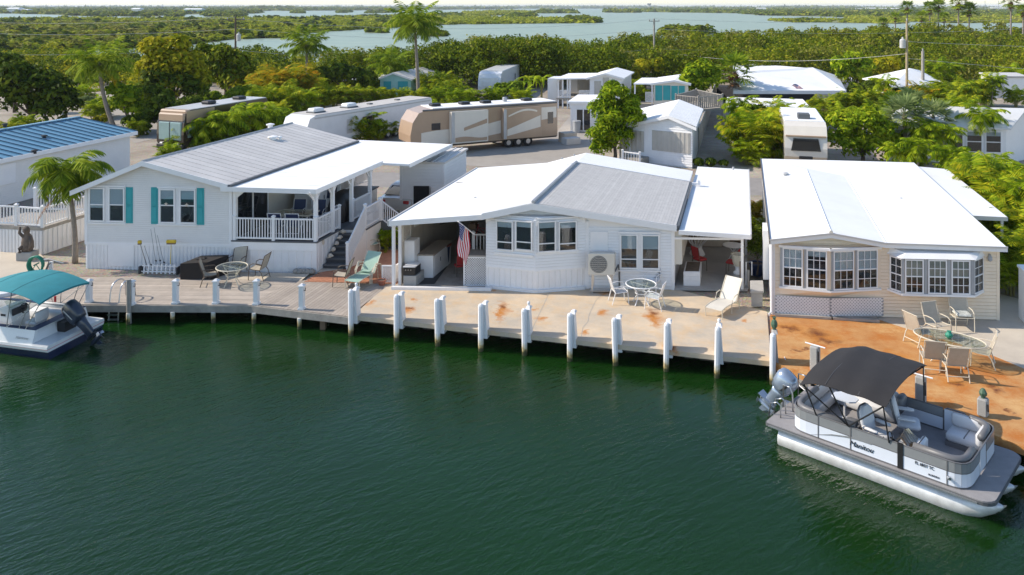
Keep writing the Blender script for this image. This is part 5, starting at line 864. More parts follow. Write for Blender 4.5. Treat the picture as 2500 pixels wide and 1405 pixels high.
# ================================================================ deck boat at left
o_ = g(115,849,.6); o_.z = 0; lx = Vector((-.969,.248,0)); ly = Vector((.248,.969,0)); FD = Fr(o_, lx, ly); BM = 2.5
db = thing('deck_boat', 'white deck boat with navy hull, teal canopy and dark outboard at the wooden dock', 'boat', FD(2,1.2,WZ))
def hullsec(a, zb, zt, inset, m): pass
st = [(0.0,.0),(.55,0),(1.2,-.03),(2.5,-.05),(3.8,-.05),(5.0,.2),(6.0,.75),(6.6,1.2)]    # station, inset
def hull(z0, i0, z1_, i1, nm, m):
    mb = MB(); L0 = [FD(a, max(0,i)+i0, z0) for a, i in st]+[FD(a, BM-max(0,i)-i0, z0) for a, i in reversed(st)]; L1 = [FD(a, max(0,i)+i1, z1_) for a, i in st]+[FD(a, BM-max(0,i)-i1, z1_) for a, i in reversed(st)]
    n = len(L0); mb.add(L0+L1, [tuple(range(n-1,-1,-1)), tuple(range(n,2*n))]+[(i,(i+1)%n,(i+1)%n+n,i+n) for i in range(n)]); return mb.obj(nm, m, db)
hull(-.05,.18,.42,.03,'lower_hull',M['hull_blue']); hull(.42,.03,.5,.0,'boot_stripe',M['gel_white']); hull(.5,.0,.515,-.008,'red_pinstripe',M['flag_red']); hull(.515,-.01,.60,.0,'rub_rail',M['gel_white'])
# topsides with open cockpit: ring of walls
def ringwall(z0, z1_, out0, out1, th, m, nm, a0=.62):
    mb = MB(); outer = [(a0,0)]+[(a,i) for a, i in st if a > a0]; 
    for sgn in (0,1):
        P = [(a, (i if i > 0 else 0)) for a, i in outer]
        for (a, i), (a2, i2) in zip(P[:-1], P[1:]):
            f = (lambda b: b) if sgn == 0 else (lambda b: BM-b)
            mb.hexa([FD(a,f(i+out0),z0),FD(a2,f(i2+out0),z0),FD(a2,f(i2+out0+th),z0),FD(a,f(i+out0+th),z0),FD(a,f(i+out1),z1_),FD(a2,f(i2+out1),z1_),FD(a2,f(i2+out1+th),z1_),FD(a,f(i+out1+th),z1_)])
    mb.hexa([FD(a0,out0,z0),FD(a0+th,out0,z0),FD(a0+th,BM-out0,z0),FD(a0,BM-out0,z0),FD(a0+.18,out1,z1_-.02),FD(a0+th+.18,out1,z1_-.02),FD(a0+th+.18,BM-out1,z1_-.02),FD(a0+.18,BM-out1,z1_-.02)]); return mb.obj(nm, m, db)
ringwall(.6,1.02,.03,.16,.13,M['gel_white'],'gunwale'); ringwall(1.02,1.05,.17,.17,.13,M['navy'],'gunwale_trim')
MB().box(FD, .75, 6, .2, BM-.2, .601, .64).obj('cockpit_floor', M['cream'], db)
MB().box(FD, .0, .62, .02, BM-.02, .601, .63).obj('swim_platform', M['gel_white'], db)
lettering('Hurricane', Fr(FD(1.3,.07,.74), -lx, ly), .12, M['rv_grey'], db, shear=.4, b=-.01)
# console, wheel, seats
F = FD.sub(1.9,.55,.64); mb = MB(); mb.prism([F(0,0,0),F(.75,0,0),F(.62,0,.78),F(.2,0,.85),F(.05,0,.5)], ly*.72); mb.obj('console', M['gel_white'], db)
mb = MB(); mb.box(FD, 1.96, 2.0, .6, 1.2, 1.2, 1.42); mb.obj('dashboard', M['charcoal'], db); MB().box(F, .3, .5, -.006, .0, .55, .62).obj('console_vent', M['black'], db)
mb = MB(); mb.tube([FD(1.82,.95,1.36)+ly*.17*math.cos(q)+Vector((0,0,1))*.15*math.sin(q)+lx*.06*math.sin(q) for q in np.linspace(0,2*math.pi,17)], .017, 5); mb.tube([FD(1.82,.95,1.36),FD(1.98,.95,1.3)], .025, 5)
for q in (0,2.1,4.2): mb.tube([FD(1.82,.95,1.36),FD(1.82,.95,1.36)+ly*.17*math.cos(q)+Vector((0,0,1))*.15*math.sin(q)], .012, 4)
mb.obj('steering_wheel', M['black'], db); mb = MB(); mb.grid([[FD(2.05,.55+.75*t,1.46) for t in np.linspace(0,1,5)],[FD(2.3,.6+.65*t,1.66) for t in np.linspace(0,1,5)]], thick=(.01,0,0)); mb.obj('windscreen', M['glass_clear'], db)
def dcush(a0,a1,b0,b1,z0,z1_,nm): MB().bbox(FD,a0,a1,b0,b1,z0,z1_,.04).obj(nm, M['vinyl_boat'], db, smooth=True, auto=50)
dcush(1.15,1.6,.7,1.25,.9,1.02,'helm_seat'); dcush(1.1,1.2,.7,1.25,1.0,1.35,'helm_seat_back'); dcush(1.1,2.6,1.85,2.28,.66,.92,'side_bench'); dcush(1.3,2.5,2.2,2.3,.9,1.1,'side_bench_back'); MB().tube([FD(1.38,.97,.64),FD(1.38,.97,.9)], .05, 8).obj('seat_post', M['alu'], db)
mb = MB(); mb.tube([FD(1.9,2.33,1.05),FD(1.9,2.33,1.28)], .04, 7); mb.obj('red_extinguisher', M['red'], db)
# canopy
def dz(s, t): return 2.02+.42*math.sin(math.pi*min(1,s*.92+.06))**.7-.10*abs(2*t-1)**2.5
def dp(s, t): return FD(.12+3.2*s, -.2+(BM-.35)*t, dz(s,t)+.01*math.sin(7*s+4*t))
mb = MB(); mb.grid([[dp(s,t) for t in np.linspace(0,1,11)] for s in np.linspace(0,1,15)], thick=(0,0,.012)); cn = mb.obj('canopy', M['teal_cloth'], db, smooth=True, auto=50)
for s in (.34,.67): mb = MB(); mb.grid([[dp(s+q,t)+Vector((0,0,.004)) for t in np.linspace(.01,.99,11)] for q in (0,.006)], thick=(0,0,.008)); mb.obj('canopy_seam', M['teal_dark'] if 'teal_dark' in M else mat('teal_dark', (.012,.12,.14), .85), cn, smooth=True)
mb = MB(); mb.grid([[dp(0,t)+Vector((0,0,-k)) for t in np.linspace(0,1,9)] for k in (0,.06)], thick=(.01,0,0)); mb.obj('canopy_hem', M['teal_cloth'], cn)
for b, t in ((.1,.01),(BM-.15,.99)):
    for a, s in ((1.7,.02),(1.7,.34),(2.0,.66),(.95,.0),(1.2,.1)): MB().tube([FD(a,b,1.05),dp(s,t)-Vector((0,0,.02))], .014, 6).obj('canopy_strut', M['steel'], db)
for s in (.01,.34,.66): MB().tube([dp(s,t)-Vector((0,0,.03)) for t in np.linspace(0,1,9)], .013, 6).obj('canopy_bow', M['steel'], db)
# outboard
ax = (lx*-.72+Vector((0,0,-.69))).normalized(); fw = (lx*.69+Vector((0,0,-.72))); top = FD(.42,BM/2+.1,1.42)
mb = MB(); loft(mb, [(top-ax*.1, fw*.2, ly*.13), (top-ax*.03, fw*.27, ly*.19), (top+ax*.2, fw*.31, ly*.23), (top+ax*.5, fw*.28, ly*.22), (top+ax*.62, fw*.24, ly*.18)], 18, 3.2); mb.obj('motor_cowl', M['motor_dark'], db, smooth=True)
for k in (-1,1): mb = MB(); mb.prism([top+ax*.05+fw*.05+ly*k*.225,top+ax*.5+fw*.0+ly*k*.232,top+ax*.5+fw*.03+ly*k*.232,top+ax*.05+fw*.1+ly*k*.225], ly*k*.006); mb.obj('cowl_stripe', M['rv_grey'], db)
mb = MB(); loft(mb, [(top+ax*.6, fw*.22, ly*.14), (top+ax*.85, fw*.18, ly*.1), (top+ax*1.25, fw*.17, ly*.065), (top+ax*1.35, fw*.22, ly*.06)], 14, 2.6); mb.obj('motor_leg', M['motor_dark'], db, smooth=True)
c0 = top+ax*1.3; mb = MB(); q = (c0-fw*.36-ly*.17,c0+fw*.2-ly*.09,c0+fw*.2+ly*.09,c0-fw*.36+ly*.17); mb.hexa(list(q)+[p-ax*.02 for p in q]); mb.obj('cavitation_plate', M['motor_dark'], db)
c0 = top+ax*1.5; mb = MB(); loft(mb, [(c0+fw*.32,ly*.02,ax*.02),(c0+fw*.15,ly*.08,ax*.08),(c0-fw*.12,ly*.085,ax*.085),(c0-fw*.26,ly*.06,ax*.06)], 10, 2); mb.prism([c0+fw*.1+ax*.05-ly*.012,c0-fw*.1+ax*.05-ly*.012,c0-fw*.12+ax*.25-ly*.012,c0+fw*.0+ax*.22-ly*.012], ly*.024); mb.obj('gearcase', M['motor_dark'], db, smooth=True, auto=50)
mb = MB()
for k in range(3): q = 2.1*k; d = ax*math.cos(q)+ly*math.sin(q); e = ax*-math.sin(q)+ly*math.cos(q); mb.add([c0-fw*.28+d*.03, c0-fw*.24+d*.13+e*.08, c0-fw*.3+d*.18, c0-fw*.33+d*.1-e*.07], [(0,1,2,3),(3,2,1,0)])
mb.obj('propeller', M['steel'], db); mb = MB(); mb.box(FD, .35, .65, BM/2-.15, BM/2+.35, .45, .95); mb.obj('motor_bracket', M['black'], db)
# bow of a second boat beyond, white with blue band
p = g(-60,745,.6); F = Fr((p.x,p.y,0), Vector((1,.02,0)).normalized(), Vector((-.02,1,0)).normalized()); b2 = thing('moored_skiff', 'white boat with blue band showing behind the deck boat at left edge', 'boat', F(0,0,WZ))
for z0, z1_, i0, i1, m, nm in ((.2,.55,.2,.05,'gel_white','hull'),(.55,.75,.05,.02,'mid_blue','blue_band'),(.75,.92,.02,.05,'gel_white','gunwale')):
    if m not in M: mat('mid_blue', (.02,.10,.25), .3, coat=.4)
    mb = MB(); pr = [(-3,0),(.6,0),(1.0,.25),(1.15,.6),(1.0,.95),(.6,1.2),(-3,1.2)]; c_ = (-.5,.6); f = lambda q, i: (q[0]-i*(1 if q[0] > 0 else 0), q[1]+(i if q[1] < .6 else -i)); n = len(pr)
    mb.add([F(*f(q,i0),z0) for q in pr]+[F(*f(q,i1),z1_) for q in pr], [tuple(range(n-1,-1,-1)), tuple(range(n,2*n))]+[(i,(i+1)%n,(i+1)%n+n,i+n) for i in range(n)]); mb.obj(nm, M[m], b2)
# ---------------------------------------------------------------- patio furniture (prototypes stand at the origin and face +y)
def proto(name): o = bpy.data.objects.new(name, None); C.objects.link(o); ORG[o.name] = Vector((0,0,0)); return o
def sling_chair(name, fm, sm, wd=.56, hb=.98):
    t = proto(name); F = W0; h = wd/2
    mb = MB(); mb.grid([[F(x,y,z) for x in np.linspace(-h+.03,h-.03,4)] for y, z in ((.27,.44),(.1,.41),(-.12,.39),(-.22,.43))], thick=(0,0,.014)); mb.obj('seat', M[sm], t)
    mb = MB(); mb.grid([[F(x,y,z) for x in np.linspace(-h+.03,h-.03,4)] for y, z in ((-.2,.42),(-.27,.62),(-.33,.82),(-.38,hb))], thick=(0,-.014,0)); mb.obj('backrest', M[sm], t)
    for s in (-1,1):
        x = s*h
        MB().tube([F(x,.27,.44),F(x,.1,.41),F(x,-.18,.4),F(x,-.26,.62),F(x,-.33,.82),F(x,-.39,hb+.01)], .016, 6).obj('side_rail', M[fm], t)
        MB().tube([F(x,.3,0),F(x,.28,.4),F(x,.25,.58),F(x,.12,.65),F(x,-.1,.65),F(x,-.28,.62)], .016, 6).obj('arm', M[fm], t)
        MB().tube([F(x,-.34,0),F(x,-.24,.3),F(x,-.14,.41)], .016, 6).obj('leg', M[fm], t)
    for y, z in ((-.385,hb),(.27,.43),(-.3,.15)): MB().tube([F(-h,y,z),F(h,y,z)], .014, 6).obj('cross_bar', M[fm], t)
    return t
def cast_chair(name, m):
    t = proto(name); F = W0
    for (nm, P, Q, R_) in (('seat', (-.23,.25,.43),(.23,.25,.43),(-.23,-.2,.4)), ('backrest', (-.23,-.22,.44),(.23,-.22,.44),(-.23,-.38,.92))):
        P, Q, R_ = Vector(P), Vector(Q), Vector(R_); e, f = Q-P, R_-P; n = e.cross(f).normalized()*.012; mb = MB()
        for k in range(6):
            c = (k+.5)/6; w_ = .055
            for A, B_, d in ((P+e*c, P+e*c+f, e.normalized()*w_/2), (P+f*c, P+f*c+e, f.normalized()*w_/2)): mb.hexa([A-d,A+d,B_+d,B_-d,A-d+n,A+d+n,B_+d+n,B_-d+n])
        mb.obj(nm, M[m], t); MB().tube([P,Q,Q+f,P+f,P], .014, 6).obj(nm+'_frame', M[m], t)
    for s in (-.25,.25):
        MB().tube([F(s,.28,0),F(s,.24,.43),F(s,.22,.62),F(s,.0,.66),F(s,-.26,.6)], .015, 6).obj('arm', M[m], t); MB().tube([F(s,-.34,0),F(s,-.22,.42)], .015, 6).obj('leg', M[m], t)
    return t
def glass_table(name, fm, rx, ry, h=.72, wobble=0):
    t = proto(name); F = W0; el = lambda k, z, q=1: F(rx*q*math.cos(k), ry*q*math.sin(k), z); ks = np.linspace(0,2*math.pi,33)
    MB().prism([el(k,h-.01,.98) for k in ks[:-1]], (0,0,.012)).obj('glass_top', M['glass_clear'], t); MB().tube([el(k,h-.005) for k in ks], .022, 6, cap=False).obj('rim', M[fm], t)
    for k in (.785,2.356,3.927,5.498): MB().tube([el(k,h-.03,.85),el(k,h*.6,.38),el(k,.25,.36),el(k,0,.66)], .018, 6).obj('leg', M[fm], t)
    MB().tube([el(k,h*.55,.38) for k in ks], .012, 5, cap=False).obj('stretcher_ring', M[fm], t); mb = MB(); mb.tube([el(.785,h-.03,.9),el(3.927,h-.03,.9)], .014, 5); mb.tube([el(2.356,h-.03,.9),el(5.498,h-.03,.9)], .014, 5); mb.obj('cross_bar', M[fm], t); return t
def put(t, u, v, deg, label, cat, group=None, first=set(), z=.8, sc=1):
    p = g(u, v, z); F = rot(p, deg, sc)
    if t.name not in first: first.add(t.name); place(t, F); o = t
    else: o = copy_tree(t, F)
    tag(o, label, cat, group); return o
GD = 'bronze patio chairs on the wooden dock'
bc = sling_chair('patio_chair', 'bronze', 'sling'); bt = glass_table('patio_table', 'cream_frame', .58, .58)
put(bt, 566, 697, 15, 'round glass patio table with cream rim on the wooden dock', 'table', z=.81)
put(bc, 513, 695, -75, 'bronze framed chair at left of the round glass dock table', 'chair', GD, z=.81); put(bc, 578, 668, 172, 'bronze framed chair behind the round glass dock table', 'chair', GD, z=.81); put(bc, 632, 680, 80, 'bronze framed chair at right of the round glass dock table', 'chair', GD, z=.81); put(bc, 836, 696, 85, 'lone bronze framed chair beside the rattan lounger', 'chair', GD, z=.81)
cc = cast_chair('cast_chair', 'white'); ct = glass_table('garden_table', 'white', .54, .54); GW = 'white lattice chairs round the garden table'
put(ct, 1565, 742, 0, 'white round glass garden table on the concrete patio', 'table'); put(cc, 1512, 738, -80, 'white lattice chair left of the garden table by the air conditioner', 'chair', GW); put(cc, 1592, 712, 150, 'white lattice chair behind the garden table', 'chair', GW); put(cc, 1597, 752, 65, 'white lattice chair at right front of the garden table', 'chair', GW)
ch2 = sling_chair('sling_chair', 'cream_frame', 'sling', .58, 1.0); GB = 'cream sling chairs round the oval table'
ot = glass_table('oval_table', 'cream_frame', .98, .58); put(ot, 2318, 884, -38, 'oval glass patio table with green ornament on the rusty slab', 'table')
put(ch2, 2243, 838, -70, 'cream sling chair at left end of the oval glass table', 'chair', GB); put(ch2, 2288, 822, -165, 'cream sling chair behind the oval glass table', 'chair', GB); put(ch2, 2348, 802, 172, 'lone cream sling chair with leafy cushion against the beige wall', 'chair', GB); put(ch2, 2277, 905, -15, 'cream sling chair at left front of the oval glass table', 'chair', GB); put(ch2, 2330, 922, -8, 'cream sling chair at right front of the oval glass table', 'chair', GB); put(ch2, 2398, 890, 60, 'cream sling chair at right end of the oval glass table', 'chair', GB)
p = g(2317,884,.8); mb = MB(); mb.lathe(Fr((p.x,p.y,1.51),(1,0,0),(0,1,0)), [(.05,0),(.1,.06),(.11,.12),(.05,.2),(.07,.22)], 12); tag(mb.obj('glass_ornament', M['green_hose']), 'green glass ornament standing on the oval table', 'ornament')
p = g(2348,802,.8); F = rot(p, 172); tag(MB().bbox(F, -.24,.24,-.2,.25,.46,.53,.03).obj('seat_cushion', mat('leafy_cloth', (.5,.52,.48), .9, var=.6, vs=14)), 'leafy patterned cushion on the lone cream chair', 'cushion')
# red chairs, wicker and urn under the carport
rc = proto('dining_chair'); F = W0; MB().bbox(F,-.22,.22,-.2,.22,.42,.5,.03).obj('seat', M['red'], rc); mb = MB(); mb.grid([[F(x,y,z) for x in np.linspace(-.2,.2,5)] for y, z in ((-.2,.55),(-.24,.75),(-.29,.98))], thick=(0,-.04,0)); mb.obj('backrest', M['red'], rc)
for sx in (-1,1):
    MB().tube([F(sx*.2,.2,0),F(sx*.2,.19,.42)], .014, 6).obj('leg', M['bronze'], rc); MB().tube([F(sx*.2,-.24,0),F(sx*.2,-.18,.45),F(sx*.21,-.28,1.0)], .014, 6).obj('leg', M['bronze'], rc)
put(rc, 1708, 660, -60, 'red upholstered chair in the carport beside the white planter box', 'chair', 'red chairs in the carport', z=.86); put(rc, 1788, 668, 60, 'red upholstered chair in the carport behind the cream urn', 'chair', 'red chairs in the carport', z=.86); put(rc, 1122, 672, 20, 'red seated chair in the shade behind the flag', 'chair', z=.84, sc=.85)
p = g(1702,622,.86); F = rot(p, 30); t = thing('wicker_chair', 'white round wicker chair at the back of the carport', 'chair', p); mb = MB()
for k in range(16): q = 2*math.pi*k/16; mb.tube([F(.15*math.cos(q),.15*math.sin(q),.35),F(.4*math.cos(q),.4*math.sin(q)-.1,.5+.28*(1-math.sin(q))*.5),F(.5*math.cos(q),.5*math.sin(q)*.8-.1,.62+.5*(1-math.sin(q))*.5)], .016, 5)
mb.obj('bowl', M['white'], t); mb = MB(); mb.lathe(F, [(.32,0),(.34,.03),(.2,.3),(.22,.38)], 14); mb.obj('base', M['white'], t)
p = g(1790,640,.86); F = rot(p, 0); t = thing('side_table', 'small round white table at the back of the carport', 'table', p); MB().lathe(F,[(.42,.68),(.44,.7),(.42,.72)],20).obj('table_top', M['white'], t)
for q in (0,2.1,4.2): MB().tube([F(.3*math.cos(q),.3*math.sin(q),0),F(-.2*math.cos(q),-.2*math.sin(q),.68)], .016, 5).obj('leg', M['white'], t)
p = g(1801,684,.86); F = rot(p, 0); t = thing('urn_planter', 'cream urn on a white pedestal at the carport corner', 'urn', p); MB().box(F,-.2,.2,-.2,.2,0,.25).obj('plinth', M['concrete_grey'], t); mb = MB(); mb.lathe(F,[(.16,.25),(.17,.3),(.1,.36),(.09,.5),(.16,.56)],14); mb.obj('pedestal', M['white'], t); mb = MB(); mb.lathe(F,[(.14,.56),(.2,.7),(.22,.88),(.2,.95),(.27,.98),(.27,1.02),(.22,1.02),(.18,.9)],16,cap=False); mb.obj('bowl', M['cream_frame'], t, smooth=True, auto=50); mb = MB(); mb.lathe(F,[(.2,.9),(.01,.91)],12); mb.obj('soil', M['bark'], t)
a0 = W2+.35; t = thing('planter_box', 'white wooden planter box against the carport wall', 'planter', F2(a0+.3,.5,.86)); mb = MB(); mb.box(F2,a0,a0+.62,.3,1.6,.86,1.4); mb.obj('box', M['white_vinyl'], t); MB().box(F2,a0+.05,a0+.57,.35,1.55,1.38,1.405).obj('soil', M['bark'], t)
for k in range(3): MB().box(F2,a0-.005,a0+.625,.285,.3,.9+k*.17,1.05+k*.17).obj('board', M['white_vinyl'], t)
p = g(1848,748,.8); F = Fr((p.x,p.y,.8), Vector((1,0,0)), DD); t = thing('stone_bench', 'grey concrete bench table at the right corner of the patio', 'bench', p); MB().bbox(F,-.24,.24,-.15,1.0,.52,.6,.015).obj('bench_top', M['concrete_grey'], t); MB().box(F,-.2,.2,-.05,.12,0,.52).obj('leg', M['concrete_grey'], t); MB().box(F,-.2,.2,.75,.92,0,.52).obj('leg', M['concrete_grey'], t)
p = g(1815,705,.8); F = Fr((p.x,p.y,.8), (1,0,0), DD); t = thing('hose_station', 'wooden hose post with white pipe frame beside the concrete bench', 'hose post', p); MB().box(F,-.15,-.05,0,.1,0,1.0).obj('board', M['wood'], t); MB().tube([F(.1,0,0),F(.1,0,1.0),F(.32,0,1.02),F(.32,0,.5)], .02, 6).obj('pipe', M['white'], t); MB().tube([F(.18,-.05,0),F(.18,-.05,.72)], .05, 8).obj('filter', M['steel'], t); MB().box(F,-.12,.05,-.1,.05,0,.2).obj('block', M['concrete_grey'], t)
# chaise longue on the patio
def chaise(name, label, fm, sm, F, L=1.75):
    t = thing(name, label, 'lounger', F.o); mb = MB(); P = [(0,.32),(.35,.36),(.8,.34),(1.15,.34)]; B_ = [(1.12,.34),(1.35,.62),(1.55,.88),(1.66,1.0)]; w_ = .29
    mb.grid([[F(x,y,z) for x in np.linspace(-w_,w_,4)] for y, z in P], thick=(0,0,.02)); mb.obj('seat', M[sm], t); mb = MB(); mb.grid([[F(x,y,z) for x in np.linspace(-w_,w_,4)] for y, z in B_], thick=(0,0,.02)); mb.obj('backrest', M[sm], t)
    for s in (-1,1):
        x = s*(w_+.02); MB().tube([F(x,y,z) for y, z in P+B_[1:]], .018, 6).obj('side_rail', M[fm], t); MB().tube([F(x,.05,0),F(x,.02,.34)], .017, 6).obj('leg', M[fm], t); MB().tube([F(x,.78,0),F(x,.8,.4),F(x*1.08,.95,.56),F(x*1.08,1.2,.58),F(x,1.35,.45),F(x,1.4,0)], .018, 6).obj('arm', M[fm], t)
    return t
p = g(1722,772,.8); q = g(1802,722,.8); d = (q-p); F = Fr(p, Vector((d.y,-d.x,0)).normalized(), Vector((d.x,d.y,0)).normalized()); chaise('chaise_lounge', 'cream sling chaise lounge on the concrete patio by the carport', 'cream_frame', 'cream', Fr(F.o+F.x*.3, F.x, F.y))
p = g(845,706,.81); q = g(897,676,.81); d = (q-p); F = Fr(p, Vector((d.y,-d.x,0)).normalized(), Vector((d.x,d.y,0)).normalized()); t = chaise('rattan_lounger', 'rattan lounger with pale aqua cushion on the wooden dock', 'cream_frame', 'aqua_cloth', Fr(F.o+F.x*.25, F.x, F.y)); G = Fr(F.o+F.x*.25, F.x, F.y)
for s in (-1,1):
    for k in range(3): MB().tube([G(s*(.33+.02*k),.75+.05*k,.02),G(s*(.36+.02*k),.85,.45),G(s*(.36+.02*k),1.1,.66+.03*k),G(s*(.36+.02*k),1.45,.6),G(s*.34,1.65,.1)], .02, 5).obj('rattan_hoop', M['cream_frame'], t)
MB().bbox(G, -.22,.22,.95,1.1,.38,.44,.02).obj('towel_roll', M['aqua_cloth'], t)
ac = sling_chair('aqua_chair', 'cream_frame', 'aqua_cloth'); put(ac, 905, 618, -50, 'aqua sling chair nearest the porch stairs', 'chair', 'aqua chairs beside the stairs'); put(ac, 935, 592, -80, 'aqua sling chair deeper behind the porch stairs', 'chair', 'aqua chairs beside the stairs')
# storage box under dark cover, rod rack, rods and brushes
F = Fr(g(440,683,.806), (g(535,683,.806)-g(440,683,.806)).normalized(), DD); t = thing('storage_box', 'dark brown covered storage box by the skirting', 'box', F.o); L = 1.45
MB().hexa([F(0,0,0),F(L*.85,0,0),F(L,.75,0),F(.1,.75,0),F(0,.0,.62),F(L*.72,.05,.66),F(L,.75,.75),F(.35,.75,.72)]).obj('cover', M['cover_brown'] if 'cover_brown' in M else mat('cover_brown', (.016,.013,.012), .8, var=.2, vs=4, bump=.2), t); MB().hexa([F(.35,.35,.70),F(.75,.35,.71),F(.75,.5,.72),F(.35,.5,.71),F(.4,.4,.74),F(.7,.4,.74),F(.7,.45,.75),F(.4,.45,.75)]).obj('handle', M['black'], t)
F = Fr(g(345,668,.806), (g(438,670,.806)-g(345,668,.806)).normalized(), DD); t = thing('rod_rack', 'white pipe rod rack on dark board by the skirting', 'rack', F.o); L = 1.5
for k in range(8): MB().tube([F(.1+k*.18,0,0),F(.1+k*.18,.05,.38)], .035, 7).obj('rod_holder', M['white'], t)
for y, z in ((0,.08),(.04,.3)): MB().tube([F(0,y,z),F(L,y,z)], .025, 6).obj('rack_rail', M['white'], t)
MB().box(F,-.05,.0,-.1,.25,0,.3).obj('rack_end', M['charcoal'], t); MB().box(F,L,L+.05,-.1,.25,0,.3).obj('rack_end', M['charcoal'], t)
def rod(k, u, v, m, lab, nm='fishing_rod', r=.009, head=None):
    p = F(.1+k*.18,.02,.1); Y = p.y+.15; q = at(u, v, Y); t = thing(nm, lab, 'brush' if head else 'fishing rod', p, None if head else 'fishing rods in the rack'); MB().tube([p,q], [r,r*.6], 6).obj('pole', M[m], t)
    if head: MB().bbox(Fr(q,(1,0,0),(0,1,0)), -head,head,-.06,.06,-.04,.07,.02).obj('brush_head', M['yellow'], t); MB().box(Fr(q,(1,0,0),(0,1,0)), -head*.9,head*.9,-.05,.05,-.09,-.035).obj('bristles', M['wood'], t)
    else: MB().tube([p.lerp(q,.25),p.lerp(q,.25)+Vector((.06,-.05,0))], .03, 6).obj('reel', M['dark'], t)
rod(1, 341, 592, 'bronze', 'leaning pole with small yellow sponge head at left of the rack', 'deck_brush', .016, .07); rod(6, 418, 591, 'yellow', 'wide yellow deck brush standing in the rod rack', 'deck_brush', .018, .19)
for k, u, v, n in ((2,352,600,'shortest'),(3,368,560,'leftmost tall'),(4,376,556,'tallest'),(5,384,575,'rightmost leaning')): rod(k, u, v, 'black', '%s dark fishing rod in the white rack' % n)
mb = MB(); F = Fr(g(722,668,.806),(1,0,0),(0,1,0))
for k in range(5): x = k*.16; mb.lathe(F.sub(x,R.uniform(-.05,.08),0), [(.12,0),(.15,.06),(.1,.14),(.03,.18)], 8)
tag(mb.obj('sandbags', M['stone']), 'small grey sandbags heaped at the porch corner', 'sandbags')
# things on the porch
def onp(u, v, z): return g(u, v, z)
F = Fr(F1(W1+.9,1.3,zd), F1.x, DD); t = thing('porch_table', 'glass topped dining table on the covered porch', 'table', F.o); MB().bbox(F,0,1.6,0,.95,.68,.71,.008).obj('table_top', M['glass_clear'], t)
for x in (.1,1.5):
    for y in (.1,.85): MB().tube([F(x,y,0),F(x,y,.68)], .03, 6).obj('leg', M['white'], t)
MB().tube([F(0,0,.69),F(1.6,0,.69),F(1.6,.95,.69),F(0,.95,.69),F(0,0,.69)], .03, 6).obj('rim', M['cream_frame'], t)
pc = sling_chair('porch_chair', 'white', 'navy'); 
for i, (x, y, dg, lab) in enumerate(((.5,-.45,0,'navy sling chair behind the left part of the porch rail'),(1.25,-.45,0,'navy sling chair behind the middle of the porch rail'),(.4,1.4,180,'navy sling chair beyond the porch table at left'),(1.3,1.4,180,'navy sling chair beyond the porch table at right'),(2.1,.5,90,'navy sling chair at the end of the porch table'))):
    q = F(x,y,0); FF = rot(q, dg-3); o = place(pc, FF) if i == 0 else copy_tree(pc, FF); tag(o, lab, 'chair', 'navy chairs round the porch table')
F = Fr(F1(W1+.35,4.2,zd), F1.x, DD); t = thing('porch_cabinet', 'long white porch cabinet with wooden top against the house wall', 'cabinet', F.o); MB().box(F,0,.75,0,2.6,0,.95).obj('body', M['white'], t); MB().bbox(F,-.06,.82,-.06,2.66,.95,1.0,.01).obj('wooden_top', M['wood'], t)
for y in (.5,1.2,1.9): MB().box(F,.752,.77,y,y+.03,.45,.65).obj('handle', M['dark'], t)
MB().bbox(F,.1,.6,1.5,2.1,1.0,1.25,.03).obj('basket', M['wood'], t)
p = g(836,536,zd); F = Fr(p, F1.x, DD); t = thing('covered_grill', 'large barbecue under a black cover on the porch', 'grill', p); mb = MB(); loft(mb, [(F(0,0,0),F.x*.38,F.y*.75),(F(0,0,.75),F.x*.4,F.y*.78),(F(0,0,1.0),F.x*.38,F.y*.6),(F(0,0,1.22),F.x*.26,F.y*.42),(F(0,0,1.3),F.x*.1,F.y*.25)], 18, 4); mb.obj('cover', M['black'], t, smooth=True, auto=50); MB().box(F,-.36,.36,-.7,.7,.01,.06).obj('base', M['dark'], t)
F = Fr(g(772,512,zd), F1.x, DD); t = thing('striped_bench', 'porch bench with navy and white striped back cushion', 'bench', F.o); MB().box(F,0,.9,0,.5,.2,.45).obj('seat', M['white'], t)
for k in range(6): MB().prism([F(k*.15,.4,.45),F(k*.15+.148,.4,.45),F(k*.15+.148,.55,1.1),F(k*.15,.55,1.1)], DD*.08).obj('cushion_stripe', M['navy' if k%2 == 0 else 'flag_white'], t)
for k in range(5):                     # conch shells down the left side of the stairs
    z = zd-rise*(k+1); p = F1(WT+.16,b1-run*(k+.5),z); F = rot(p, 40*k); mb = MB(); mb.lathe(Fr(F(0,0,.08),F.y,F.z,F.x), [(.01,-.16),(.05,-.08),(.1,0),(.08,.06),(.05,.09),(.06,.1),(.02,.14)], 9); mb.prism([F(0,.02,.02),F(.1,.12,.0),F(-.02,.16,.03),F(-.1,.05,.04)], (0,0,.03)); tag(mb.obj('conch_shell', M['shell'], smooth=True, auto=40), 'pale conch shell on the %s stair of the porch steps' % ['top','second','third','fourth','lowest'][k], 'shell', 'shells on the porch stairs')
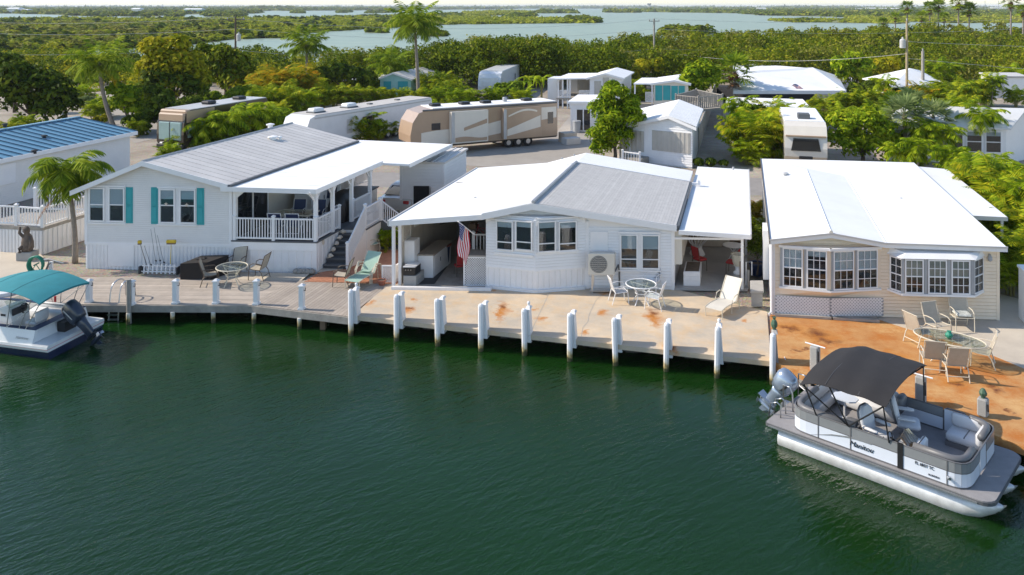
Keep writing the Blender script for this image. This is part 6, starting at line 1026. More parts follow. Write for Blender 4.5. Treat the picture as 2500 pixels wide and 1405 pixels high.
# under the left awning of the middle home
def box2(u0, v0, u1, v1, b, dep, nm, m, lab, cat, mk=None):
    a0, c1 = px(F2,u0,v0,b); a1, c0 = px(F2,u1,v1,b); t = thing(nm, lab, cat, F2((a0+a1)/2,b,max(c0,.83))); return t, a0, a1, max(c0,.83), c1
t, a0, a1, c0, c1 = box2(979,588,1012,655,.6,1,'white_cooler','white','tall white upright freezer under the awning','freezer'); MB().bbox(F2,a0,a1,.6,1.15,.83,c1,.02).obj('body', M['white'], t); MB().box(F2,a0+.01,a1-.01,.585,.6,1.0,c1-.03).obj('door', M['white'], t); MB().box(F2,a0+.03,a0+.06,.56,.586,1.3,1.5).obj('handle', M['dark'], t)
a = a1+.02; t = thing('outdoor_counter', 'white outdoor counter with speckled stone top under the awning', 'counter', F2(a,1,.83)); MB().box(F2,a,a+.6,.9,2.9,.83,1.72).obj('body', M['white'], t); MB().bbox(F2,a-.03,a+.66,.85,2.95,1.72,1.77,.01).obj('stone_top', mat('speckle', (.35,.30,.24), .5, var=.5, vs=30), t); MB().box(F2,a+.601,a+.615,1.0,1.8,.95,1.6).obj('door', M['white'], t); MB().box(F2,a+.615,a+.63,1.65,1.68,1.3,1.45).obj('handle', M['dark'], t)
a0, c0 = px(F2,985,690,-.05); a1 = ray_a(F2,1014,-.05); t = thing('cinder_block_stand', 'stand of grey concrete blocks at the awning corner', 'blocks', F2(a0,0,.83))
for k in range(2):
    for j in range(2): MB().bbox(F2,a0+.01,a1+.05,-.1+j*.42,.3+j*.42,.835+k*.2,1.03+k*.2,.01).obj('block', M['concrete_grey'], t)
t = thing('oven_box', 'small black oven with white lid on the concrete blocks', 'oven', F2(a0,0,1.24)); MB().bbox(F2,a0,a1,-.08,.5,1.24,1.55,.015).obj('body', M['black'], t); MB().box(F2,a0-.01,a1+.01,-.09,.51,1.55,1.58).obj('lid', M['white'], t)
for x in (.1,.2,.3): MB().tube([F2(a0+x,-.08,1.45),F2(a0+x,-.11,1.45)], .02, 6).obj('knob', M['steel'], t)
tag(MB().prism([F2(ray_a(F2,1020,.4),.2,.832),F2(ray_a(F2,1065,.4),.2,.832),F2(ray_a(F2,1090,2.6)+.1,2.4,.832),F2(ray_a(F2,1052,2.6),2.4,.832)], (0,0,.012)).obj('door_mat', M['charcoal']), 'black rubber mat on the awning floor', 'mat')
p = g(1081,645,.84); F = rot(p,0); t = thing('rain_barrel', 'dark blue barrel with brown lid under the awning', 'barrel', p); mb = MB(); mb.lathe(F,[(.24,0),(.26,.1),(.3,.75),(.31,.78)],18); mb.obj('body', M['navy'], t, smooth=True, auto=50); mb = MB(); mb.lathe(F,[(.36,.78),(.37,.82),(.1,.9)],18); mb.obj('lid', M['terracotta'], t)
p = g(1071,610,.84); F = rot(p,0); t = thing('floor_lamp', 'floor lamp with dark flared shade deep under the awning', 'lamp', p); mb = MB(); mb.lathe(F,[(.2,0),(.2,.03),(.02,.05),(.02,1.3)],10); mb.obj('stand', M['rv_grey'], t); mb = MB(); mb.lathe(F,[(.36,1.2),(.3,1.3),(.1,1.5)],14,cap=False); mb.obj('lamp_shade', M['bronze'], t)
# bicycle
p = F2(-1.0,3.4,1.36); F = Fr(p, -F2.x, DD); t = thing('bicycle', 'cruiser bicycle parked in the shade under the awning', 'bicycle', p)
for x in (-.5,.5):
    mb = MB(); mb.tube([F(x+.33*math.cos(q),0,.34+.33*math.sin(q)) for q in np.linspace(0,2*math.pi,21)], .022, 5, cap=False); w_ = mb.obj('wheel', M['rubber'], t); mb = MB()
    for k in range(8): q = k*math.pi/4; mb.tube([F(x,0,.34),F(x+.31*math.cos(q),0,.34+.31*math.sin(q))], .004, 3)
    mb.obj('spokes', M['steel'], w_)
mb = MB(); 
for P in ([(-.5,.34),(-.1,.36),(-.15,.8),(-.5,.34)],[(-.1,.36),(.38,.85),(-.13,.72)],[(.5,.34),(.36,.95)],[(-.15,.8),(-.16,.92)]): mb.tube([F(x,0,z) for x, z in P], .018, 5)
mb.obj('frame', M['red'], t); mb = MB(); mb.tube([F(.2,-.28,1.05),F(.36,-.1,1.02),F(.36,.1,1.02),F(.2,.28,1.05)], .014, 5); mb.obj('handlebar', M['steel'], t); MB().bbox(F,-.3,-.02,-.1,.1,.92,1.0,.03).obj('saddle', M['black'], t); mb = MB(); mb.box(F,.42,.7,-.18,.18,.8,1.02); mb.obj('basket', M['wood'], t)
# flag on a pole
def flag(F, W_, H, nm, lab, pole, ph):
    t = thing(nm, lab, 'flag', pole[0]); MB().tube(pole, .02, 8).obj('pole', M['white'], t); mb = MB(); nx, ny = 26, 26; vs = []
    for j in range(ny+1):
        for i in range(nx+1): vs.append(F(i/nx, j/ny))
    fs = []; mi = []
    for j in range(ny):
        for i in range(nx):
            fs.append((j*(nx+1)+i, j*(nx+1)+i+1, (j+1)*(nx+1)+i+1, (j+1)*(nx+1)+i)); cant = i < nx*.42 and j < ny*7/13
            mi.append(2 if cant and not ((i%2 == 0) and (j%3 == 1)) else (1 if cant or int(j*13/ny)%2 else 0))
    mb.add(vs, fs); mb.m = mi; mb.obj('cloth', [M['flag_red'], M['flag_white'], M['flag_blue']], t, smooth=True); return t
pa, pz = px(F2,1152,578,-.2); P0 = F2(pa,.1,pz); ta, tz = px(F2,1118,541,-.5); P1 = F2(ta,-.5,tz)
def fl(s, t):                          # hoist along the pole, cloth hanging down
    h = P1.lerp(P0, .05+.72*t); drop = s*1.28; return Vector((h.x-.02+.05*math.sin(6*s+5*t)-t*.1*s, h.y+.06*math.sin(9*t+3*s), h.z-drop+.04*math.sin(7*t)*s-.0*t))
flag(fl, 1, 1, 'flag', 'stars and stripes flag hanging from an angled pole at the awning', [P0, P1], 0)
# air conditioner
a0, c0 = px(F2,1436,672,-.5); a1, c1 = px(F2,1500,620,-.5); t = thing('air_conditioner', 'cream outdoor air conditioner on steel legs against the white wall', 'air conditioner', F2((a0+a1)/2,-.3,.8)); MB().bbox(F2,a0,a1,-.5,-.2,c0,c1,.02).obj('cabinet', M['cream'], t)
cx, cz_ = a0+(a1-a0)*.4, (c0+c1)/2; rF = (c1-c0)*.40; Q = Fr(F2(cx,-.502,cz_), F2.x, Vector((0,0,1)), -F2.y); mb = MB(); mb.lathe(Q,[(rF,-.001),(rF,.008),(rF*.98,.008),(.001,.006)],24); mb.obj('fan_opening', M['dark_grey'], t); mb = MB()
for k in range(1,6): mb.tube([Q(rF*k/5.5*math.cos(q),rF*k/5.5*math.sin(q),.015) for q in np.linspace(0,2*math.pi,21)], .006, 4, cap=False)
for k in range(-3,4): w_ = math.sqrt(max(0,rF**2-(k*rF/4)**2)); mb.tube([Q(-w_,k*rF/4,.02),Q(w_,k*rF/4,.02)], .006, 4)
mb.obj('fan_grille', M['cream'], t)
for x in (a0+.12,a1-.16):
    for b in (-.48,-.22): MB().box(F2,x,x+.05,b,b+.05,.8,c0).obj('leg', M['steel'], t)
MB().box(F2,a0+.05,a1-.05,-.5,-.2,.85,.89).obj('brace', M['steel'], t)
MB().tube([F2(a1,-.35,c0+.1),F2(a1+.1,-.2,c0+.3),F2(a1+.12,-.05,c0+.0),F2(a1+.12,-.04,.85)], .03, 6).obj('conduit', M['dark_grey'], t)
# pots, lattice guard and hose reel
p = g(942,690,.8); t = thing('lattice_guard', 'low white lattice guard at the corner of the awning', 'lattice', p); G = Fr(p,(1,0,0),DD); lattice(G,-.1,.35,.02,.62,t,b=0,p=.08,wd=.02); lattice(Fr(G(.38,0,0),DD,(-1,0,0)),0,.5,.02,.62,t,p=.08,wd=.02)
def pot(u, v, r, h, m, lab, z=.8, nm='flower_pot'):
    p = g(u,v,z); F = rot(p,0); t = thing(nm, lab, 'pot', p); mb = MB(); mb.lathe(F,[(r*.7,0),(r*.95,h*.6),(r,h*.9),(r*1.08,h*.92),(r*1.08,h),(r*.9,h),(r*.85,h*.9)],16,cap=False); mb.obj('pot', M[m], t, smooth=True, auto=50); mb = MB(); mb.lathe(F,[(r*.9,h*.88),(.01,h*.89)],12); mb.obj('soil', M['bark'], t); return t, p
pot(932,696,.16,.2,'terracotta','small terracotta pot by the white lattice guard'); pot(1848,672,.3,.5,'navy','dark blue glazed pot beside the beige house'); 
p = g(88,668,.8); F = rot(p,0); t = thing('hose_reel', 'green garden hose coiled on a reel beside the palm', 'hose reel', p)
for k in range(4): MB().tube([F(.30*math.cos(q)*(1-.03*k),-.1+.06*k,.36+.34*math.sin(q)*(1-.03*k)) for q in np.linspace(0,2*math.pi,21)], .035, 6, cap=False).obj('hose_coil', M['green_hose'], t)
mb = MB(); mb.tube([F(-.25,0,0),F(0,0,.36),F(.25,0,0)], .02, 6); mb.tube([F(0,-.15,.36),F(0,.2,.36)], .03, 6); mb.obj('stand', M['green_hose'], t)
p = g(125,660,.8); F = rot(p,0); t = thing('water_tap_post', 'small white water tap post beside the hose reel', 'tap', p); MB().box(F,-.06,.06,-.06,.06,0,.35).obj('post', M['white'], t); MB().tube([F(-.5,.1,.4),F(-.1,0,.45),F(.45,.1,.25)], .015, 5).obj('pipe', M['white'], t); MB().tube([F(0,-.06,.3),F(0,-.14,.28)], .02, 6).obj('tap', M['bronze'], t)
# statue on a block
p = g(66,634,.8); F = rot(p,0); t = thing('garden_statue', 'weathered dark animal statue sitting on a concrete block', 'statue', p); MB().bbox(F,-.34,.34,-.25,.3,0,.36,.03).obj('block', M['concrete_grey'], t)
mb = MB(); loft(mb,[(F(0,0,.36),F.x*.2,F.y*.2),(F(.02,0,.5),F.x*.25,F.y*.22),(F(.02,0,.75),F.x*.24,F.y*.2),(F(.02,-.02,1.0),F.x*.19,F.y*.16),(F(.02,-.04,1.12),F.x*.1,F.y*.1),(F(.02,-.08,1.22),F.x*.14,F.y*.14),(F(.02,-.1,1.34),F.x*.13,F.y*.13),(F(.02,-.09,1.42),F.x*.06,F.y*.06)],14,2.2); mb.tube([F(-.12,-.08,1.0),F(-.26,-.1,1.15),F(-.24,-.1,1.4)],[.07,.06,.05],7); mb.tube([F(.18,-.1,1.0),F(.24,-.16,.7),F(.18,-.18,.4)],[.07,.06,.06],7); mb.tube([F(-.1,-.1,.6),F(-.18,-.24,.5),F(-.18,-.22,.36)],[.1,.08,.08],7); mb.obj('figure', mat('statue_stone', (.13,.10,.08), .85, var=.4, vs=6, bump=.6, bs=15), t, smooth=True)
# dock pillars beside the pontoon boat
for u, vt, vb, lab, fin in ((1990,845,905,'grey concrete dock pillar behind the boat canopy',0),(2248,918,985,'grey dock pillar beside the front of the canopy',0),(2400,972,1015,'dock pillar with green finial near the bow of the pontoon boat',1)):
    p = g(u,vb,.8); F = Fr(p, bxd, byd); zt = HC-(vt-V0)*p.y/FO-.8; t = thing('dock_pillar', lab, 'pillar', p, 'grey pillars along the rusty dock'); MB().bbox(F,-.12,.12,-.12,.12,0,zt,.03).obj('shaft', M['concrete_grey'], t); MB().tube([F(.13,-.1,zt-.1),F(.15,-.12,zt*.4)], .025, 6).obj('pipe', M['dark'], t)
    if fin: mb = MB(); mb.lathe(F.sub(0,0,zt), [(.05,0),(.05,.04),(.09,.08),(.1,.14),(.06,.22),(.03,.25)], 8); mb.obj('pineapple_finial', M['green_pat'], t)
    else: MB().tube([F(-.3,0,zt+.02),F(.3,0,zt+.02)], .02, 6).obj('cap_bar', M['white'], t)
p = g(2505,790,.8); F = Fr(p,(1,0,0),DD); t = thing('white_pillar', 'white wall pillar at the right edge of the pale patio', 'wall', p); MB().box(F,-.06,1.5,-.06,.6,0,1.72).obj('wall', M['white'], t); MB().box(F,-.1,1.55,-.1,.65,1.72,1.8).obj('cap', M['white'], t)
# ================================================================ background: trailers, homes, car, poles
EX = Vector((1,-.05,0)).normalized()
def frame(u, v, ex=None, z=.75, ey=None): p = g(u, v, z); ex = Vector(ex).normalized() if ex is not None else EX; return Fr((p.x,p.y,0), ex, ey if ey is not None else DD)
def gable_home(F, W_, Lb, ze, za, ap, label, wall='white', roof='roof_white', ov=.3, base=.75, name='mobile_home', cat='house', sid=.2, zr=None):
    zr = zr if zr is not None else ze
    t = thing(name, label, cat, F(W_/2,Lb/2,base)); P = [F(0,0,base),F(W_,0,base),F(W_,0,zr),F(ap,0,za),F(0,0,ze)]; MB().prism(P, F.y*Lb).obj('wall', M[wall], t)
    if sid: siding(F, lambda c: max(0,(c-ze)/max(.01,za-ze)*ap) if c > ze else 0, lambda c: W_-max(0,(c-zr)/max(.01,za-zr)*(W_-ap)) if c > zr else W_, base+.1, za-.05, sid, t, M[wall])
    k0 = (za-ze)/max(.01,ap); k1 = (za-zr)/max(.01,W_-ap)
    r = slope(F, [(-ov,-ov,ze-k0*ov+.1),(ap,-ov,za+.1),(ap,Lb+ov,za+.1),(-ov,Lb+ov,ze-k0*ov+.1)], .1, 'roof', M[roof], t); slope(F, [(ap,-ov,za+.1),(W_+ov,-ov,zr-k1*ov+.1),(W_+ov,Lb+ov,zr-k1*ov+.1),(ap,Lb+ov,za+.1)], .1, 'roof_slope', M[roof], t)
    for x0, z0, x1, z1_ in ((-ov,ze-k0*ov,ap,za),(ap,za,W_+ov,zr-k1*ov)): MB().prism([F(x0,-ov-.03,z0-.1),F(x1,-ov-.03,z1_-.1),F(x1,-ov-.03,z1_+.11),F(x0,-ov-.03,z0+.11)], F.y*.028).obj('fascia', M['white'], t)
    return t, r
def flatroof(F, a0, a1, b0, b1, z0, z1_, t, m='roof_white', nm='awning_roof', th=.12): return slope(F, [(a0,b0,z0),(a1,b0,z1_),(a1,b1,z1_),(a0,b1,z0)], th, nm, M[m], t)
def panel(F, u0, v0, u1, v1, t, m='hurricane_panel', nm='hurricane_shutter', b=0, ribs=True):
    a0, c1 = px(F,u0,v0,b); a1, c0 = px(F,u1,v1,b); o = MB().box(F,a0,a1,b-.07,b-.03,c0,c1).obj(nm, M[m], t)
    if ribs: battens(F, a0, a1, c0, c1, .3, o, M[m], b=b-.07, name='shutter_ribs', w_=.09)
    return o
# ---- blue metal roofed home at the left edge
F4 = frame(333,415); F4 = Fr(F4.o, EX, DD)
oe = g(335,322,3.35); z_e = 3.35; e_f = F4.loc(g(0,395,z_e)); F4 = Fr(Vector((oe.x,oe.y,0)), EX, DD); rg = F4.loc(g(200,286,4.25)); Lr = 19
h4 = thing('mobile_home', 'pale home with bright blue metal roof at the left edge', 'house', F4(-3,-8,.75))
MB().prism([F4(-.3,-.3,.75),F4(-6,-.3,.75),F4(-6,-.3,3.3),F4(rg.x,-.3,4.1),F4(-.3,-.3,3.25)], -F4.y*(Lr-.6)).obj('wall', M['siding_grey'], h4)
FSd = Fr(F4(-.298,-.3,0), -F4.y, -F4.x); siding(FSd, 0, Lr-.6, .8, 3.2, .12, h4, M['siding_grey'])
br = slope(F4, [(0,0,z_e),(rg.x,rg.y*0,4.25),(rg.x,-Lr,4.25),(0,-Lr,z_e)], .08, 'roof', M['blue_roof'], h4); roof_panels(F4, (0,0,z_e),(0,-Lr,z_e),(rg.x,0,4.25),(rg.x,-Lr,4.25), 30, br, M['blue_roof'], rib=.03)
mat('blue_seam_shade', (.015,.05,.10), .5)
for i in range(31): y = -Lr*i/30; MB().prism([F4(0,y-.03,z_e+.01),F4(0,y+.03,z_e+.01),F4(rg.x,y+.03,4.26),F4(rg.x,y-.03,4.26)], (0,0,.06)).obj('roof_seam', M['blue_seam_shade'], br)  # seams coloured dark, the ribs' shadow lines put into the colour
if 1: slope(F4, [(rg.x,0,4.25),(rg.x*2,0,z_e),(rg.x*2,-Lr,z_e),(rg.x,-Lr,4.25)], .08, 'roof_slope', M['blue_roof'], h4)
MB().box(F4, rg.x-.15, rg.x+.15, -Lr, .02, 4.26, 4.33).obj('ridge_cap', M['blue_roof'], h4); MB().box(F4, .0, .04, -Lr, 0, z_e-.2, z_e+.03).obj('fascia', M['white'], h4)
for u, v in ((12,332),(108,335),(84,354)): q = F4.loc(g(u,v,3.8)); vent(F4, q.x, q.y, z_e+(4.25-z_e)*q.x/rg.x, h4, 'dark', .1, .1)
a0, c1 = [F4.loc(g(0,420,2.9)), 0]; b0 = side(F4,36,430,-.28)[0]; MB().box(F4, -.27, -.22, b0-1.6, b0, 1.9, 3.0).obj('door', M['white'], h4)
# its deck with rails
zq = 1.95; P1_, P2_ = g(-60,548,zq), g(104,556,zq); P3_ = P2_+DD*((g(205,520,zq)-P2_).dot(DD)); dk = thing('side_deck', 'raised side deck with white railing at the left edge', 'deck', P2_)
MB().prism([Vector((p.x,p.y,zq-.14)) for p in (P1_,P2_,P3_,P3_-EX*3)], (0,0,.14)).obj('deck_floor', M['wood_grey'], dk); q_ = Vector((.03,.03,0)); MB().prism([Vector((p.x,p.y,.75)) for p in (P1_+q_,P2_-q_+Vector((0,.06,0)),P3_-q_,P3_-EX*3)], (0,0,zq-.9)).obj('skirt', M['white_vinyl'], dk)
FD_ = Fr(Vector((P1_.x,P1_.y,0)), (P2_-P1_).normalized(), DD); battens(FD_, 0, (P2_-P1_).length, .78, zq-.16, .16, dk, M['white_vinyl'], b=.02); FE = Fr(Vector((P2_.x,P2_.y,0)), DD, -EX); battens(FE, 0, (P3_-P2_).length, .78, zq-.16, .25, dk, M['white_vinyl'], b=.02)
m1 = g(40,551,zq); railing(P1_, m1, .85, dk, sp=.14); railing(m1, P2_, .85, dk, sp=.14); m2 = P2_.lerp(P3_,.55); railing(P2_, m2, .85, dk, sp=.14); railing(m2, P3_, .85, dk, sp=.14); railing(P3_-EX*2.8+DD*.3, P3_+DD*.3, 1.0, dk, sp=.14)
# ---- shed with ribbed grey roof
F5 = frame(978,530); Y5 = F5.o.y; w5 = ray_a(F5,1084); zf = px(F5,980,395)[1]; zb5 = px(F5,1083,398)[1]; L5 = 3.4
sh = thing('garden_shed', 'tall white shed with ribbed grey roof between the two homes', 'shed', F5(w5/2,1,.75)); MB().box(F5,0,w5,0,L5,.75,zf-.02).obj('wall', M['white'], sh); siding(F5,0,w5,.8,zf-.05,.16,sh,M['white']); siding(Fr(F5(w5,0,0),DD,-EX),0,L5,.8,zf-.05,.16,sh,M['white'])
rs = slope(F5, [(-.1,-.15,zf),(w5+.1,-.15,zf),(w5+.1,L5+.1,zf+.12),(-.1,L5+.1,zf+.12)], .08, 'roof', M['roof_grey'], sh); roof_panels(F5, (-.1,-.15,zf),(w5+.1,-.15,zf),(-.1,L5+.1,zf+.12),(w5+.1,L5+.1,zf+.12), 7, rs, M['roof_grey'], rib=.05)
a0, c1 = px(F5,1011,454); a1, c0 = px(F5,1049,530); MB().box(F5,a0,a1,-.075,-.05,.8,c1).obj('doorway', M['unlit_dark'], sh); MB().prism([F5(a1,-.08,.8),F5(a1+.25,-.5,.8),F5(a1+.25,-.5,c1),F5(a1,-.08,c1)], F5.x*.04).obj('door', M['white'], sh)  # opening is a near black sheet, the unlit inside as colour
for x in (-.02,w5-.1): MB().box(F5,x,x+.12,-.06,.02,.76,zf-.03).obj('corner_trim', M['white'], sh)
# ---- sedan beside the shed
p = g(918,530,.75)+DD*.2; Fc = Fr(p, Vector((DD.y,-DD.x,0)), DD); car = thing('sedan', 'cream white sedan parked between the porch and the shed', 'car', Fc(.9,2.3,0)); Wc, Lc = 1.8, 4.7
prof = [(0.05,.35),(0,.55),(.03,.8),(.12,.95),(.75,1.02),(3.4,.98),(4.5,.8),(4.68,.6),(4.7,.38)]; mb = MB(); rows = []
for s in (0,.04,.12,.5,.88,.96,1): k = 1-.10*abs(2*s-1)**4; rows.append([Fc(Wc*s, Lc/2+(y-Lc/2)*(1-.02*abs(2*s-1)**3), .28+(z-.28)*k) for y, z in prof])
mb.grid(rows)
for s in (0, 1): P = rows[0] if s == 0 else rows[-1]; mb.add(P+[Vector((P[-1].x,P[-1].y,.75+.28))], [tuple(range(len(P)))])
mb.obj('body', M['car_paint'], car, smooth=True, auto=35)
Fk = Fr(Vector((p.x,p.y,.75)), Fc.x, Fc.y); mb = MB(); roofp = [(.55,1.0),(1.15,1.38),(1.7,1.45),(2.5,1.42),(3.35,1.0)]; rows = [[Fk(Wc/2+(s*2-1)*(Wc/2-.1-.16*(z-1)/.45), y, z+(.02 if 0 < s < 1 else 0)) for y, z in roofp] for s in (0,.15,.5,.85,1)]; mb.grid(rows)
for P in (rows[0], rows[-1]): mb.add(P, [tuple(range(len(P)))])
mb.obj('cabin', M['car_paint'], car, smooth=True, auto=35)
gl = MB(); gl.add([Fk(.25,.6,1.03),Fk(Wc-.25,.6,1.03),Fk(Wc-.32,1.1,1.37),Fk(.32,1.1,1.37)], [(0,1,2,3)]); gl.obj('rear_window', M['glass_dark'], car); gl = MB(); gl.add([Fk(Wc-.1,.95,1.04),Fk(Wc-.1,2.05,1.04),Fk(Wc-.2,2.0,1.38),Fk(Wc-.2,1.35,1.36)], [(0,1,2,3)]); gl.obj('side_window', M['glass_dark'], car); gl = MB(); gl.add([Fk(Wc-.1,2.12,1.04),Fk(Wc-.1,3.1,1.04),Fk(Wc-.2,2.5,1.37),Fk(Wc-.2,2.1,1.38)], [(0,1,2,3)]); gl.obj('side_window', M['glass_dark'], car)
for y in (.9,3.75):
    for x in (.02,Wc-.02):
        w_ = MB().tube([Fk(x-.1,y,.32),Fk(x+.1,y,.32)], .33, 18).obj('wheel', M['rubber'], car); MB().tube([Fk(x-.11,y,.32),Fk(x+.11,y,.32)], .2, 10).obj('rim', M['steel'], w_)
for x in (.1,Wc-.4): MB().bbox(Fk,x,x+.3,-.01,.1,.7,.85,.02).obj('tail_light', M['red'], car)
# ---- recreational vehicles
def rv_body(F, W_, L, h, name, label, body, roofm, cap=.6, z0=.55, nose=.5):   # a across, b along from the front cap
    t = thing(name, label, 'trailer', F(W_/2,L/2,.75)); z = .75; mb = MB(); pr = [(0,z0+.35),(-.02,z0+.9),(.08,h*.72),(.35,h*.93),(.9,h),(L-.1,h),(L,h-.15),(L,z0),(.3,z0)]
    pr = [(b*nose/.5 if b < 1 else b, q) for b, q in pr]
    mb.prism([F(0,b,z+q) for b, q in pr], F.x*W_); mb.obj('body', M[body], t); MB().box(F,.06,W_-.06,.95*nose/.5,L-.1,z+h,z+h+.05).obj('roof', M[roofm], t); return t
def rvbox(F, a0,a1,b0,b1,c0,c1,t,m,nm,e=.02): return MB().bbox(F,a0,a1,b0,b1,.75+c0,.75+c1,e).obj(nm, M[m], t)
def rv_wheels(F, W_, bs, t, r=.36):
    for b in bs:
        for a in (.02, W_-.02): w_ = MB().tube([F(a-.12,b,.75+r),F(a+.12,b,.75+r)], r, 16).obj('wheel', M['rubber'], t); MB().tube([F(a-.13,b,.75+r),F(a+.13,b,.75+r)], r*.5, 10).obj('hub', M['steel'], w_)
# tan fifth wheel
d = Vector((8,4.2,0)).normalized(); p = g(1003,382,.75); F6 = Fr((p.x,p.y,0), Vector((-d.y,d.x,0)), d); L6 = 12.3; h6 = 3.3
t = rv_body(F6, 2.5, L6, h6, 'fifth_wheel_trailer', 'long tan and brown fifth wheel trailer with swoosh stripes and slide outs', 'rv_tan', 'roof_white', nose=.9)
rvbox(F6,-.45,0,3.0,6.0,.7,3.05,t,'rv_cream','slide_out'); rvbox(F6,-.45,0,7.3,10.6,.7,3.05,t,'rv_tan','slide_out'); rvbox(F6,-.46,-.44,3.0,3.25,.75,3.0,t,'rv_grey','slide_edge'); rvbox(F6,-.46,-.44,7.3,7.55,.75,3.0,t,'rv_grey','slide_edge')
FA = Fr(F6(-.003,0,0), d, F6.x); FA2 = Fr(F6(-.453,0,0), d, F6.x)
def swoosh(F, pts, t, m, nm='stripe', b=-.004): MB().prism([F(a,b,.75+c) for a, c in pts], F.y*-.004).obj(nm, M[m], t)
def band(F, f0, f1, a0, a1, t, m, nm='stripe', b=-.004, n=14): q = np.linspace(a0,a1,n); swoosh(F, [(a, f0(a)) for a in q]+[(a, f1(a)) for a in q[::-1]], t, m, nm, b)
band(FA, lambda a: .6+.05*a, lambda a: 1.5-.02*a+.3*math.sin(a*.5), .8, 2.98, t, 'rv_cream'); band(FA, lambda a: 1.0+.12*(a-6), lambda a: 1.9+.18*(a-6), 6.02, 7.28, t, 'rv_cream'); band(FA, lambda a: 1.9+.1*(a-10.6), lambda a: 2.9+.0*(a-10.6), 10.62, 12.2, t, 'rv_cream')
band(FA2, lambda a: .9+.18*(a-7.3), lambda a: 1.35+.32*(a-7.3), 7.6, 10.5, t, 'rv_cream'); band(FA2, lambda a: .8, lambda a: 1.1+.08*math.sin(a*2), 3.3, 5.9, t, 'rv_tan'); band(FA2, lambda a: 1.4+.25*(a-3.2), lambda a: 1.6+.3*(a-3.2), 4.0, 5.9, t, 'rv_tan')
for a0,a1 in ((.9,2.4),): band(FA, lambda a: 1.75, lambda a: 2.25, 1.6, 2.3, t, 'glass_dark', 'window', -.01)
band(FA2, lambda a: 2.5+.3*math.sin((a-8)*1.2), lambda a: 2.62+.32*math.sin((a-8)*1.2), 7.7, 10.2, t, 'rv_cream'); band(FA, lambda a: 1.6, lambda a: 2.5, 11.4, 11.9, t, 'glass_dark', 'window', -.01); band(FA, lambda a: .5, lambda a: .62, .9, 12.2, t, 'rv_brown', 'skirt_band', -.01)
for b in (2.0,4.4,6.2,9.8): rvbox(F6,.9,1.6,b,b+.75,h6+.05,h6+.25,t,'black','roof_unit',.06)
rvbox(F6,1.3,1.6,8.2,8.5,h6+.05,h6+.4,t,'grey_paint','antenna',.05); rv_wheels(F6,2.5,(7.9,8.75,9.6),t,.38); MB().box(F6,.05,.1,.95,L6-.1,.75+h6-.16,.75+h6-.02).obj('awning_tube', M['dark_grey'], t); MB().tube([F6(-.02,.9,.75+h6-.08),F6(-.02,L6-.1,.75+h6-.08)], .06, 7).obj('awning_tube', M['dark_grey'], t)
tag(MB().bbox(Fr(F6(-.2,L6+.5,0),d,F6.x),0,1.2,0,.9,.75,1.5,.03).obj('wooden_crate', M['tan_wall']), 'tan box behind the tan fifth wheel trailer', 'box'); tag(MB().bbox(Fr(F6(-1.2,L6+.1,0),d,F6.x),0,1.3,0,.8,.75,1.25,.03).obj('storage_bin', M['rv_grey']), 'grey bin on the gravel behind the tan trailer', 'bin')
# long white trailer
d = Vector((8,13,0)).normalized(); p = at(748,292,59.5); F7 = Fr((p.x,p.y,0), Vector((-d.y,d.x,0)), d); h7 = 2.75
t = rv_body(F7, 2.5, 15, h7, 'travel_trailer', 'long white travel trailer with two roof air conditioners behind the grey roof', 'rv_white', 'rv_roof' if 'rv_roof' in M else mat('rv_roof', (.5,.47,.43), .7, var=.1, vs=1).name)
FA = Fr(F7(-.003,0,0), d, F7.x)
for b in (1.6,5.2): rvbox(F7,.8,1.6,b,b+1.1,h7+.05,h7+.38,t,'rv_white','air_conditioner',.1); rvbox(F7,.75,1.65,b-.05,b+1.15,h7+.05,h7+.14,t,'dark_grey','unit_base',.02)
for b in (8,11.5): rvbox(F7,1,1.4,b,b+.4,h7+.05,h7+.14,t,'dark_grey','roof_vent',.03)
band(FA, lambda a: 1.0, lambda a: 2.1, 4.2, 4.8, t, 'rv_grey', 'door', -.01); band(FA, lambda a: 1.4, lambda a: 2.1, 6, 7.4, t, 'glass_dark', 'window', -.01); band(FA, lambda a: 2.5, lambda a: 2.6, .8, 14.8, t, 'rv_grey', 'trim', -.012); rv_wheels(F7,2.5,(9,10),t)
# brown motorhome
d = Vector((2.8,7.2,0)).normalized(); p = g(448,380,.75); F8 = Fr((p.x,p.y,0)-Vector((-d.y,d.x,0))*0 if False else Vector((p.x,p.y,0)), Vector((-d.y,d.x,0)), d); h8 = 3.2
t = rv_body(F8, 2.5, 9.5, h8, 'motorhome', 'brown and gold motorhome parked behind palms at left', 'rv_brown', 'rv_grey', nose=.4); t['category'] = 'motorhome'
FA = Fr(F8(-.003,0,0), d, F8.x); FFt = Fr(F8(2.5,-.05,0), -F8.x, d)
rvbox(F8,-.02,2.52,.28,1.4,h8*.80,h8+.02,t,'rv_tan','cap_band',.1); rvbox(F8,.04,2.46,.06,.6,2.38,3.0,t,'rv_tan','gold_cap',.1); rvbox(F8,-.015,.02,.3,3.2,2.3,h8-.05,t,'rv_tan','gold_side',.005); rvbox(F8,.2,2.3,-.06,.15,1.05,2.35,t,'windshield','windshield',.05); rvbox(F8,1.22,1.28,-.075,.1,1.05,2.35,t,'black','windshield_bar',.005)
band(FA, lambda a: 1.2, lambda a: 2.2, .4, 1.1, t, 'windshield', 'side_window', -.01); band(FA, lambda a: 1.4, lambda a: 2.2, 1.5, 2.9, t, 'windshield', 'side_window', -.01); band(FA, lambda a: .6, lambda a: .7+.35*(a-1.2), 1.2, 3.6, t, 'rv_tan', 'stripe', -.012); band(FA, lambda a: 1.7, lambda a: 2.6, 4, 9.3, t, 'rv_tan', 'stripe', -.012)
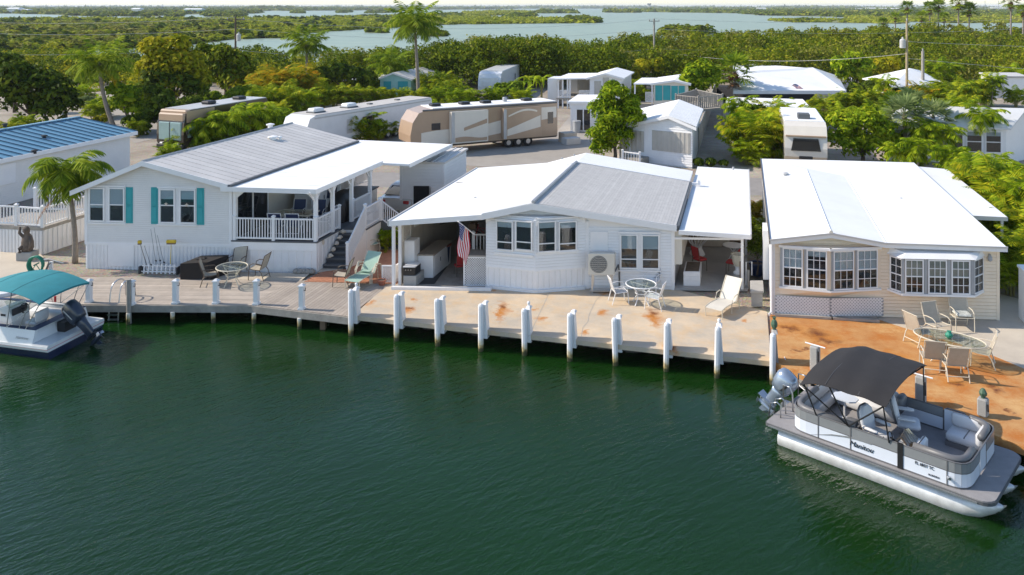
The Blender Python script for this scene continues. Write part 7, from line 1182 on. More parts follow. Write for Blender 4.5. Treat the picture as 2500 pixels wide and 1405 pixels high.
for b in (3.5,7): rvbox(F8,.8,1.6,b,b+.9,h8+.05,h8+.3,t,'dark','roof_unit',.08)
for a in (.4,1.9): rvbox(F8,a,a+.3,-.07,.1,.7,.85,t,'steel','headlight',.03)
rvbox(F8,.0,2.5,-.08,.3,.4,.75,t,'black','bumper',.05); rvbox(F8,-.28,-.08,.1,.2,1.5,1.95,t,'black','mirror',.03); rv_wheels(F8,2.5,(1.6,8.2),t,.45)
# white trailer at the back, cream trailer at right
p = g(1222,242,.75); d = Vector((2.9,16,0)).normalized(); F9 = Fr((p.x,p.y,0), Vector((-d.y,d.x,0)), d); t = rv_body(F9, 2.7, 13, 3.1, 'travel_trailer', 'white fifth wheel with blank front cap near the banana plants', 'rv_white', 'rv_white', nose=.7); rvbox(F9,.3,2.4,-.06,.15,1.2,2.5,t,'gel_white','front_panel',.08); rvbox(F9,.6,2.1,-.10,.1,1.4,2.1,t,'rv_white','front_window_cover',.05)
FA = Fr(F9(-.003,0,0), d, F9.x); band(FA, lambda a: 1.5, lambda a: 2.2, 9.5, 10, t, 'glass_dark', 'window', -.01); rv_wheels(F9,2.7,(8,9),t)
p = g(2020,420,.75); FX = Fr((p.x,p.y,0), Vector((-DD.y,DD.x,0)), DD); wx = -ray_a(FX,1916)*-1; t = rv_body(FX, 2.65, 9, 3.05, 'travel_trailer', 'cream travel trailer with dark front window beside the leafy tree', 'rv_cream', 'roof_white', nose=.75)
mb = MB(); mb.prism([FX(.4,.0,.75+1.3),FX(2.25,.0,.75+1.3),FX(2.1,.08,.75+2.1),FX(.55,.08,.75+2.1)], FX.y*-.08); mb.obj('front_window', M['glass_dark'], t); rvbox(FX,.9,1.7,2.2,3.1,3.1,3.45,t,'dark_grey','air_conditioner',.05); rvbox(FX,.9,1.75,-.03,.1,.75,.95,t,'dark','front_vent',.03); rvbox(FX,.05,2.6,-.02,.12,2.2,2.3,t,'rv_tan','cap_line',.02); rv_wheels(FX,2.65,(5,5.9),t)
# ---- homes across the lane
F = frame(928,236); w_ = ray_a(F,1003); t, r = gable_home(F, w_, 9, px(F,930,193)[1], px(F,962,179)[1], w_*.45, 'mint green home with teal shutters behind the trailers', 'mint', 'roof_grey', sid=0); flatroof(F,-4.6,-.35,.0,9,px(F,930,194)[1]-.15,px(F,930,190)[1]-.1,t)
for u0,u1 in ((937,955),(972,996)): panel(F,u0,199,u1,222,t,'teal','shutter',ribs=False)
F = frame(1440,266); w_ = ray_a(F,1517); t, r = gable_home(F, w_, 8, px(F,1440,191)[1], px(F,1478,181)[1], w_*.5, 'white home with shuttered windows and open white porch', 'white', 'roof_white', sid=.25)
flatroof(F,ray_a(F,1355),-.3,-.2,7,px(F,1356,192)[1],px(F,1440,191)[1],t); panel(F,1451,198,1468,240,t); panel(F,1472,190,1487,236,t); panel(F,1489,198,1508,230,t); flatroof(F,ray_a(F,1358),0,0,6,px(F,1440,240)[1],px(F,1440,240)[1],t,'wood_grey','porch_floor',.15)
for u in (1362,1373,1385,1391): a = ray_a(F,u); MB().box(F,a-.07,a+.07,.1,.24,.75,px(F,u,192)[1]-.1).obj('porch_post', M['white'], t)
lattice(F, ray_a(F,1364), ray_a(F,1390), px(F,1364,238)[1], px(F,1364,222)[1], t, b=.1, p=.2, wd=.05); lattice(F, ray_a(F,1414), ray_a(F,1438), px(F,1414,238)[1], px(F,1414,222)[1], t, b=.1, p=.2, wd=.05); MB().box(F,ray_a(F,1361),0,5.6,5.7,.75,px(F,1440,192)[1]-.1).obj('porch_wall', M['white'], t); panel(F,1410,194,1438,222,t,b=5.5)
MB().box(F,ray_a(F,1337,2),ray_a(F,1360,2),2,5,.75,px(F,1340,192,2)[1]).obj('side_shed', M['white'], t)
F = frame(1596,272); w_ = ray_a(F,1680); t, r = gable_home(F, w_, 7, px(F,1596,205)[1], px(F,1640,198)[1], w_*.6, 'peach home with turquoise shutters under a white roof', 'rv_cream', 'roof_white', sid=.25); panel(F,1600,209,1617,246,t,'teal','shutter',ribs=False); panel(F,1619,209,1637,245,t,'teal','shutter',ribs=False); panel(F,1639,210,1655,245,t,'teal','shutter',ribs=False); panel(F,1657,210,1672,243,t,'teal','shutter',ribs=False)
flatroof(F,ray_a(F,1547),-.25,-.1,7,px(F,1547,204)[1],px(F,1590,204)[1],t); MB().box(F,ray_a(F,1548),0,0,4,.75,1.5).obj('porch_base', M['wood_grey'], t); lattice(F,ray_a(F,1577),ray_a(F,1594),px(F,1577,248)[1],px(F,1577,226)[1],t,b=-.1,p=.2,wd=.05)
for u in (1550,1592): a = ray_a(F,u); MB().box(F,a-.07,a+.07,.0,.14,.75,px(F,u,204)[1]).obj('porch_post', M['white'], t)
# small white store with sliding glass door
F = frame(1393,322); w_ = ray_a(F,1470); t = thing('storage_building', 'small white flat roofed building with sliding glass door', 'building', F(w_/2,1,.75)); zt = px(F,1393,252)[1]; MB().box(F,0,w_,0,4,.75,zt).obj('wall', M['white'], t); siding(F,0,w_,.8,zt-.05,.2,t,M['white']); slope(F,[(-.2,-.2,zt+.15),(w_+.2,-.2,zt+.15),(w_+.2,4.2,zt+.3),(-.2,4.2,zt+.3)],.18,'roof',M['roof_white'],t)
a0, c1 = px(F,1408,268); a1, c0 = px(F,1441,318); MB().box(F,a0,a1,-.06,-.05,c0,c1).obj('sliding_door', M['glass_dark'], t)
for x in (a0-.08,(a0+a1)/2-.05,a1): MB().box(F,x,x+.1,-.09,-.04,c0-.05,c1+.08).obj('door_frame', M['white'], t)
p = g(1408,324,.75); mb = MB(); mb.lathe(rot(p,0),[(.28,0),(.34,.9),(.38,.95),(.36,1.02)],12); tag(mb.obj('trash_can', M['grey_paint']), 'grey trash can by the small white building', 'trash can')
# white home with tan hurricane panels
pc_ = g(1690,412,.75); ex = (g(1690,412,.75)-g(1512,392,.75)).normalized(); F = Fr((g(1512,392,.75).x,g(1512,392,.75).y,0), ex, DD); w_ = (g(1690,412,.75)-g(1512,392,.75)).length; ap = ray_a(F,1632); t, r = gable_home(F, w_, 9.5, px(F,1512,312)[1], px(F,1632,285)[1], ap, 'white home with tan hurricane panels behind the middle white roof', 'white', 'roof_white', sid=.16, zr=px(F,1688,310)[1])
panel(F,1592,318,1686,376,t); panel(F,1540,318,1572,372,t); panel(F,1514,320,1536,385,t); MB().box(F,ray_a(F,1575),ray_a(F,1582),-.05,-.03,.8,px(F,1575,300)[1]).obj('trim', M['white'], t)
FQ = Fr(F(w_,0,0), DD, -ex); z_ = lambda u, v: side(F,u,v,w_)
for u0,u1,v0,v1 in ((1704,1752,312,372),(1759,1772,308,335),(1777,1792,305,332)): q0, q1 = side(F,u0,v0,w_), side(F,u1,v1,w_); o = MB().box(FQ,q0[0],q1[0],-.07,-.02,q1[1],q0[1]).obj('hurricane_shutter', M['hurricane_panel'], t); battens(FQ,q0[0],q1[0],q1[1],q0[1],.3,o,M['hurricane_panel'],b=-.07,name='shutter_ribs',w_=.09)
r_ = roof_panels(F, (w_+.3,-.3,px(F,1688,310)[1]+.06), (w_+.3,9.7,px(F,1688,310)[1]+.06), (ap,-.3,px(F,1632,285)[1]+.1), (ap,9.7,px(F,1632,285)[1]+.1), 16, r, M['roof_white'], rib=.03)
railing(g(1520,402,.9), g(1562,408,.9), .9, t, sp=.2); MB().prism([g(1520,402,.75),g(1565,408,.75),g(1585,400,.75),g(1540,392,.75)], (0,0,.5)).obj('porch_step', M['wood_grey'], t)
# wooden deck rail on top
t = thing('roof_deck_rail', 'weathered wooden railing of a small raised deck', 'railing', g(1705,268,.75)); zz = 2.6; P = [g(1650,262,zz),g(1705,268,zz),g(1764,262,zz),g(1700,247,zz)]
for i in range(4): railing(P[i],P[(i+1)%4],1.1,t,sp=.25,m='wood_grey',br=.05)
MB().prism([p+Vector((0,0,-.2)) for p in P], (0,0,.18)).obj('deck_floor', M['wood_grey'], t)
for p in P: MB().tube([Vector((p.x,p.y,.75)),Vector((p.x,p.y,zz-.2))], .08, 6).obj('post', M['wood_grey'], t)
# big white roof with flag, tent roof, white sheds
t = thing('mobile_home', 'wide low home with big white hipped roof and dark shaded porch', 'house', g(1940,262,.75)); F = frame(1800,264)
E1, E2, E3, R1, R2, E4 = g(1790,222,2.6), g(2066,222,2.6), g(2046,186,2.6), g(1790,176,4.2), g(1984,165,4.2), g(1790,150,2.6)
for P in ((E1,E2,R2,R1),(E2,E3,R2),(R1,R2,E3,E4)): MB().prism([p-Vector((0,0,.12)) for p in P], (0,0,.12)).obj('roof', M['roof_white'], t)
MB().prism([E1+Vector((0,-.03,-.35)),E2+Vector((0,-.03,-.35)),E2+Vector((0,-.03,.02)),E1+Vector((0,-.03,.02))], (0,.03,0)).obj('fascia', M['white'], t); fw_ = (E2-E1)/8
MB().prism([E1+fw_*1.5-Vector((0,0,1.85)),E2-Vector((.5,0,1.85)),E2-Vector((1.2,-7,1.85)),E1+Vector((0,7,-1.85))], (0,0,1.7)).obj('wall', M['unlit_dark'], t)  # wall coloured near black, the shade below the roof painted in
MB().prism([E1.lerp(E2,k)+Vector((0,-.06,-1.0)) for k in (.72,.98)]+[E1.lerp(E2,k)+Vector((0,-.06,-.35)) for k in (.98,.72)], (0,.03,0)).obj('roller_blind', M['tan_wall'], t); MB().prism([E1.lerp(E2,k)+Vector((0,-.05,-1.85)) for k in (.7,.94)]+[E1.lerp(E2,k)+Vector((0,-.05,-1.0)) for k in (.94,.7)], (0,.03,0)).obj('blue_tarp', M['teal_dark'], t)
for k in (.3,.48,.66,.985): MB().tube([E1.lerp(E2,k)+Vector((0,.1,-1.85)),E1.lerp(E2,k)+Vector((0,.1,-.1))], .08, 6).obj('post', M['white'], t)
MB().prism([g(u,v,2.5) for u, v in ((1770,262),(1985,272),(1960,245),(1775,240))], (0,0,.1)).obj('front_awning', M['roof_white'], t)
fp0, fp1 = g(1926,262,.75), at(1937,206,g(1926,262,.75).y); fp0.z = 2.6
def fl2(s, t): return fp1.lerp(fp0, .02+.4*t)+Vector((1.35*s, .1*math.sin(8*s), -.42*s+.12*math.sin(6*s+t)))
flag(fl2, 1, 1, 'flag', 'small stars and stripes flag flying beside the big white roof', [fp0, fp1], 0)
t = thing('mobile_home', 'white peaked tent roof home behind the wooden power pole', 'house', g(2190,240,.75)); Pk, Ll, Ff, Rr, Bk = g(2222,167,4.4), g(2105,192,3.0), g(2172,214,2.8), g(2305,203,2.9), g(2245,172,3.0)
for P in ((Ll,Ff,Pk),(Ff,Rr,Pk),(Rr,Bk,Pk),(Bk,Ll,Pk)): MB().prism([p-Vector((0,0,.1)) for p in P], (0,0,.1)).obj('roof', M['roof_white'], t)
c_ = (Ll+Ff+Rr+Bk)/4; MB().prism([Vector((p.x+(c_.x-p.x)*.1,p.y+(c_.y-p.y)*.1,.75)) for p in (Ll,Ff,Rr,Bk)], (0,0,2.0)).obj('wall', M['white'], t)
F = frame(2418,240); w_ = ray_a(F,2505); t = thing('garden_shed', 'white flat roofed shed at the right edge', 'shed', F(1,1,.75)); zt = px(F,2418,190)[1]; MB().box(F,0,w_,0,4,.75,zt).obj('wall', M['white'], t); slope(F,[(-.2,-.2,zt+.2),(w_+.2,-.2,zt+.2),(w_+.2,4.2,zt+.3),(-.2,4.2,zt+.3)],.15,'roof',M['roof_grey'],t); MB().box(F,w_*.2,w_*.4,-.03,-.01,.8,zt-.5).obj('door', M['rv_grey'], t)
F = frame(2062,222); w_ = ray_a(F,2090); t = thing('garden_shed', 'tiny white shed beside the big white roof', 'shed', F(1,1,.75)); zt = px(F,2062,196)[1]; MB().box(F,0,w_,0,2,.75,zt).obj('wall', M['white'], t); MB().box(F,w_*.35,w_*.65,-.03,-.01,1.0,zt-.4).obj('doorway', M['unlit_dark'], t); MB().box(F,-.15,w_+.15,-.15,2.1,zt,zt+.15).obj('roof', M['roof_white'], t)  # dark sheet on the wall painted as the unlit opening
# right home: corner towards us
pcn = g(2457,402,.75); e1_ = Vector((-.98,.2,0)).normalized(); e2_ = Vector((.80,.6,0)).normalized(); FZ = Fr((pcn.x,pcn.y,0), e2_, -e1_); Wz, Lz = 4.6, 7.5
t = thing('mobile_home', 'white home with glazed porch and pale grey roof at the right edge', 'house', FZ(2,2,.75)); zt = 3.25; MB().prism([FZ(0,0,.75),FZ(Wz,0,.75),FZ(Wz,0,zt),FZ(Wz*.5,0,zt+1.0),FZ(0,0,zt)], FZ.y*-0.0+FZ.y*0+e1_*Lz).obj('wall', M['white'], t)
for (a0,z0,a1,z1_) in ((-.3,zt-.1,Wz*.5,zt+1.08),(Wz*.5,zt+1.08,Wz+.3,zt-.1)): P = [FZ(a0,0,z0)-e1_*.4,FZ(a1,0,z1_)-e1_*.4,FZ(a1,0,z1_)+e1_*(Lz+.3),FZ(a0,0,z0)+e1_*(Lz+.3)]; MB().prism([p-Vector((0,0,.02)) for p in P], (0,0,.12)).obj('roof', M['roof_pale'], t)
FZ2 = Fr(FZ(0,0,0)+e1_*Lz, -e1_, Vector((e2_.x,e2_.y,0)))
for k in range(6): window(FZ2, .2+k*1.2, 1.25+k*1.2, 1.5, 3.0, t, -.01, 1, 2, fw=.07, shade=.2)
for k in range(3): window(FZ, .3+k*1.45, 1.5+k*1.45, 1.4, 3.0, t, -.01, 1, 2, fw=.07, shade=.2)
# ---- power poles and lines
def pole(u, vt, vb, label, m='pole_wood', r=.15, z=.75, arm=None, trans=None):
    p = g(u,vb,z); zt = HC-(vt-V0)*p.y/FO; t = thing('utility_pole', label, 'utility pole', p, 'wooden utility poles'); MB().tube([(p.x,p.y,z-.3),(p.x,p.y,zt)], [r,r*.75], 10).obj('pole', M[m], t); F = Fr((p.x,p.y,zt),(1,0,0),(0,1,0))
    if arm: MB().box(F,-arm,arm,-.06,.06,-.45,-.33).obj('cross_arm', M[m], t)
    for x in ((-arm*.9,0,arm*.9) if arm else (0,)): mb = MB(); mb.lathe(F.sub(x,0,-.33 if arm else 0), [(.05,0),(.09,.08),(.05,.16),(.08,.2),(.03,.28)], 8); mb.obj('insulator', M['grey_paint'], t)
    if trans: mb = MB(); mb.lathe(F.sub(trans[0],-.1,trans[1]), [(.2,0),(.3,.03),(.3,.85),(.22,.95),(.1,1.0),(.08,1.2)], 12); mb.obj('transformer', M['rv_grey'], t)
    return Vector((p.x,p.y,zt))
T1 = pole(575,42,215,'tall dark utility pole with cross arm and transformer behind the left trees','bark',.16,arm=1.2,trans=(.45,-3.2)); T2 = pole(1597,46,190,'grey utility pole among the mangroves right of centre','wood_grey',.17,arm=.8); T3 = pole(2214,52,262,'pale wooden utility pole with grey transformer at right','cream_pole' if 'cream_pole' in M else mat('cream_pole', (.42,.33,.2), .85, var=.25, vs=3).name,.15,trans=(-.5,-2.9)); T4 = pole(2253,125,250,'short grey wooden pole beside the pale utility pole','wood_grey',.2)
def wire(a, b, sag, lab, r=.022): tag(MB().tube([Vector(a).lerp(Vector(b),t)-Vector((0,0,sag*4*t*(1-t))) for t in np.linspace(0,1,15)], r, 4).obj('power_line', M['rv_grey']), lab, 'power line', 'power lines above the park')
dz = lambda z: Vector((0,0,-z))
wire(T1+Vector((-60,15,0)), T1, 1.0, 'upper power line running to the left from the dark pole'); wire(T1+Vector((-60,15,-1.6)), T1+dz(1.6), 1.0, 'middle power line running to the left from the dark pole'); wire(T1+Vector((-60,5,-4)), T1+dz(4), 1.2, 'low cable running to the left from the dark pole')
wire(T1+dz(.2), T2+dz(.1), 1.4, 'upper power line between the dark pole and the grey pole'); wire(T1+dz(1.5), T2+dz(1.6), 1.5, 'middle power line between the dark pole and the grey pole'); wire(T1+dz(4.4), T2+dz(4.6), 1.6, 'low cable between the dark pole and the grey pole')
wire(T2, T2+Vector((95,30,1)), 1.4, 'upper power line to the right of the grey pole'); wire(T2+dz(1.6), T2+Vector((95,30,-.8)), 1.4, 'middle power line to the right of the grey pole'); wire(T2+dz(4.6), T2+Vector((95,25,-4)), 1.2, 'low cable to the right of the grey pole')
wire(T3+dz(2.2), T3+Vector((45,10,-3.2)), .4, 'high wire running right from the pale pole'); wire(T3+dz(4), T3+Vector((45,-4,-6.5)), .5, 'lower wire running right from the pale pole'); wire(T3+dz(3.5), T2+dz(4.8), 1.2, 'cable between the grey pole and the pale pole')
# ================================================================ trees and plants
def frond_verts(o, az, e0, L, n=20, droop=1.0, ll=.55, lw=.05, hang=.5, curl=0):
    """leaflets of one feather frond as quads; rachis bends down with its own weight"""
    o = np.array(o, float); out = []; d = np.array([math.cos(az)*math.cos(e0), math.sin(az)*math.cos(e0), math.sin(e0)]); P = [o]; D = [d]; st = L/n
    for i in range(n):
        e = e0-droop*((i+1)/n)**1.4; d = np.array([math.cos(az+curl*i/n)*math.cos(e), math.sin(az+curl*i/n)*math.cos(e), math.sin(e)]); P.append(P[-1]+d*st); D.append(d)
    P = np.array(P); D = np.array(D); side_ = np.cross(D, [0,0,1.0]); side_ = unit(side_+1e-6); Q = []
    for i in range(2, n+1):
        t = i/n; l = ll*(math.sin(math.pi*min(1,.15+.85*t))**.6)*R.uniform(.85,1.1)+.05; w_ = D[i]*lw
        for s in (-1,1):
            dr = unit((side_[i]*s+D[i]*.55+np.array([0,0,-hang*R.uniform(.6,1.4)]))[None])[0]; tip = P[i]+dr*l; mid = P[i]+dr*l*.5+np.array([0,0,.04*l])
            Q += [P[i]-w_*.5, mid-w_, tip, mid+w_]
    for i in range(n):               # rachis
        w_ = side_[i]*.022*(1-i/n*.7); Q += [P[i]-w_, P[i]+w_, P[i+1]+w_*.8, P[i+1]-w_*.8]
    return np.array(Q)
def crown_mesh(name, fr, m):
    V = np.concatenate([frond_verts(*a, **k) for a, k in fr]); o = quadmesh(name, V, M[m]); me = o.data; bpy.data.objects.remove(o); return me
def coco_crown(seed, n=19, L=2.9, m='leaf_palm', wind=.0, ll=.6, lw=.05, dr=.9):
    R.seed(seed); fr = []
    for k in range(n):
        t = k/n; az = k*2.399+R.uniform(-.2,.2); e = 1.35-1.75*t+R.uniform(-.12,.12); fr.append((((.08*math.cos(az), .08*math.sin(az), .0), az, e, L*R.uniform(.8,1.05)*(.75+.3*math.sin(math.pi*min(1,t+.25)))), dict(n=26, droop=dr+.8*R.random(), ll=ll, lw=lw, hang=.5+.9*t, curl=wind)))
    return crown_mesh('crown', fr, m)
COCO = [coco_crown(s, 30, m=m, ll=.85, lw=.05, wind=.5) for s, m in ((1,'leaf_palm'),(2,'leaf_palm'),(3,'leaf_yellow'))]; COCO_S = [coco_crown(s, 20, 1.9, 'leaf_bright', ll=.6, lw=.042, dr=1.4) for s in (11,12)]; ADON = coco_crown(21, 26, 1.9, 'leaf_palm', ll=.7, lw=.05, dr=1.7)
DEADF = crown_mesh('dead_fronds', [(((0,0,0), a, -.5, 2.2), dict(n=16, droop=.9, ll=.55, lw=.045, hang=1.5)) for a in (0.1,.5)], 'leaf_orange')
def trunk_tube(name, P, r0, r1, m, parent, n=9): 
    k = len(P); return MB().tube(P, [r0+(r1-r0)*i/(k-1) for i in range(k)], n).obj(name, M[m], parent, smooth=True)
def palm(u, vb, uc, vc, label, crown, sc=1.0, r=.16, z=.75, name='coconut_palm', bend=0, dead=None, group=None, tm='trunk'):
    p = g(u,vb,z); q = at(uc,vc,p.y); t = thing(name, label, 'palm', p, group); mid = p.lerp(q,.5)+Vector((bend,0,0))
    P = [p*(1-s)**2+mid*2*s*(1-s)+q*s*s for s in np.linspace(0,1,12)]; trunk_tube('trunk', P, r*1.25, r*.75, tm, t)
    mb = MB(); mb.tube([q-Vector((0,0,.35)),q-Vector((0,0,.1)),q+Vector((0,0,.25))], [r*.8,r*1.3,r*.5], 8); mb.obj('crown_shaft', M['bark'], t, smooth=True)
    inst(crown, 'crown', t, q, Matrix.Rotation(R.uniform(0,6.28),3,'Z')@Matrix.Scale(sc,3))
    if dead is not None: inst(DEADF, 'dead_fronds', t, q, Matrix.Rotation(dead,3,'Z')@Matrix.Scale(sc,3))
    return t
# clumping areca palms
def areca_mesh(seed, m, n=64, H=2.6):
    R.seed(seed); fr = []
    for k in range(n):
        a = R.uniform(0,6.28); rr_ = R.uniform(.05,.75); h = H*R.uniform(.1,.6); az = a+R.uniform(-.6,.6); fr.append((((rr_*math.cos(a),rr_*math.sin(a),h), az, R.uniform(.7,1.45), H*R.uniform(.36,.55)), dict(n=17, droop=R.uniform(.9,2.4), ll=H*.18, lw=H*.0135, hang=.15+.8*R.random())))
    me = crown_mesh('fronds', fr, m); R.seed(seed); mb = MB()
    for k in range(9): a = R.uniform(0,6.28); rr_ = R.uniform(.05,.4); mb.tube([(rr_*math.cos(a)*.7,rr_*math.sin(a)*.7,-.1),(rr_*math.cos(a)*1.2,rr_*math.sin(a)*1.2,H*.5)], [.05,.03], 5)
    o = mb.obj('stems', M['areca_stem'] if 'areca_stem' in M else mat('areca_stem', (.28,.24,.08), .7), org=(0,0,0)); st_ = o.data; bpy.data.objects.remove(o); return me, st_
ARE = {k: [areca_mesh(s, m) for s in (31,32,33)] for k, m in (('y','leaf_areca'),('o','leaf_orange'),('g','leaf_bright'))}
GA = 'clumping palms planted between the trailers'
def areca(u, vb, vt, kind, label, wide=1.0, z=.75):
    p = g(u,vb,z); H = (vb-vt)*p.y/FO; me, st_ = R.choice(ARE[kind]); t = thing('areca_palm', label, 'palm', p, GA); s = H/2.45; Mx = Matrix.Rotation(R.uniform(0,6.28),3,'Z')@Matrix.Diagonal((s*wide,s*wide,s))
    inst(me, 'fronds', t, p, Mx); inst(st_, 'stems', t, p, Mx); return t
# fan palms
def fan_mesh(seed, m, n=26, Lp=.9, rf=.75):
    R.seed(seed); Q = []
    for k in range(n):
        t = k/n; az = k*2.399; e = 1.3-1.9*t+R.uniform(-.1,.1); d = np.array([math.cos(az)*math.cos(e), math.sin(az)*math.cos(e), math.sin(e)]); s_ = unit(np.cross(d,[0,0,1.0])[None])[0]; u_ = np.cross(s_, d); c = d*Lp*R.uniform(.7,1); Q += [-s_*.02, s_*.02, c+s_*.015, c-s_*.015]
        for j in range(13):
            q = (j-6)/6*1.9; dr = d*math.cos(q)+s_*math.sin(q)-np.array([0,0,.25*R.random()+.1]); w_ = (s_*math.cos(q)-d*math.sin(q))*.06; l = rf*(1-.25*abs(j-6)/6); Q += [c, c+dr*l*.55-w_, c+dr*l, c+dr*l*.55+w_]
    o = quadmesh('crown', np.array(Q), M[m]); me = o.data; bpy.data.objects.remove(o); return me
FAN = [fan_mesh(41,'leaf_palm'), fan_mesh(42,'leaf_blue'), fan_mesh(43,'leaf_palm',30)]
SKIRT = fan_mesh(44,'leaf_dead',14,.5,.7)
def fanpalm(u, vb, uc, vc, label, k=0, sc=1.3, r=.14, skirt=False, group=None, z=.75):
    t = palm(u,vb,uc,vc,label,FAN[k],sc,r,z,'fan_palm',group=group)
    if skirt: q = at(uc,vc,g(u,vb,z).y)-Vector((0,0,.5*sc)); inst(SKIRT,'dead_leaf_skirt',t,q,Matrix.Diagonal((sc*.5,sc*.5,sc*.8)))
    return t
# broadleaf trees: trunk, limbs and leaf clumps
def broad(u, vb, blobs_px, label, m, n=2600, ls=.16, z=.75, name='shade_tree', tm='bark', r=.13, depth=1.0, cat='tree', asp=.5, group=None):
    p = g(u,vb,z); Y = p.y; s = Y/FO; t = thing(name, label, cat, p, group); cs, rs = [], []
    for (bu, bv, br) in blobs_px:
        c = at(bu,bv,Y); rad = br*s; cs.append((c.x,c.y+R.uniform(-.4,.4)*rad,c.z)); rs.append(rad)
        for k in range(5): a = R.uniform(0,6.28); e = R.uniform(-.5,1.2); cs.append((c.x+rad*.7*math.cos(a)*math.cos(e), c.y+depth*rad*.8*math.sin(a)*math.cos(e), c.z+rad*.6*math.sin(e))); rs.append(rad*R.uniform(.35,.6))
    P, Nn = blobs(cs, rs, n, .85, .5); P[:,2] = np.maximum(P[:,2], z+.05)
    o = quadmesh('crown', leaves(P, Nn, ls*NR.uniform(.6,1.4,n), asp), M[m], t, tuple(ORG[t.name]))
    mb = MB(); top = Vector(np.mean(np.array(cs)[::6], 0)); fork = p.lerp(Vector((top.x,top.y,p.z+(top.z-p.z)*.5)), .7); mb.tube([p-Vector((0,0,.2)),p.lerp(fork,.5)+Vector((.06,0,0)),fork], [r*1.3,r,r*.85], 8); mb.obj('trunk', M[tm], t, smooth=True)
    for c in cs[::6][:7]: MB().tube([fork, fork.lerp(Vector(c),.55)+Vector((R.uniform(-.1,.1),0,.1)), Vector(c)], [r*.6,r*.4,r*.15], 6).obj('limb', M[tm], t, smooth=True)
    return t
R.seed(99)
# coconut and other palms
palm(283,322,243,158,'tall coconut palm with one orange frond behind the blue roof',COCO[0],1.2,.17,bend=-.6,dead=-.15)
palm(752,238,748,112,'coconut palm rising left of the long white trailer',COCO[0],1.25,.17); palm(1022,242,1012,62,'tallest coconut palm, breaking the horizon near the middle',COCO[1],1.55,.19,bend=.1); palm(957,228,953,160,'short coconut palm in front of the mint green home',COCO[0],1.2,.17)
palm(183,642,161,425,'small coconut palm with dead brown frond beside the shuttered home',ADON,1.05,.1,z=.76,name='christmas_palm',bend=.25)
p = g(183,642,.76); q = at(150,470,p.y); o = crown_mesh('dead_frond', [(((0,0,0),3.3,-.6,1.7), dict(n=16,droop=.75,ll=.28,lw=.03,hang=1.2))], 'leaf_dead'); inst(o,'dead_frond',bpy.data.objects['christmas_palm'],q)
for (u,vb,uc,vc,sc,lab) in ((2262,402,2250,318,.95,'young bright palm leftmost of three in front of the right home'),(2300,405,2302,330,.95,'young bright palm in the middle of three near the right home'),(2392,398,2398,290,1.05,'young bright palm with curved trunk before the glazed porch'),(2345,330,2352,262,1.0,'young bright palm behind the glazed porch roof'),(1812,330,1805,262,1.1,'slender yellow palm at the corner of the hurricane shuttered home'),(2330,450,2325,385,.9,'low bright palm at the rear of the big white roof')): palm(u,vb,uc,vc,lab,R.choice(COCO_S),sc,.08,name='young_palm',group='young bright palms at right')
for (u,vb,uc,vc,sc,lab) in ((2370,480,2372,415,.8,'young palm at the rear corner of the beige home'),(2420,500,2425,405,.85,'young palm just right of the side roof'),(2462,545,2466,430,.85,'young palm above the orange clump at the right edge'),(2492,600,2490,470,.85,'young palm cut by the right edge'),(2195,432,2196,372,.8,'young palm at the rear edge of the big beige home roof'),(2240,440,2243,365,.85,'second young palm at the rear edge of the beige home roof'),(2160,262,2158,205,1.0,'young palm in the hedge left of the pale pole'),(2420,262,2425,200,1.0,'young palm by the white shed'),(505,372,500,312,1.15,'young palm at the left in front of the motorhome'),(560,368,556,296,1.2,'young palm in the middle in front of the motorhome'),(612,352,610,284,1.25,'young palm at the rear of the motorhome'),(650,345,652,285,1.15,'young palm left of the white trailer nose'),(905,345,900,300,1.0,'young palm before the middle of the white trailer')): palm(u,vb,uc,vc,lab,R.choice(COCO_S),sc,.08,name='young_palm',group='young palms by the motorhome' if u < 1000 else 'young bright palms at right')
for (u,vc,Y,k,sc,lab) in ((2215,20,230,0,1.9,'fan palm crown showing above the pale utility pole'),(2270,22,250,0,2.1,'left fan palm of the close pair near the horizon'),(2291,16,250,2,2.1,'right taller fan palm of the close pair near the horizon'),(2340,8,215,0,2.2,'tall fan palm with its crown at the top edge'),(2366,26,215,2,2.0,'fan palm right below the tall top edge palm'),(2468,6,190,0,1.9,'lone thin fan palm near the right edge'),(2250,42,240,2,1.7,'small fan palm left of the close pair'),(2186,44,240,0,1.5,'small fan palm left of the pale utility pole'),(2156,56,235,2,1.4,'lowest leftmost fan palm by the lagoon'),(2305,45,240,0,1.6,'short fan palm right of the close pair'),(2498,28,200,0,1.6,'fan palm cut by the right edge')):
    fanpalm(u,V0+FO*(HC-.75)/Y,u,vc,lab,k,sc,.2,True,'tall fan palms before the lagoon at right')
fanpalm(1795,262,1792,178,'bushy fan palm beside the round leafy tree',0,1.9,.18,True); fanpalm(2212,395,2208,285,'blue green fan palm next to the leafy tree at right',1,1.35,.14); fanpalm(2275,392,2278,290,'second blue green fan palm near the right home',1,1.25,.14); fanpalm(2225,350,2222,258,'blue green fan palm rising behind the other two',1,1.3,.14); fanpalm(2180,330,2182,262,'dark fan palm behind the leafy tree',0,1.2,.13)
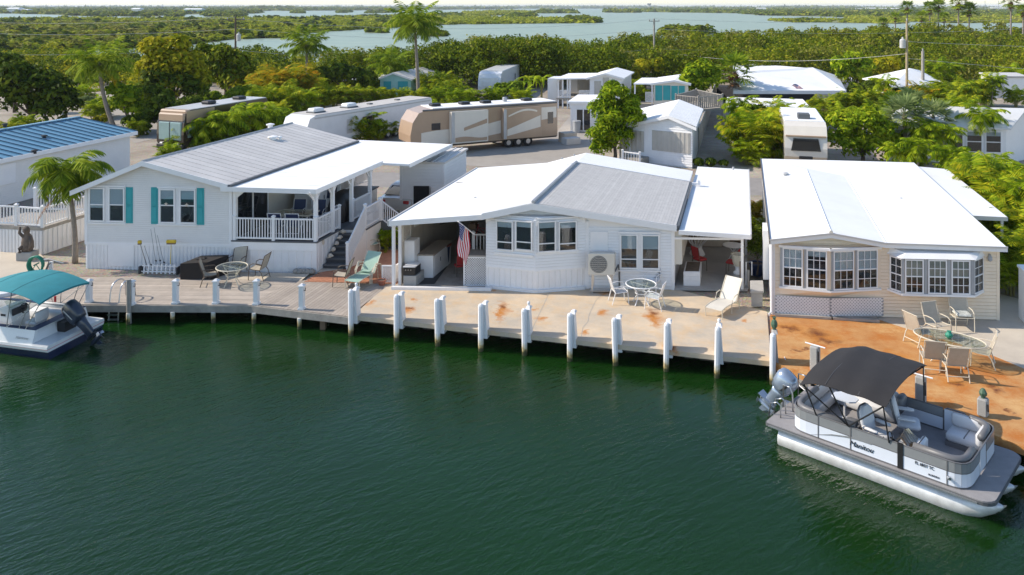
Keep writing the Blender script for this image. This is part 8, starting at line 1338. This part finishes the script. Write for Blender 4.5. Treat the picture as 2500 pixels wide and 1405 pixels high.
# areca clumps: pixel foot, top, kind, label
AR = [(60,335,272,'y','yellow clump palm above the blue roof at the left edge'),(25,345,285,'y','yellow clump palm cut by the left edge'),(470,352,285,'y','clump palm right beside the brown motorhome windscreen'),(500,345,272,'y','clump palm in front of the motorhome side'),(560,335,262,'g','green clump palm at the rear of the motorhome'),(600,328,250,'g','green clump palm between motorhome and white trailer'),(640,320,248,'g','dense green clump palm left of the white trailer'),(670,305,238,'y','clump palm at the nose of the white trailer'),
 (652,268,168,'o','orange clump palm at the left of the orange thicket'),(690,262,142,'o','tallest orange clump palm of the thicket'),(722,262,158,'o','orange clump palm at the right of the thicket'),(640,290,200,'y','yellow clump palm below the orange thicket'),(700,288,205,'y','yellow green clump palm under the orange palms'),(745,280,205,'g','green clump palm at the foot of the coconut palm'),
 (785,268,205,'y','first clump palm behind the white trailer roof'),(815,266,198,'y','second clump palm behind the white trailer roof'),(848,264,200,'y','third clump palm behind the white trailer roof'),(880,262,202,'y','fourth clump palm behind the white trailer roof'),(915,258,205,'o','orange tinged clump palm behind the white trailer roof'),(950,255,208,'y','clump palm in front of the mint home'),(985,252,208,'g','green clump palm in front of the mint home corner'),(800,225,160,'g','green clump palm deep behind the trailers'),(840,215,150,'y','yellow clump palm deep behind the trailers'),(880,215,158,'g','green palm clump left of the mint home awning'),
 (852,352,275,'o','small orange clump palm in front of the white trailer'),(882,350,295,'y','low clump palm by the grey roof ridge end'),(925,345,288,'o','clump palm beside the tan trailer nose at left'),(945,335,285,'y','bright clump palm next to the tan trailer nose'),(965,305,248,'y','clump palm above the tan trailer nose'),(1010,288,240,'y','clump palm between the two long trailers'),(1050,280,236,'g','green clump palm over the tan trailer roof'),(1090,268,236,'y','low clump palm over the middle of the tan trailer'),(1082,238,164,'y','tall yellow clump palm right of the tallest coconut palm'),(1055,262,205,'g','green bush palm under the yellow clump palm'),(1112,250,195,'g','green clump palm beside the white fifth wheel'),
 (1832,392,262,'y','big clump palm at the corner of the shuttered home'),(1838,386,250,'g','tall green clump palm in the thicket right of the shuttered home'),(1868,372,258,'o','orange flecked clump palm in the right thicket'),(1828,402,330,'g','low clump palm at the front of the right thicket'),(1905,335,238,'y','clump palm below the small flag'),(1940,338,242,'g','green clump palm left of the cream trailer roof'),(1975,315,250,'g','dense clump palm above the cream trailer'),(1870,300,232,'y','yellow clump palm left of the small flag'),
 (2075,285,212,'y','clump palm at the left of the long palm hedge'),(2110,282,205,'o','orange clump palm in the long hedge'),(2150,282,208,'y','clump palm in the hedge left of the pale pole'),(2190,280,212,'o','orange clump palm at the foot of the pale pole'),(2240,280,198,'o','bright orange clump palm right of the pale pole'),(2285,280,192,'o','orange clump palm by the white peaked roof'),(2330,278,180,'y','tall clump palm near the right end of the hedge'),(2370,262,172,'y','yellow clump palm below the white shed'),(2130,310,245,'g','green clump palm in front of the long hedge'),(2060,320,245,'g','green clump palm behind the cream trailer'),(2300,215,135,'g','feathery green palm by the short grey pole'),(2490,225,150,'g','palm clump at the right edge by the white shed'),(2480,262,205,'g','clump palm at the right edge over the pale roof'),
 (2345,505,395,'y','clump palm touching the rear of the beige home roof'),(2392,525,385,'y','yellow clump palm right of the beige home roof'),(2440,560,375,'y','tall yellow clump palm at the right edge'),(2475,590,410,'o','orange clump palm at the right edge beside the side roof'),(2460,650,520,'y','low clump palm in the shade right of the beige home'),(2495,700,540,'o','orange clump palm cut by the right edge'),(2470,720,600,'g','dark clump palm at the right corner of the beige wall'),(2420,480,400,'g','green clump palm behind the yellow ones at right')]
AR += [(1125,270,205,'g','green clump palm left of the white fifth wheel'),(1150,262,212,'y','low clump palm at the corner of the white fifth wheel'),(1095,255,180,'y','yellow clump palm beside the trestle by the mint home'),(1205,262,205,'g','green clump palm right of the white fifth wheel cap'),(1270,262,205,'g','green clump palm under the banana plants'),(1050,235,165,'y','yellow clump palm right behind the tallest coconut palm'),(230,292,240,'g','green clump palm on the sand behind the blue roof'),(260,285,225,'g','green clump palm at the foot of the tall left palm'),(335,335,285,'y','yellow clump palm between the blue roof and the motorhome'),(200,262,195,'g','green clump palm by the dark mass at left'),(345,262,190,'g','green clump palm left of the spreading tree'),(1570,262,205,'g','green clump palm before the peach home'),(1545,240,185,'y','yellow clump palm between the white porch home and the peach home'),(2020,260,210,'g','green clump palm in front of the big white roof'),(1955,290,235,'y','yellow clump palm before the blue tarp'),(2395,330,255,'y','yellow clump palm behind the young palms'),(2160,345,275,'g','green clump palm right of the leafy tree'),(2310,360,290,'g','green clump palm between the fan palms and the glazed porch'),(430,375,318,'g','green clump palm hiding the motorhome bumper'),(490,372,302,'g','dark green clump palm in front of the motorhome'),(545,368,292,'g','tall green clump palm before the motorhome rear'),(575,358,285,'y','clump palm leaning over the grey roof at left'),(410,392,345,'g','low green clump palm at the foot of the motorhome'),(455,372,300,'y','yellow clump palm hiding the motorhome door'),(530,352,280,'y','yellow clump palm along the motorhome side'),(585,345,270,'g','green clump palm above the grey roof edge'),(620,340,262,'y','clump palm above the middle of the grey roof edge'),(655,335,258,'g','green clump palm right of the motorhome'),(685,330,262,'g','low clump palm before the white trailer nose'),(615,300,225,'y','clump palm behind the rear of the motorhome'),(560,290,232,'g','clump palm above the rear of the motorhome'),(680,280,190,'y','yellow clump palm in the middle of the orange thicket'),(620,275,195,'g','green clump palm left of the orange thicket'),(770,245,175,'g','green clump palm right of the slim coconut palm'),(900,235,170,'g','green clump palm behind the mint awning'),(1025,262,210,'y','clump palm at the foot of the tallest coconut palm'),(1000,320,262,'o','orange flecked clump palm touching the tan trailer roof'),(875,325,268,'y','clump palm in the middle of the white trailer side'),(905,318,262,'y','second clump palm along the white trailer side'),(1855,340,262,'g','leafy clump palm behind the right thicket'),(1885,385,290,'g','clump palm against the cream trailer'),(1890,345,262,'y','yellow clump palm left of the cream trailer cap'),(2010,300,225,'y','yellow clump palm behind the cream trailer roof'),(2045,285,222,'g','green clump palm at the big white roof corner'),(2165,300,232,'y','yellow clump palm before the hedge'),(2215,310,240,'g','green clump palm below the pale pole'),(2260,300,225,'y','yellow clump palm below the short pole'),(2300,300,220,'y','yellow clump palm right of the pale pole hedge'),(2345,300,215,'o','orange clump palm above the pale grey roof'),(2400,258,190,'g','green clump palm before the white shed'),(2330,430,350,'g','green clump palm under the young palms'),(2230,425,370,'g','low clump palm at the rear edge of the beige home'),(2370,470,385,'g','leafy clump palm at the beige roof corner'),(2455,520,400,'y','bright clump palm beside the glazed porch'),(2490,520,400,'g','green clump palm below the glazed porch at the right edge'),(2440,610,470,'y','yellow clump palm beside the side roof post'),(2495,640,480,'y','yellow clump palm at the right edge by the side roof')]
for u,vb,vt,k,lab in AR: areca(u,vb,vt,k if k != 'o' or 'thicket' in lab or 'pole' in lab else 'y',lab,.9+R.uniform(-.08,.2))
# broadleaf trees
broad(1500,396,[(1500,232,36),(1488,275,44),(1528,285,40),(1480,330,40),(1515,335,34),(1468,362,26),(1535,255,28),(1500,300,44)],'bright green mango tree behind the middle white roof','leaf_bright',9500,.19,depth=1.2,asp=.32)
broad(1706,268,[(1695,180,28),(1720,170,26),(1680,200,26),(1725,200,28),(1700,215,26),(1745,185,16)],'round bright leafy tree in front of the peach home','leaf_bright',4200,.24)
broad(2105,398,[(2060,305,40),(2110,295,40),(2150,315,38),(2080,350,42),(2130,360,40),(2035,340,26),(2175,350,28)],'large leafy green tree beside the cream trailer','leaf_bright',7000,.16)
broad(2085,232,[(2050,160,22),(2080,150,24),(2110,165,22),(2070,185,24),(2100,190,20)],'glossy bright green tree left of the pale pole','leaf_bright',2600,.34); broad(2165,215,[(2150,160,20),(2180,155,20),(2170,175,18)],'yellow green tree behind the white peaked roof','leaf_yellow',1500,.34)
broad(435,285,[(380,125,40),(430,115,36),(400,160,50),(450,170,50),(360,180,36),(440,210,44),(490,190,30)],'large dark spreading tree with yellow green top at left','leaf_yellow',5200,.26,r=.25); broad(420,286,[(395,190,44),(450,205,46),(370,215,36),(480,215,36)],'dark understorey tree below the yellow topped crown','leaf_dark',4200,.26)
broad(545,255,[(500,130,28),(545,140,34),(580,150,30),(530,180,40),(575,195,36),(600,170,24)],'dark tree around the tall utility pole','leaf_mangrove',4200,.28,r=.2)
broad(85,312,[(40,190,50),(100,205,50),(150,230,40),(60,250,50),(120,270,40),(10,230,44),(15,160,36)],'dense dark green tree mass at the left edge','leaf_dark',5500,.26,r=.2); broad(110,308,[(60,215,26),(110,235,24),(150,250,20),(140,205,16),(90,180,16)],'brighter leaves scattered over the dark mass at left','leaf_palm',1500,.24,r=.1); broad(35,275,[(25,160,22),(10,175,24),(50,180,18)],'bright leaved crown peeking from the dark mass at left','leaf_bright',1200,.25)
broad(315,318,[(290,225,26),(320,235,28),(300,255,24),(335,265,22)],'sea grape tree with round leaves beside the tall palm','leaf_bright',2400,.22,asp=.8); broad(395,322,[(375,225,22),(400,245,28),(380,270,26),(415,270,22),(360,290,20)],'sea grape tree in front of the dark spreading tree','leaf_dark',2600,.22,asp=.8); broad(345,330,[(320,300,22),(350,315,20),(330,330,16)],'low dark bush by the road end','leaf_dark',1200,.18,cat='shrub',name='shrub')
broad(160,300,[(140,215,20),(165,235,22),(180,255,18)],'dark leafy tree behind the blue roof','leaf_dark',1500,.25)
broad(455,300,[(440,262,22),(470,255,24),(500,262,20)],'dark green thicket behind the motorhome roof','leaf_dark',2200,.24,cat='shrub',name='shrub'); broad(600,285,[(580,235,24),(615,230,26),(640,245,20)],'leafy green thicket left of the orange palms','leaf_palm',2400,.24,cat='shrub',name='shrub'); broad(850,240,[(790,185,26),(830,178,28),(870,185,26),(900,192,22)],'dark green thicket behind the row of clump palms','leaf_dark',3400,.3,cat='shrub',name='shrub'); broad(2140,255,[(2090,222,20),(2130,215,22),(2180,222,22),(2230,225,20)],'dark green thicket inside the right palm hedge','leaf_dark',2600,.26,cat='shrub',name='shrub'); broad(1850,330,[(1820,290,26),(1850,280,26),(1880,295,22)],'dark green thicket inside the clump palms at right','leaf_dark',2600,.2,cat='shrub',name='shrub'); broad(2440,470,[(2400,420,30),(2440,430,30),(2480,425,26)],'dark green thicket behind the yellow palms at the right edge','leaf_dark',3000,.16,cat='shrub',name='shrub'); broad(520,275,[(490,245,18),(520,240,20),(550,248,18),(575,252,12)],'feathery bright green shrub behind the motorhome','leaf_bright',1800,.22,cat='shrub',name='shrub'); broad(245,305,[(238,292,10),(256,290,10)],'small yellow shrub behind the blue roof ridge','leaf_yellow',600,.16,cat='shrub',name='shrub'); broad(208,280,[(200,252,14),(216,248,14)],'grey blue bush on the gravel lane','leaf_blue',900,.18,cat='shrub',name='shrub')
broad(1245,256,[(1225,222,20),(1255,215,20),(1270,230,16)],'dark green bush beside the white fifth wheel','leaf_palm',1500,.26,cat='shrub',name='shrub'); broad(1730,412,[(1705,398,12),(1735,396,12),(1765,400,11)],'low dark shrubs along the foot of the shuttered home','leaf_dark',1000,.13,cat='shrub',name='shrub'); broad(1575,215,[(1570,165,22),(1600,160,20),(1555,185,14)],'yellow green tree below the grey utility pole','leaf_yellow',1600,.3)
t_ = bpy.data.objects['flower_pot.001']; pp = ORG[t_.name]
broad(1848,660,[(1846,610,22),(1856,585,18),(1838,575,14),(1850,560,12)],'conifer like shrub growing in the dark blue pot','leaf_dark',2200,.06,cat='shrub',name='potted_shrub',z=1.2,r=.03,asp=.3)
areca(1836,545,480,'o','dry tufted palm in the gap beside the beige home'); areca(1848,600,520,'g','green tufted palm in the gap beside the beige home'); areca(945,612,548,'g','little green palm by the aqua chairs',.8)
# banana plants
def banana(u, vb, vt, label):
    p = g(u,vb,.75); H = (vb-vt)*p.y/FO; t = thing('banana_plant', label, 'plant', p, 'banana plants'); mb = MB(); mb.tube([p,p+Vector((.05,0,H*.55))], [.14,.08], 7); mb.obj('stem', M['areca_stem'], t)
    for k in range(9):
        a = k*2.4; e = R.uniform(.5,1.3); L = H*R.uniform(.45,.6); rows = []; o = p+Vector((0,0,H*.5)); 
        for i in range(7): s = i/6; q = e-1.3*s*s; c = o+Vector((math.cos(a)*math.cos(q),math.sin(a)*math.cos(q),math.sin(q)))*L*s; wv = Vector((-math.sin(a),math.cos(a),0))*(.26*math.sin(math.pi*min(.98,s*.9+.08))); rows.append([c-wv-Vector((0,0,.05)),c,c+wv-Vector((0,0,.05))])
        mb = MB(); mb.grid(rows); mb.obj('leaf', M['leaf_bright' if k%3 else 'leaf_areca'], t)
for u,vb,vt,lab in ((1290,245,160,'banana plant left of the pair by the white porch home'),(1322,245,158,'banana plant right of the pair by the white porch home')): banana(u,vb,vt,lab)

# ---------------------------------------------------------------- haze over the far lagoon
m = bpy.data.materials.new('air'); m.use_nodes = True; m.node_tree.nodes.clear(); pv = m.node_tree.nodes.new('ShaderNodeVolumePrincipled'); ou = m.node_tree.nodes.new('ShaderNodeOutputMaterial'); pv.inputs['Color'].default_value = (.85,.92,1,1); pv.inputs['Density'].default_value = .00009; pv.inputs['Anisotropy'].default_value = 0; m.node_tree.links.new(pv.outputs[0], ou.inputs['Volume'])
hz = MB().box(W0, -21000, 21000, -60, 21000, -1.8, 45).obj('haze', m); tag(hz, 'thin blue haze lying over the far lagoon and shore', 'haze', kind='stuff')
